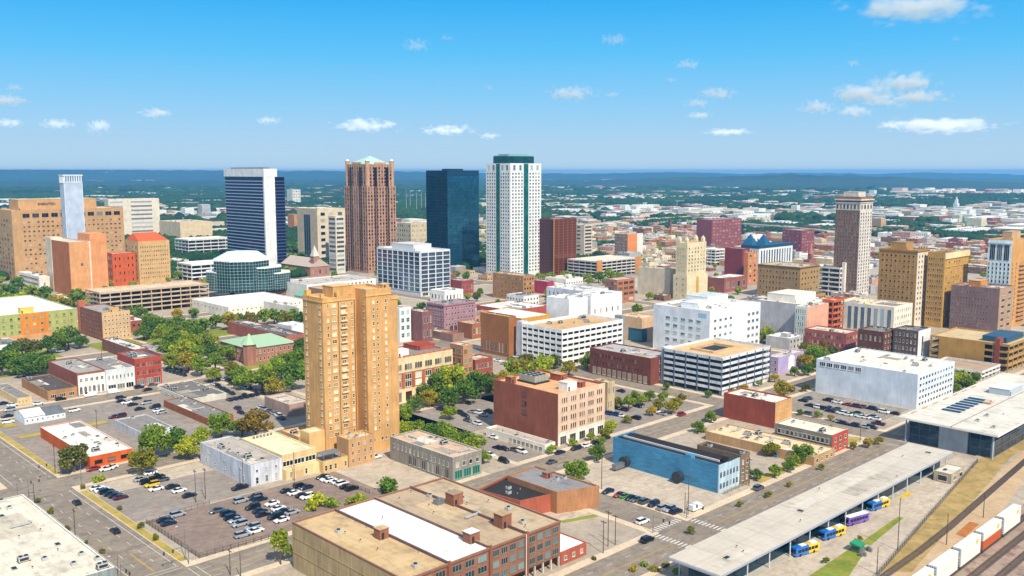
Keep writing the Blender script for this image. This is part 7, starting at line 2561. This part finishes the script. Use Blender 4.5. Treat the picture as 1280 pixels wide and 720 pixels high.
def low_building(a, b, W, D, h, ci, ri, rr, win):
    m = MB()
    m.box(0, 0, -.3, W, D, h - .6, 0)
    t = .3
    m.box(0, 0, h - .6, W, t, h, 0)
    m.box(0, D - t, h - .6, W, D, h, 0)
    m.box(0, t, h - .6, t, D - t, h, 0)
    m.box(W - t, t, h - .6, W, D - t, h, 0)
    m.box(t + .01, t + .01, h - .597, W - t - .01, D - t - .01, h - .55, 1)
    for _ in range(rr.randint(1, 5)):
        x, y, s = rr.uniform(2, max(2.1, W - 3)), rr.uniform(2, max(2.1, D - 3)), rr.uniform(.6, 1.5)
        m.box(x - s, y - s, h - .549, x + s, y + s, h + rr.uniform(.3, 1.4), 3)
    if rr.random() < .4 and W > 10 and D > 10:
        x, y = rr.uniform(2, W - 7), rr.uniform(2, D - 7)
        m.box(x, y, h - .548, x + 5, y + 5, h + 2.4, 0, 1)
    if win:
        fl = max(1, int(h / 3.9))
        for side, L in ((0, W), (1, D)):
            n = max(2, int(L / 3.6))
            if rr.random() < .25:
                continue
            for j in range(fl):
                for i in range(n):
                    q = L * (i + .5) / n
                    z = .9 + j * 3.8
                    if z + 1.8 > h - .6:
                        continue
                    if side == 0:
                        m.box(q - .7, -.06, z, q + .7, -.003, z + 1.7, 2)
                    else:
                        m.box(-.06, q - .7, z, -.003, q + .7, z + 1.7, 2)
    p = XY(a, b)
    o = m.build('low_building', [wallm(WCOL[ci][1], 'brick' if ci in (3, 5) else 'plain'), roofm(RCOL[ri]), GL_D, METAL], None, (p[0], p[1], 0), ANG)
    FOOT.append((a, a + W, b, b + D, h, 'filler'))
    return o
CNT = {}
def named(key):
    CNT[key] = CNT.get(key, -1) + 1
    return CNT[key]
def fill():
    rr = random.Random(5)
    made = []
    tries = 0
    ea = [-60, 97, 115, 241, 256, 398, 413, 536, 551, 662, 677, 790, 805, 920, 935, 1060, 1075, 1210, 1225, 1400]
    while len(made) < 292 and tries < 26000:
        tries += 1
        a, b = rr.uniform(90, 1750), rr.uniform(190, 1350)
        W, D = rr.uniform(10, 30), rr.uniform(10, 36)
        if a < 545 and b < 512:
            continue
        if a < 330 and b < 660:
            continue
        if a < 560 and b < 270:
            continue
        x, y = XY(a + W / 2, b + D / 2)
        if y < 100:
            continue
        px, py = px_of(x, y, 0)
        if not -30 < px < 1310 or py > 440 or py < 262:
            continue
        if any(s0 - 1 < a + W and s1 + 1 > a for s0, s1 in ST) or any(s0 - 1 < b + D and s1 + 1 > b for s0, s1 in AV):
            continue
        if hit(a, a + W, b, b + D, 1.0):
            continue
        if px < 620 and py < 330 and rr.random() < .6:
            continue
        h = rr.choice((4.5, 5.5, 6, 8, 8.5, 10, 12.5)) + rr.uniform(-.4, .4)
        if py > 340:
            h = min(h, 9)
        ci, ri = rr.choice((0, 0, 1, 1, 2, 3, 3, 4, 5, 6, 7)), rr.randrange(len(RCOL))
        o = low_building(a, b, W, D, h, ci, ri, rr, py > 285)
        made.append((px, o, WCOL[ci][0], 'pale' if ri in (0, 5, 6) else 'tan' if ri in (1, 2) else 'grey'))
    for px, o, c, rc in sorted(made, key=lambda t: t[0]):
        lm = landmark(px)
        i = named(('m', lm))
        tag(o, '%s low building, %s flat roof, %s near %s' % (c, rc, nth(i), lm), 'building', 'low buildings near ' + lm)
fill()

def sprawl():
    rr = random.Random(9)
    made = []
    tries = 0
    while len(made) < 298 and tries < 20000:
        tries += 1
        px = rr.uniform(-20, 1300) if rr.random() < .3 else rr.uniform(640, 1300)
        py = 226 + 78 * rr.random() ** 1.25
        p = G(px, py)
        a, b = p[0] * U[0] + p[1] * U[1], p[0] * V[0] + p[1] * V[1]
        if px < 640 and rr.random() < .35:
            continue
        d = math.hypot(*p)
        if d < 1350 or d > 8500:
            continue
        big = rr.random() < .4
        W, D = (rr.uniform(60, 150), rr.uniform(40, 90)) if big else (rr.uniform(20, 50), rr.uniform(18, 40))
        if hit(a, a + W, b, b + D, 6):
            continue
        h = rr.uniform(6, 11)
        if rr.random() < .05:
            h = rr.uniform(18, 32)
            W, D = rr.uniform(18, 30), rr.uniform(18, 30)
        ci = rr.choice((0, 0, 0, 0, 1, 1, 4, 2, 3, 6))
        ri = rr.choice((0, 0, 5, 6, 6, 1, 3))
        m = MB()
        m.box(0, 0, -.3, W, D, h, 0, 1)
        n = int(W / 14)
        for i in range(n):
            x = W * (i + .5) / n
            m.box(x - 1.5, D * .3, h, x + 1.5, D * .3 + 3, h + 1.5, 2)
        for i in range(int(W / 10)):
            x = W * (i + .5) / int(W / 10)
            m.box(x - 2, -.1, .2, x + 2, -.003, 4, 3)
        if rr.random() < .3:
            m.box(W + .01, D * .2, -.3, W * 1.5, D * .7, h * .7, 0, 1)
        q = XY(a, b)
        o = m.build('warehouse', [wallm(WCOL[ci][1], 'plain'), roofm(RCOL[ri]), METAL, DARKM], None, (q[0], q[1], 0), ANG)
        FOOT.append((a, a + W, b, b + D, h, 'far'))
        made.append((px, py, o, WCOL[ci][0], 'tall' if h > 15 else 'long' if big else 'small'))
    for px, py, o, c, sz in sorted(made, key=lambda t: t[0]):
        lm = landmark(px)
        zone = 'far' if py < 248 else 'nearer'
        i = named((zone, lm))
        tag(o, '%s %s warehouse %s in %s sprawl beyond %s' % (sz, c, nth(i), zone, lm), 'warehouse', 'warehouses of the %s sprawl beyond %s' % (zone, lm))
sprawl()
class VN:
    def __init__(s, seed, cell):
        s.g = np.random.default_rng(seed).random((256, 256))
        s.c = cell
    def __call__(s, x, y):
        x, y = x / s.c, y / s.c
        i, j = np.floor(x).astype(int), np.floor(y).astype(int)
        fx, fy = x - i, y - j
        fx, fy = fx * fx * (3 - 2 * fx), fy * fy * (3 - 2 * fy)
        g = lambda a, b: s.g[a % 256, b % 256]
        return (g(i, j) * (1 - fx) + g(i + 1, j) * fx) * (1 - fy) + (g(i, j + 1) * (1 - fx) + g(i + 1, j + 1) * fx) * fy
V1, V2, V3 = VN(1, 420), VN(2, 150), VN(3, 1900)
def specks():
    rr = random.Random(77)
    m = MB()
    n = 0
    while n < 1300:
        px = rr.uniform(-30, 1310) if rr.random() < .6 else rr.uniform(640, 1310)
        py = 223.5 + 70 * rr.random() ** 1.7
        p = G(px, py)
        a, b = p[0] * U[0] + p[1] * U[1], p[0] * V[0] + p[1] * V[1]
        d = math.hypot(*p)
        if d < 1150 or d > 12500 or (d > 6200 and px > 760):
            continue
        k = 1 + d / 4500
        W, D, h = rr.uniform(10, 42) * k, rr.uniform(10, 30) * k, rr.uniform(4, 9) * (1 + d / 4500)
        if hit(a, a + W, b, b + D, 3):
            continue
        if d > 1700 and float(.6 * V1(np.array([p[0]]), np.array([p[1]]))[0] + .4 * V2(np.array([p[0]]), np.array([p[1]]))[0]) > (.5 if px > 640 else .46):
            continue
        c = rr.choice((0, 0, 0, 1, 1, 2, 3, 4))
        m.box(a, b, -.3, a + W, b + D, h, c, rr.choice((0, 0, 1, 2, 5, 5)))
        FOOT.append((a, a + W, b, b + D, h, 'speck'))
        n += 1
    o = m.build('far_buildings', [wallm('#ece8de', 'clean'), wallm('#d8c8ac', 'plain'), wallm('#b09070', 'plain'), wallm('#9a5a46', 'plain'), wallm('#9a9a9c', 'plain'), roofm('#dcd6ca')], None, (0, 0, 0), ANG)
    tag(o, 'countless tiny pale roofs scattered over the plain towards the horizon', 'buildings', kind='stuff')
specks()
def lowblocks():
    rr = random.Random(31)
    m = MB()
    n = tries = 0
    while n < 420 and tries < 20000:
        tries += 1
        px, py = rr.uniform(560, 1310), rr.uniform(258, 345)
        p = G(px, py)
        a, b = p[0] * U[0] + p[1] * U[1], p[0] * V[0] + p[1] * V[1]
        W, D, h = rr.uniform(9, 24), rr.uniform(9, 28), rr.uniform(4, 9)
        if hit(a, a + W, b, b + D, 1) or any(s0 - 1 < a + W and s1 + 1 > a for s0, s1 in ST) or any(s0 - 1 < b + D and s1 + 1 > b for s0, s1 in AV):
            continue
        c = rr.choice((0, 1, 1, 2, 2, 3, 3, 4))
        m.box(a, b, -.3, a + W, b + D, h, c, rr.choice((0, 1, 2, 5, 5, 6)))
        m.box(a + W * .3, b + D * .4, h, a + W * .3 + 2, b + D * .4 + 2, h + 1.2, 4)
        for i in range(int(W / 4)):
            m.box(a + 1 + i * 4, b - .06, 1, a + 2.6 + i * 4, b - .003, 2.8, 7)
        FOOT.append((a, a + W, b, b + D, h, 'low'))
        n += 1
    o = m.build('low_buildings', [wallm('#e6dfd0', 'clean'), wallm('#d2b892', 'plain'), wallm('#b98a62', 'plain'), wallm('#a5644a', 'brick'), wallm('#9a9a9c', 'plain'), roofm('#d8cebc'), roofm('#b0a494'), DARKM], None, (0, 0, 0), ANG)
    tag(o, 'many tiny warm-toned low roofs packed between the far downtown towers', 'buildings', kind='stuff')
lowblocks()

# chimney and radio masts in the distance
def mast(x, y, yt, label):
    p = G(x, y)
    h = height_at(p, yt)
    rt = empty('mast', (p[0], p[1], 0), 0)
    tag(rt, label, 'mast')
    m = MB()
    m.cyl(0, 0, -.3, h * .6, .5, .4, n=6)
    m.cyl(0, 0, h * .6, h, .4, .2, n=6)
    link('pole', m.mesh('pole', plain('#c9ccd0', .5)), rt)
for i, (x, y, t) in enumerate(((508, 266, 236), (513, 264, 240), (521, 268, 240), (527, 265, 238), (532, 266, 241))):
    mast(x, y, t, 'thin pale mast %s between the brown-pink and dark glass towers' % nth(i))
def chimney():
    p = G(838, 296)
    h = height_at(p, 276)
    rt = empty('chimney', (p[0], p[1], 0), 0)
    tag(rt, 'slim red brick chimney among the trees behind the stepped cream tower', 'chimney')
    m = MB()
    m.cyl(0, 0, -.3, h, 2.2, 1.4, n=10)
    link('shaft', m.mesh('shaft', wallm('#a85040', 'brick')), rt)
    m = MB()
    m.cyl(0, 0, h, h + 1, 1.8, 1.8, n=10)
    link('rim', m.mesh('rim', wallm('#8a4a3c', 'brick')), rt)
    p = G(1195, 262)
    h = height_at(p, 246)
    rt = empty('factory_tower', (p[0], p[1], 0), ANG)
    tag(rt, 'white factory tower on the plain beyond the yellow-ochre tower', 'tower')
    m = MB()
    m.box(-9, -6, -.3, 9, 6, h * .5)
    m.box(-4, -4, h * .5, 4, 4, h * .8)
    link('base', m.mesh('base', wallm('#e6e6e4', 'clean')), rt)
    m = MB()
    m.cyl(0, 0, h * .8, h, 2.6, 1.4, n=10)
    link('stack', m.mesh('stack', wallm('#e9e9e8', 'clean')), rt)
chimney()
# elevated highway in the middle distance
def viaduct(pts, w, z, label):
    ps = [G(x, y, z) for x, y in pts]
    rt = empty('viaduct', (0, 0, 0), 0)
    tag(rt, label, 'bridge')
    m, c = MB(), MB()
    for p, q in zip(ps, ps[1:]):
        d = math.hypot(q[0] - p[0], q[1] - p[1])
        n = (-(q[1] - p[1]) / d * w / 2, (q[0] - p[0]) / d * w / 2)
        m.prism([(p[0] - n[0], p[1] - n[1]), (q[0] - n[0], q[1] - n[1]), (q[0] + n[0], q[1] + n[1]), (p[0] + n[0], p[1] + n[1])], z - 1.6, z)
        for s in (-1, 1):
            e = (n[0] * s, n[1] * s)
            m.prism([(p[0] + e[0] * .96, p[1] + e[1] * .96), (q[0] + e[0] * .96, q[1] + e[1] * .96), (q[0] + e[0], q[1] + e[1]), (p[0] + e[0], p[1] + e[1])][::s], z + .001, z + 1.0)
        k = max(1, int(d / 40))
        for i in range(k):
            t = (i + .5) / k
            c.cyl(p[0] + (q[0] - p[0]) * t, p[1] + (q[1] - p[1]) * t, -.3, z - 1.61, 1.6, n=8)
    link('deck', m.mesh('deck', wallm('#cbbfa8', 'plain')), rt)
    link('piers', c.mesh('piers', wallm('#b0a696', 'plain')), rt)
viaduct([(660, 263), (730, 261), (800, 268), (860, 264), (940, 262)], 22, 10, 'pale elevated highway crossing the sprawl behind the copper-coloured tower')
viaduct([(720, 283), (790, 275), (860, 270)], 16, 9, 'pale highway ramp below the elevated highway, behind the orange and tan slab')
viaduct([(925, 279), (1020, 287), (1040, 289)], 20, 10, 'dark-shadowed elevated road behind the wide maroon block')

# ------------------------------------------------------------------ single trees in the middle distance
def midtrees():
    rr = random.Random(21)
    made = []
    tries = 0
    while len(made) < 560 and tries < 40000:
        tries += 1
        a, b = rr.uniform(120, 1500), rr.uniform(270, 1500)
        if a < 545 and b < 512 or a < 330 and b < 660:
            continue
        x, y = XY(a, b)
        px, py = px_of(x, y, 0)
        if not -10 < px < 1290 or py > 430 or py < 278:
            continue
        r = rr.uniform(3.2, 5.5)
        if hit(a - r, a + r, b - r, b + r, .2):
            continue
        if any(s0 + 3 < a < s1 - 3 for s0, s1 in ST) or any(s0 + 3 < b < s1 - 3 for s0, s1 in AV):
            continue
        made.append((px, x, y, r, rr.choice('ggddgyb')))
    made.sort(key=lambda t: t[2])
    rest = made[55:]
    vs = []
    for px, x, y, r, k in rest:
        me = rr.choice(CROWNS_FAR)
        co = np.empty(len(me.vertices) * 3, dtype=np.float32)
        me.vertices.foreach_get('co', co)
        vs.append(co.reshape(-1, 3) * r + np.array([x, y, 0]))
    me = np_mesh('crowns', np.vstack(vs), 4)
    me.materials.append(LEAF['g'])
    tag(link('street_trees', me), 'many small green trees scattered through the far downtown blocks', 'trees', kind='stuff')
    for px, x, y, r, k in sorted(made[:55]):
        lm = landmark(px)
        put_tree(x, y, r, k, '%s street tree %s in blocks around %s' % (TNAME[k], nth(named(('t', lm))), lm), 'scattered trees around ' + lm, far=True)
midtrees()

# ------------------------------------------------------------------ woods
def ico(sub):
    import bmesh
    bm = bmesh.new()
    bmesh.ops.create_icosphere(bm, subdivisions=sub, radius=1)
    v = np.array([x.co[:] for x in bm.verts])
    f = np.array([[x.index for x in p.verts] for p in bm.faces])
    bm.free()
    return v, f
def woods_mat():
    m, nd, lk, b = new_mat('woodland')
    ge = nd.new('ShaderNodeNewGeometry')
    n1 = noise(nd, lk, .004, 5)
    n2 = noise(nd, lk, .25, 4)
    c = mixc(nd, lk, ramp(nd, lk, n1, [(.35, g4(0)), (.65, g4(1))]), hx('#163817'), hx('#2f521c'))
    c = mixc(nd, lk, 1.0, c, ramp(nd, lk, ge.outputs['Random Per Island'], [(0, g4(.6)), (1, (1.35, 1.25, 1.0, 1))]), 'MULTIPLY')
    c = mixc(nd, lk, 1.0, c, ramp(nd, lk, n2, [(.3, g4(.7)), (.7, g4(1.2))]), 'MULTIPLY')
    lk.new(c, b.inputs['Base Color'])
    b.inputs['Roughness'].default_value = .8
    b.inputs['Specular IOR Level'].default_value = .15
    return m
WOODS = woods_mat()
def hillz(x, y):
    """height of the far hills above the plain, shared by the hill sheets and the woods on them"""
    return np.zeros_like(x)
def woods(name, n, d0, d1, r0, r1, sub, flat, seed, label, thr):
    rr = np.random.default_rng(seed)
    d = np.sqrt(rr.uniform(d0 * d0, d1 * d1, n))
    t = np.radians(rr.uniform(-32, 32, n))
    x, y = d * np.sin(t), d * np.cos(t)
    px = 640 + FPX * x / (y * CP + CH * SP)
    dens = .5 * V1(x, y) + .25 * V2(x, y) + .35 * V3(x, y)
    lim = np.where(px < 600, thr - .14, thr - .07) - np.clip((d - 2500) / 9000, 0, .22)
    ok = dens > lim
    a, b = x * U[0] + y * U[1], x * V[0] + y * V[1]
    for f in FOOT:
        m = 5 if d1 < 5000 else 20
        ok &= ~((a > f[0] - m) & (a < f[1] + m) & (b > f[2] - m) & (b < f[3] + m))
    ok &= (d < 6300) | (px < 740)
    dp = y * CP + CH * SP
    py = 360 - FPX * (y * SP - CH * CP) / dp
    ok &= ~((px > 1105) & (py > 236) & (py < 245))
    ok &= ~((px > 880) & (px < 1090) & (py > 236.5) & (py < 239.5))
    ok &= ~((px > 690) & (px < 800) & (py > 236) & (py < 239))
    x, y = x[ok], y[ok]
    n = len(x)
    r = rr.uniform(r0, r1, n)
    tv, tf = ico(sub)
    k = len(tv)
    jit = 1 + rr.uniform(-.28, .28, (n, k, 1))
    Vv = tv[None] * jit * r[:, None, None]
    Vv[:, :, 2] = Vv[:, :, 2] * flat + (r * flat * .75)[:, None]
    Vv[:, :, 0] += x[:, None]
    Vv[:, :, 1] += y[:, None]
    F_ = (tf[None] + (np.arange(n) * k)[:, None, None]).reshape(-1, 3)
    me = np_mesh(name, Vv.reshape(-1, 3), 3, F_)
    me.materials.append(WOODS)
    o = link(name, me)
    tag(o, label, 'woods', kind='stuff')
    print(name, n)
woods('woods', 60000, 900, 2300, 3.5, 6.5, 1, .95, 3, 'green woods and tree belts directly behind downtown', .60)
woods('far_woods', 60000, 2300, 5200, 7, 15, 1, .7, 4, 'dark blue-green woods spread over the plain behind the sprawl', .56)
woods('distant_woods', 40000, 5200, 12500, 22, 48, 1, .35, 5, 'hazy blue woodland reaching to the horizon', .47)

# ------------------------------------------------------------------ hills on the horizon
def hills(name, d0, d1, prof, seed, rough):
    nx, ny = 220, 14
    xs = np.linspace(-260, 1540, nx)
    px = np.array([p[0] for p in prof])
    py = np.array([p[1] for p in prof])
    dm = (d0 + d1) / 2
    vs, fs = [], []
    rr = np.random.default_rng(seed)
    nz = np.interp(np.arange(nx), np.arange(0, nx, 4), rr.uniform(-1, 1, len(np.arange(0, nx, 4)))) + .5 * rr.uniform(-1, 1, nx)
    top = CH + (YH - np.interp(xs, px, py)) / FPX * dm + nz * rough
    for j in range(ny + 1):
        t = j / ny
        d = d0 + (d1 - d0) * t
        for i in range(nx):
            th = math.atan((xs[i] - 640) / (FPX / CP))
            z = max(-4, top[i] * math.sin(math.pi * t) ** .8 * (1 + .12 * math.sin(i * .7 + j * 2.1))) - 3
            vs.append((d * math.sin(th), d * math.cos(th), min(z, 138)))
    for j in range(ny):
        for i in range(nx - 1):
            a = j * nx + i
            fs.append((a, a + 1, a + nx + 1, a + nx))
    me = bpy.data.meshes.new(name)
    me.from_pydata(vs, [], fs)
    m, nd, lk, b = new_mat('wooded_hill_%d' % seed)
    n1 = noise(nd, lk, .002, 8, rough=.7)
    n2 = noise(nd, lk, .0012, 6, rough=.7)
    c = mixc(nd, lk, ramp(nd, lk, n1, [(.35, g4(0)), (.65, g4(1))]), hx('#102a12'), hx('#23421c'))
    c = mixc(nd, lk, ramp(nd, lk, n2, [(.68, g4(0)), (.70, g4(1))]), c, hx('#c9b49a'))
    lk.new(c, b.inputs['Base Color'])
    b.inputs['Roughness'].default_value = .9
    me.materials.append(m)
    o = link(name, me)
    o['kind'] = 'structure'
hills('hills', 10500, 14000, [(-260, 212), (0, 212.3), (150, 213), (280, 213.6), (450, 214.8), (640, 217), (700, 217.5), (770, 216.6), (860, 217), (930, 219), (1000, 220.5), (1100, 221.5), (1540, 223)], 1, 6)
hills('hills', 6200, 9000, [(-260, 226), (600, 226), (740, 226), (820, 223.5), (860, 221.5), (900, 221), (950, 219.4), (985, 218.4), (1020, 219.4), (1060, 219.8), (1150, 222.4), (1250, 226), (1540, 228)], 2, 5)
hills('hills', 14500, 17500, [(-260, 219), (700, 219), (780, 216.6), (860, 215.4), (930, 217.4), (1010, 216), (1090, 217.6), (1160, 215.8), (1280, 218), (1540, 218)], 3, 8)

# the open tan clearing on the right-hand plain
sheet('cleared_land', [pxpoly([(1100, 239), (1180, 236.9), (1310, 236.9), (1320, 242), (1240, 244), (1150, 242)])], groundm('cleared_soil', '#cdb69a', .8, 1.15, .004, .02), .4)

# ------------------------------------------------------------------ air
HAZE = 0.000078
def haze():
    m = MB()
    m.box(-19500, -19500, -6, 19500, 19500, 141)
    mat = bpy.data.materials.new('haze')
    mat.use_nodes = True
    nt = mat.node_tree
    nt.nodes.clear()
    out = nt.nodes.new('ShaderNodeOutputMaterial')
    pv = nt.nodes.new('ShaderNodeVolumePrincipled')
    pv.inputs['Color'].default_value = (.17, .53, 1.0, 1)
    pv.inputs['Density'].default_value = HAZE
    pv.inputs['Anisotropy'].default_value = 0.1
    nt.links.new(pv.outputs[0], out.inputs['Volume'])
    o = m.build('haze', mat)
    o['kind'] = 'stuff'
    o['label'] = 'thin blue air haze over the whole city and plain'

haze()

CLOUDS = [(1130, 17, 200, 34), (523, 62, 40, 16), (560, 53, 24, 7), (765, 55, 40, 15), (855, 84, 44, 12), (835, 103, 20, 7), (713, 119, 68, 18), (763, 121, 24, 8), (893, 119, 56, 15), (868, 131, 40, 11), (870, 146, 42, 9),
          (1057, 83, 22, 10), (1181, 54, 16, 8), (1015, 136, 54, 17), (1058, 141, 56, 15), (1070, 119, 92, 24), (1122, 107, 86, 28), (1140, 124, 84, 18), (1096, 128, 60, 14), (1118, 133, 24, 9), (1170, 158, 150, 20), (1110, 157, 44, 11),
          (20, 128, 58, 16), (30, 112, 28, 9), (20, 155, 44, 11), (80, 156, 50, 12), (131, 159, 36, 18), (203, 143, 48, 13), (340, 152, 36, 11), (460, 158, 90, 16), (562, 164, 76, 12), (612, 171, 30, 8), (905, 166, 70, 9), (612, 112, 14, 7)]
def cloud_mat():
    m = bpy.data.materials.new('cloud')
    m.use_nodes = True
    nd, lk = m.node_tree.nodes, m.node_tree.links
    nd.clear()
    out = nd.new('ShaderNodeOutputMaterial')
    pv = nd.new('ShaderNodeVolumePrincipled')
    pv.inputs['Color'].default_value = (1, 1, 1, 1)
    pv.inputs['Anisotropy'].default_value = .0
    t = nd.new('ShaderNodeTexCoord')
    oi = nd.new('ShaderNodeObjectInfo')
    ln = nd.new('ShaderNodeVectorMath')
    ln.operation = 'LENGTH'
    lk.new(t.outputs['Object'], ln.inputs[0])
    # noise in cloud space, each cloud its own pattern
    off = nd.new('ShaderNodeVectorMath')
    off.operation = 'ADD'
    sc = nd.new('ShaderNodeVectorMath')
    sc.operation = 'MULTIPLY'
    sc.inputs[1].default_value = (2.8, 1.2, 1.1)
    lk.new(t.outputs['Object'], sc.inputs[0])
    mul = nd.new('ShaderNodeVectorMath')
    mul.operation = 'MULTIPLY'
    mul.inputs[1].default_value = (.013, .017, .05)
    lk.new(oi.outputs['Location'], mul.inputs[0])
    lk.new(sc.outputs[0], off.inputs[0])
    lk.new(mul.outputs[0], off.inputs[1])
    n = nd.new('ShaderNodeTexNoise')
    n.inputs['Scale'].default_value = 1.9
    n.inputs['Detail'].default_value = 7
    n.inputs['Roughness'].default_value = .6
    lk.new(off.outputs[0], n.inputs['Vector'])
    a = nd.new('ShaderNodeMath')
    a.operation = 'MULTIPLY_ADD'
    lk.new(n.outputs['Fac'], a.inputs[0])
    a.inputs[1].default_value = 2.2
    a.inputs[2].default_value = -.7
    s = nd.new('ShaderNodeMath')
    s.operation = 'SUBTRACT'
    lk.new(a.outputs[0], s.inputs[0])
    lk.new(ln.outputs['Value'], s.inputs[1])
    mr = nd.new('ShaderNodeMapRange')
    mr.inputs['From Min'].default_value = -.12
    mr.inputs['From Max'].default_value = .35
    mr.inputs['To Min'].default_value = 0
    mr.inputs['To Max'].default_value = .0065
    lk.new(s.outputs[0], mr.inputs['Value'])
    lk.new(mr.outputs[0], pv.inputs['Density'])
    lk.new(pv.outputs[0], out.inputs['Volume'])
    return m
CLM = cloud_mat()
def clouds():
    m = MB()
    m.box(-1, -1, -1, 1, 1, 1)
    me = m.mesh('cloud', CLM)
    for i, (x, y, w, h) in enumerate(sorted(CLOUDS)):
        el = (YH - y) / FPX
        d = (1150 - CH) / el
        sz = w / FPX * d
        hz = h / FPX * d
        X = (x - 640) / FPX * d
        o = link('cloud', me, None, (X, d, 1150), 0)
        o.scale = (sz * .7, sz * .42, hz * .82)
        tag(o, '%s white cloud, %s across the sky' % ('large' if w > 80 else 'small' if w < 35 else 'medium', nth(i)), 'cloud', 'fair weather clouds')
clouds()
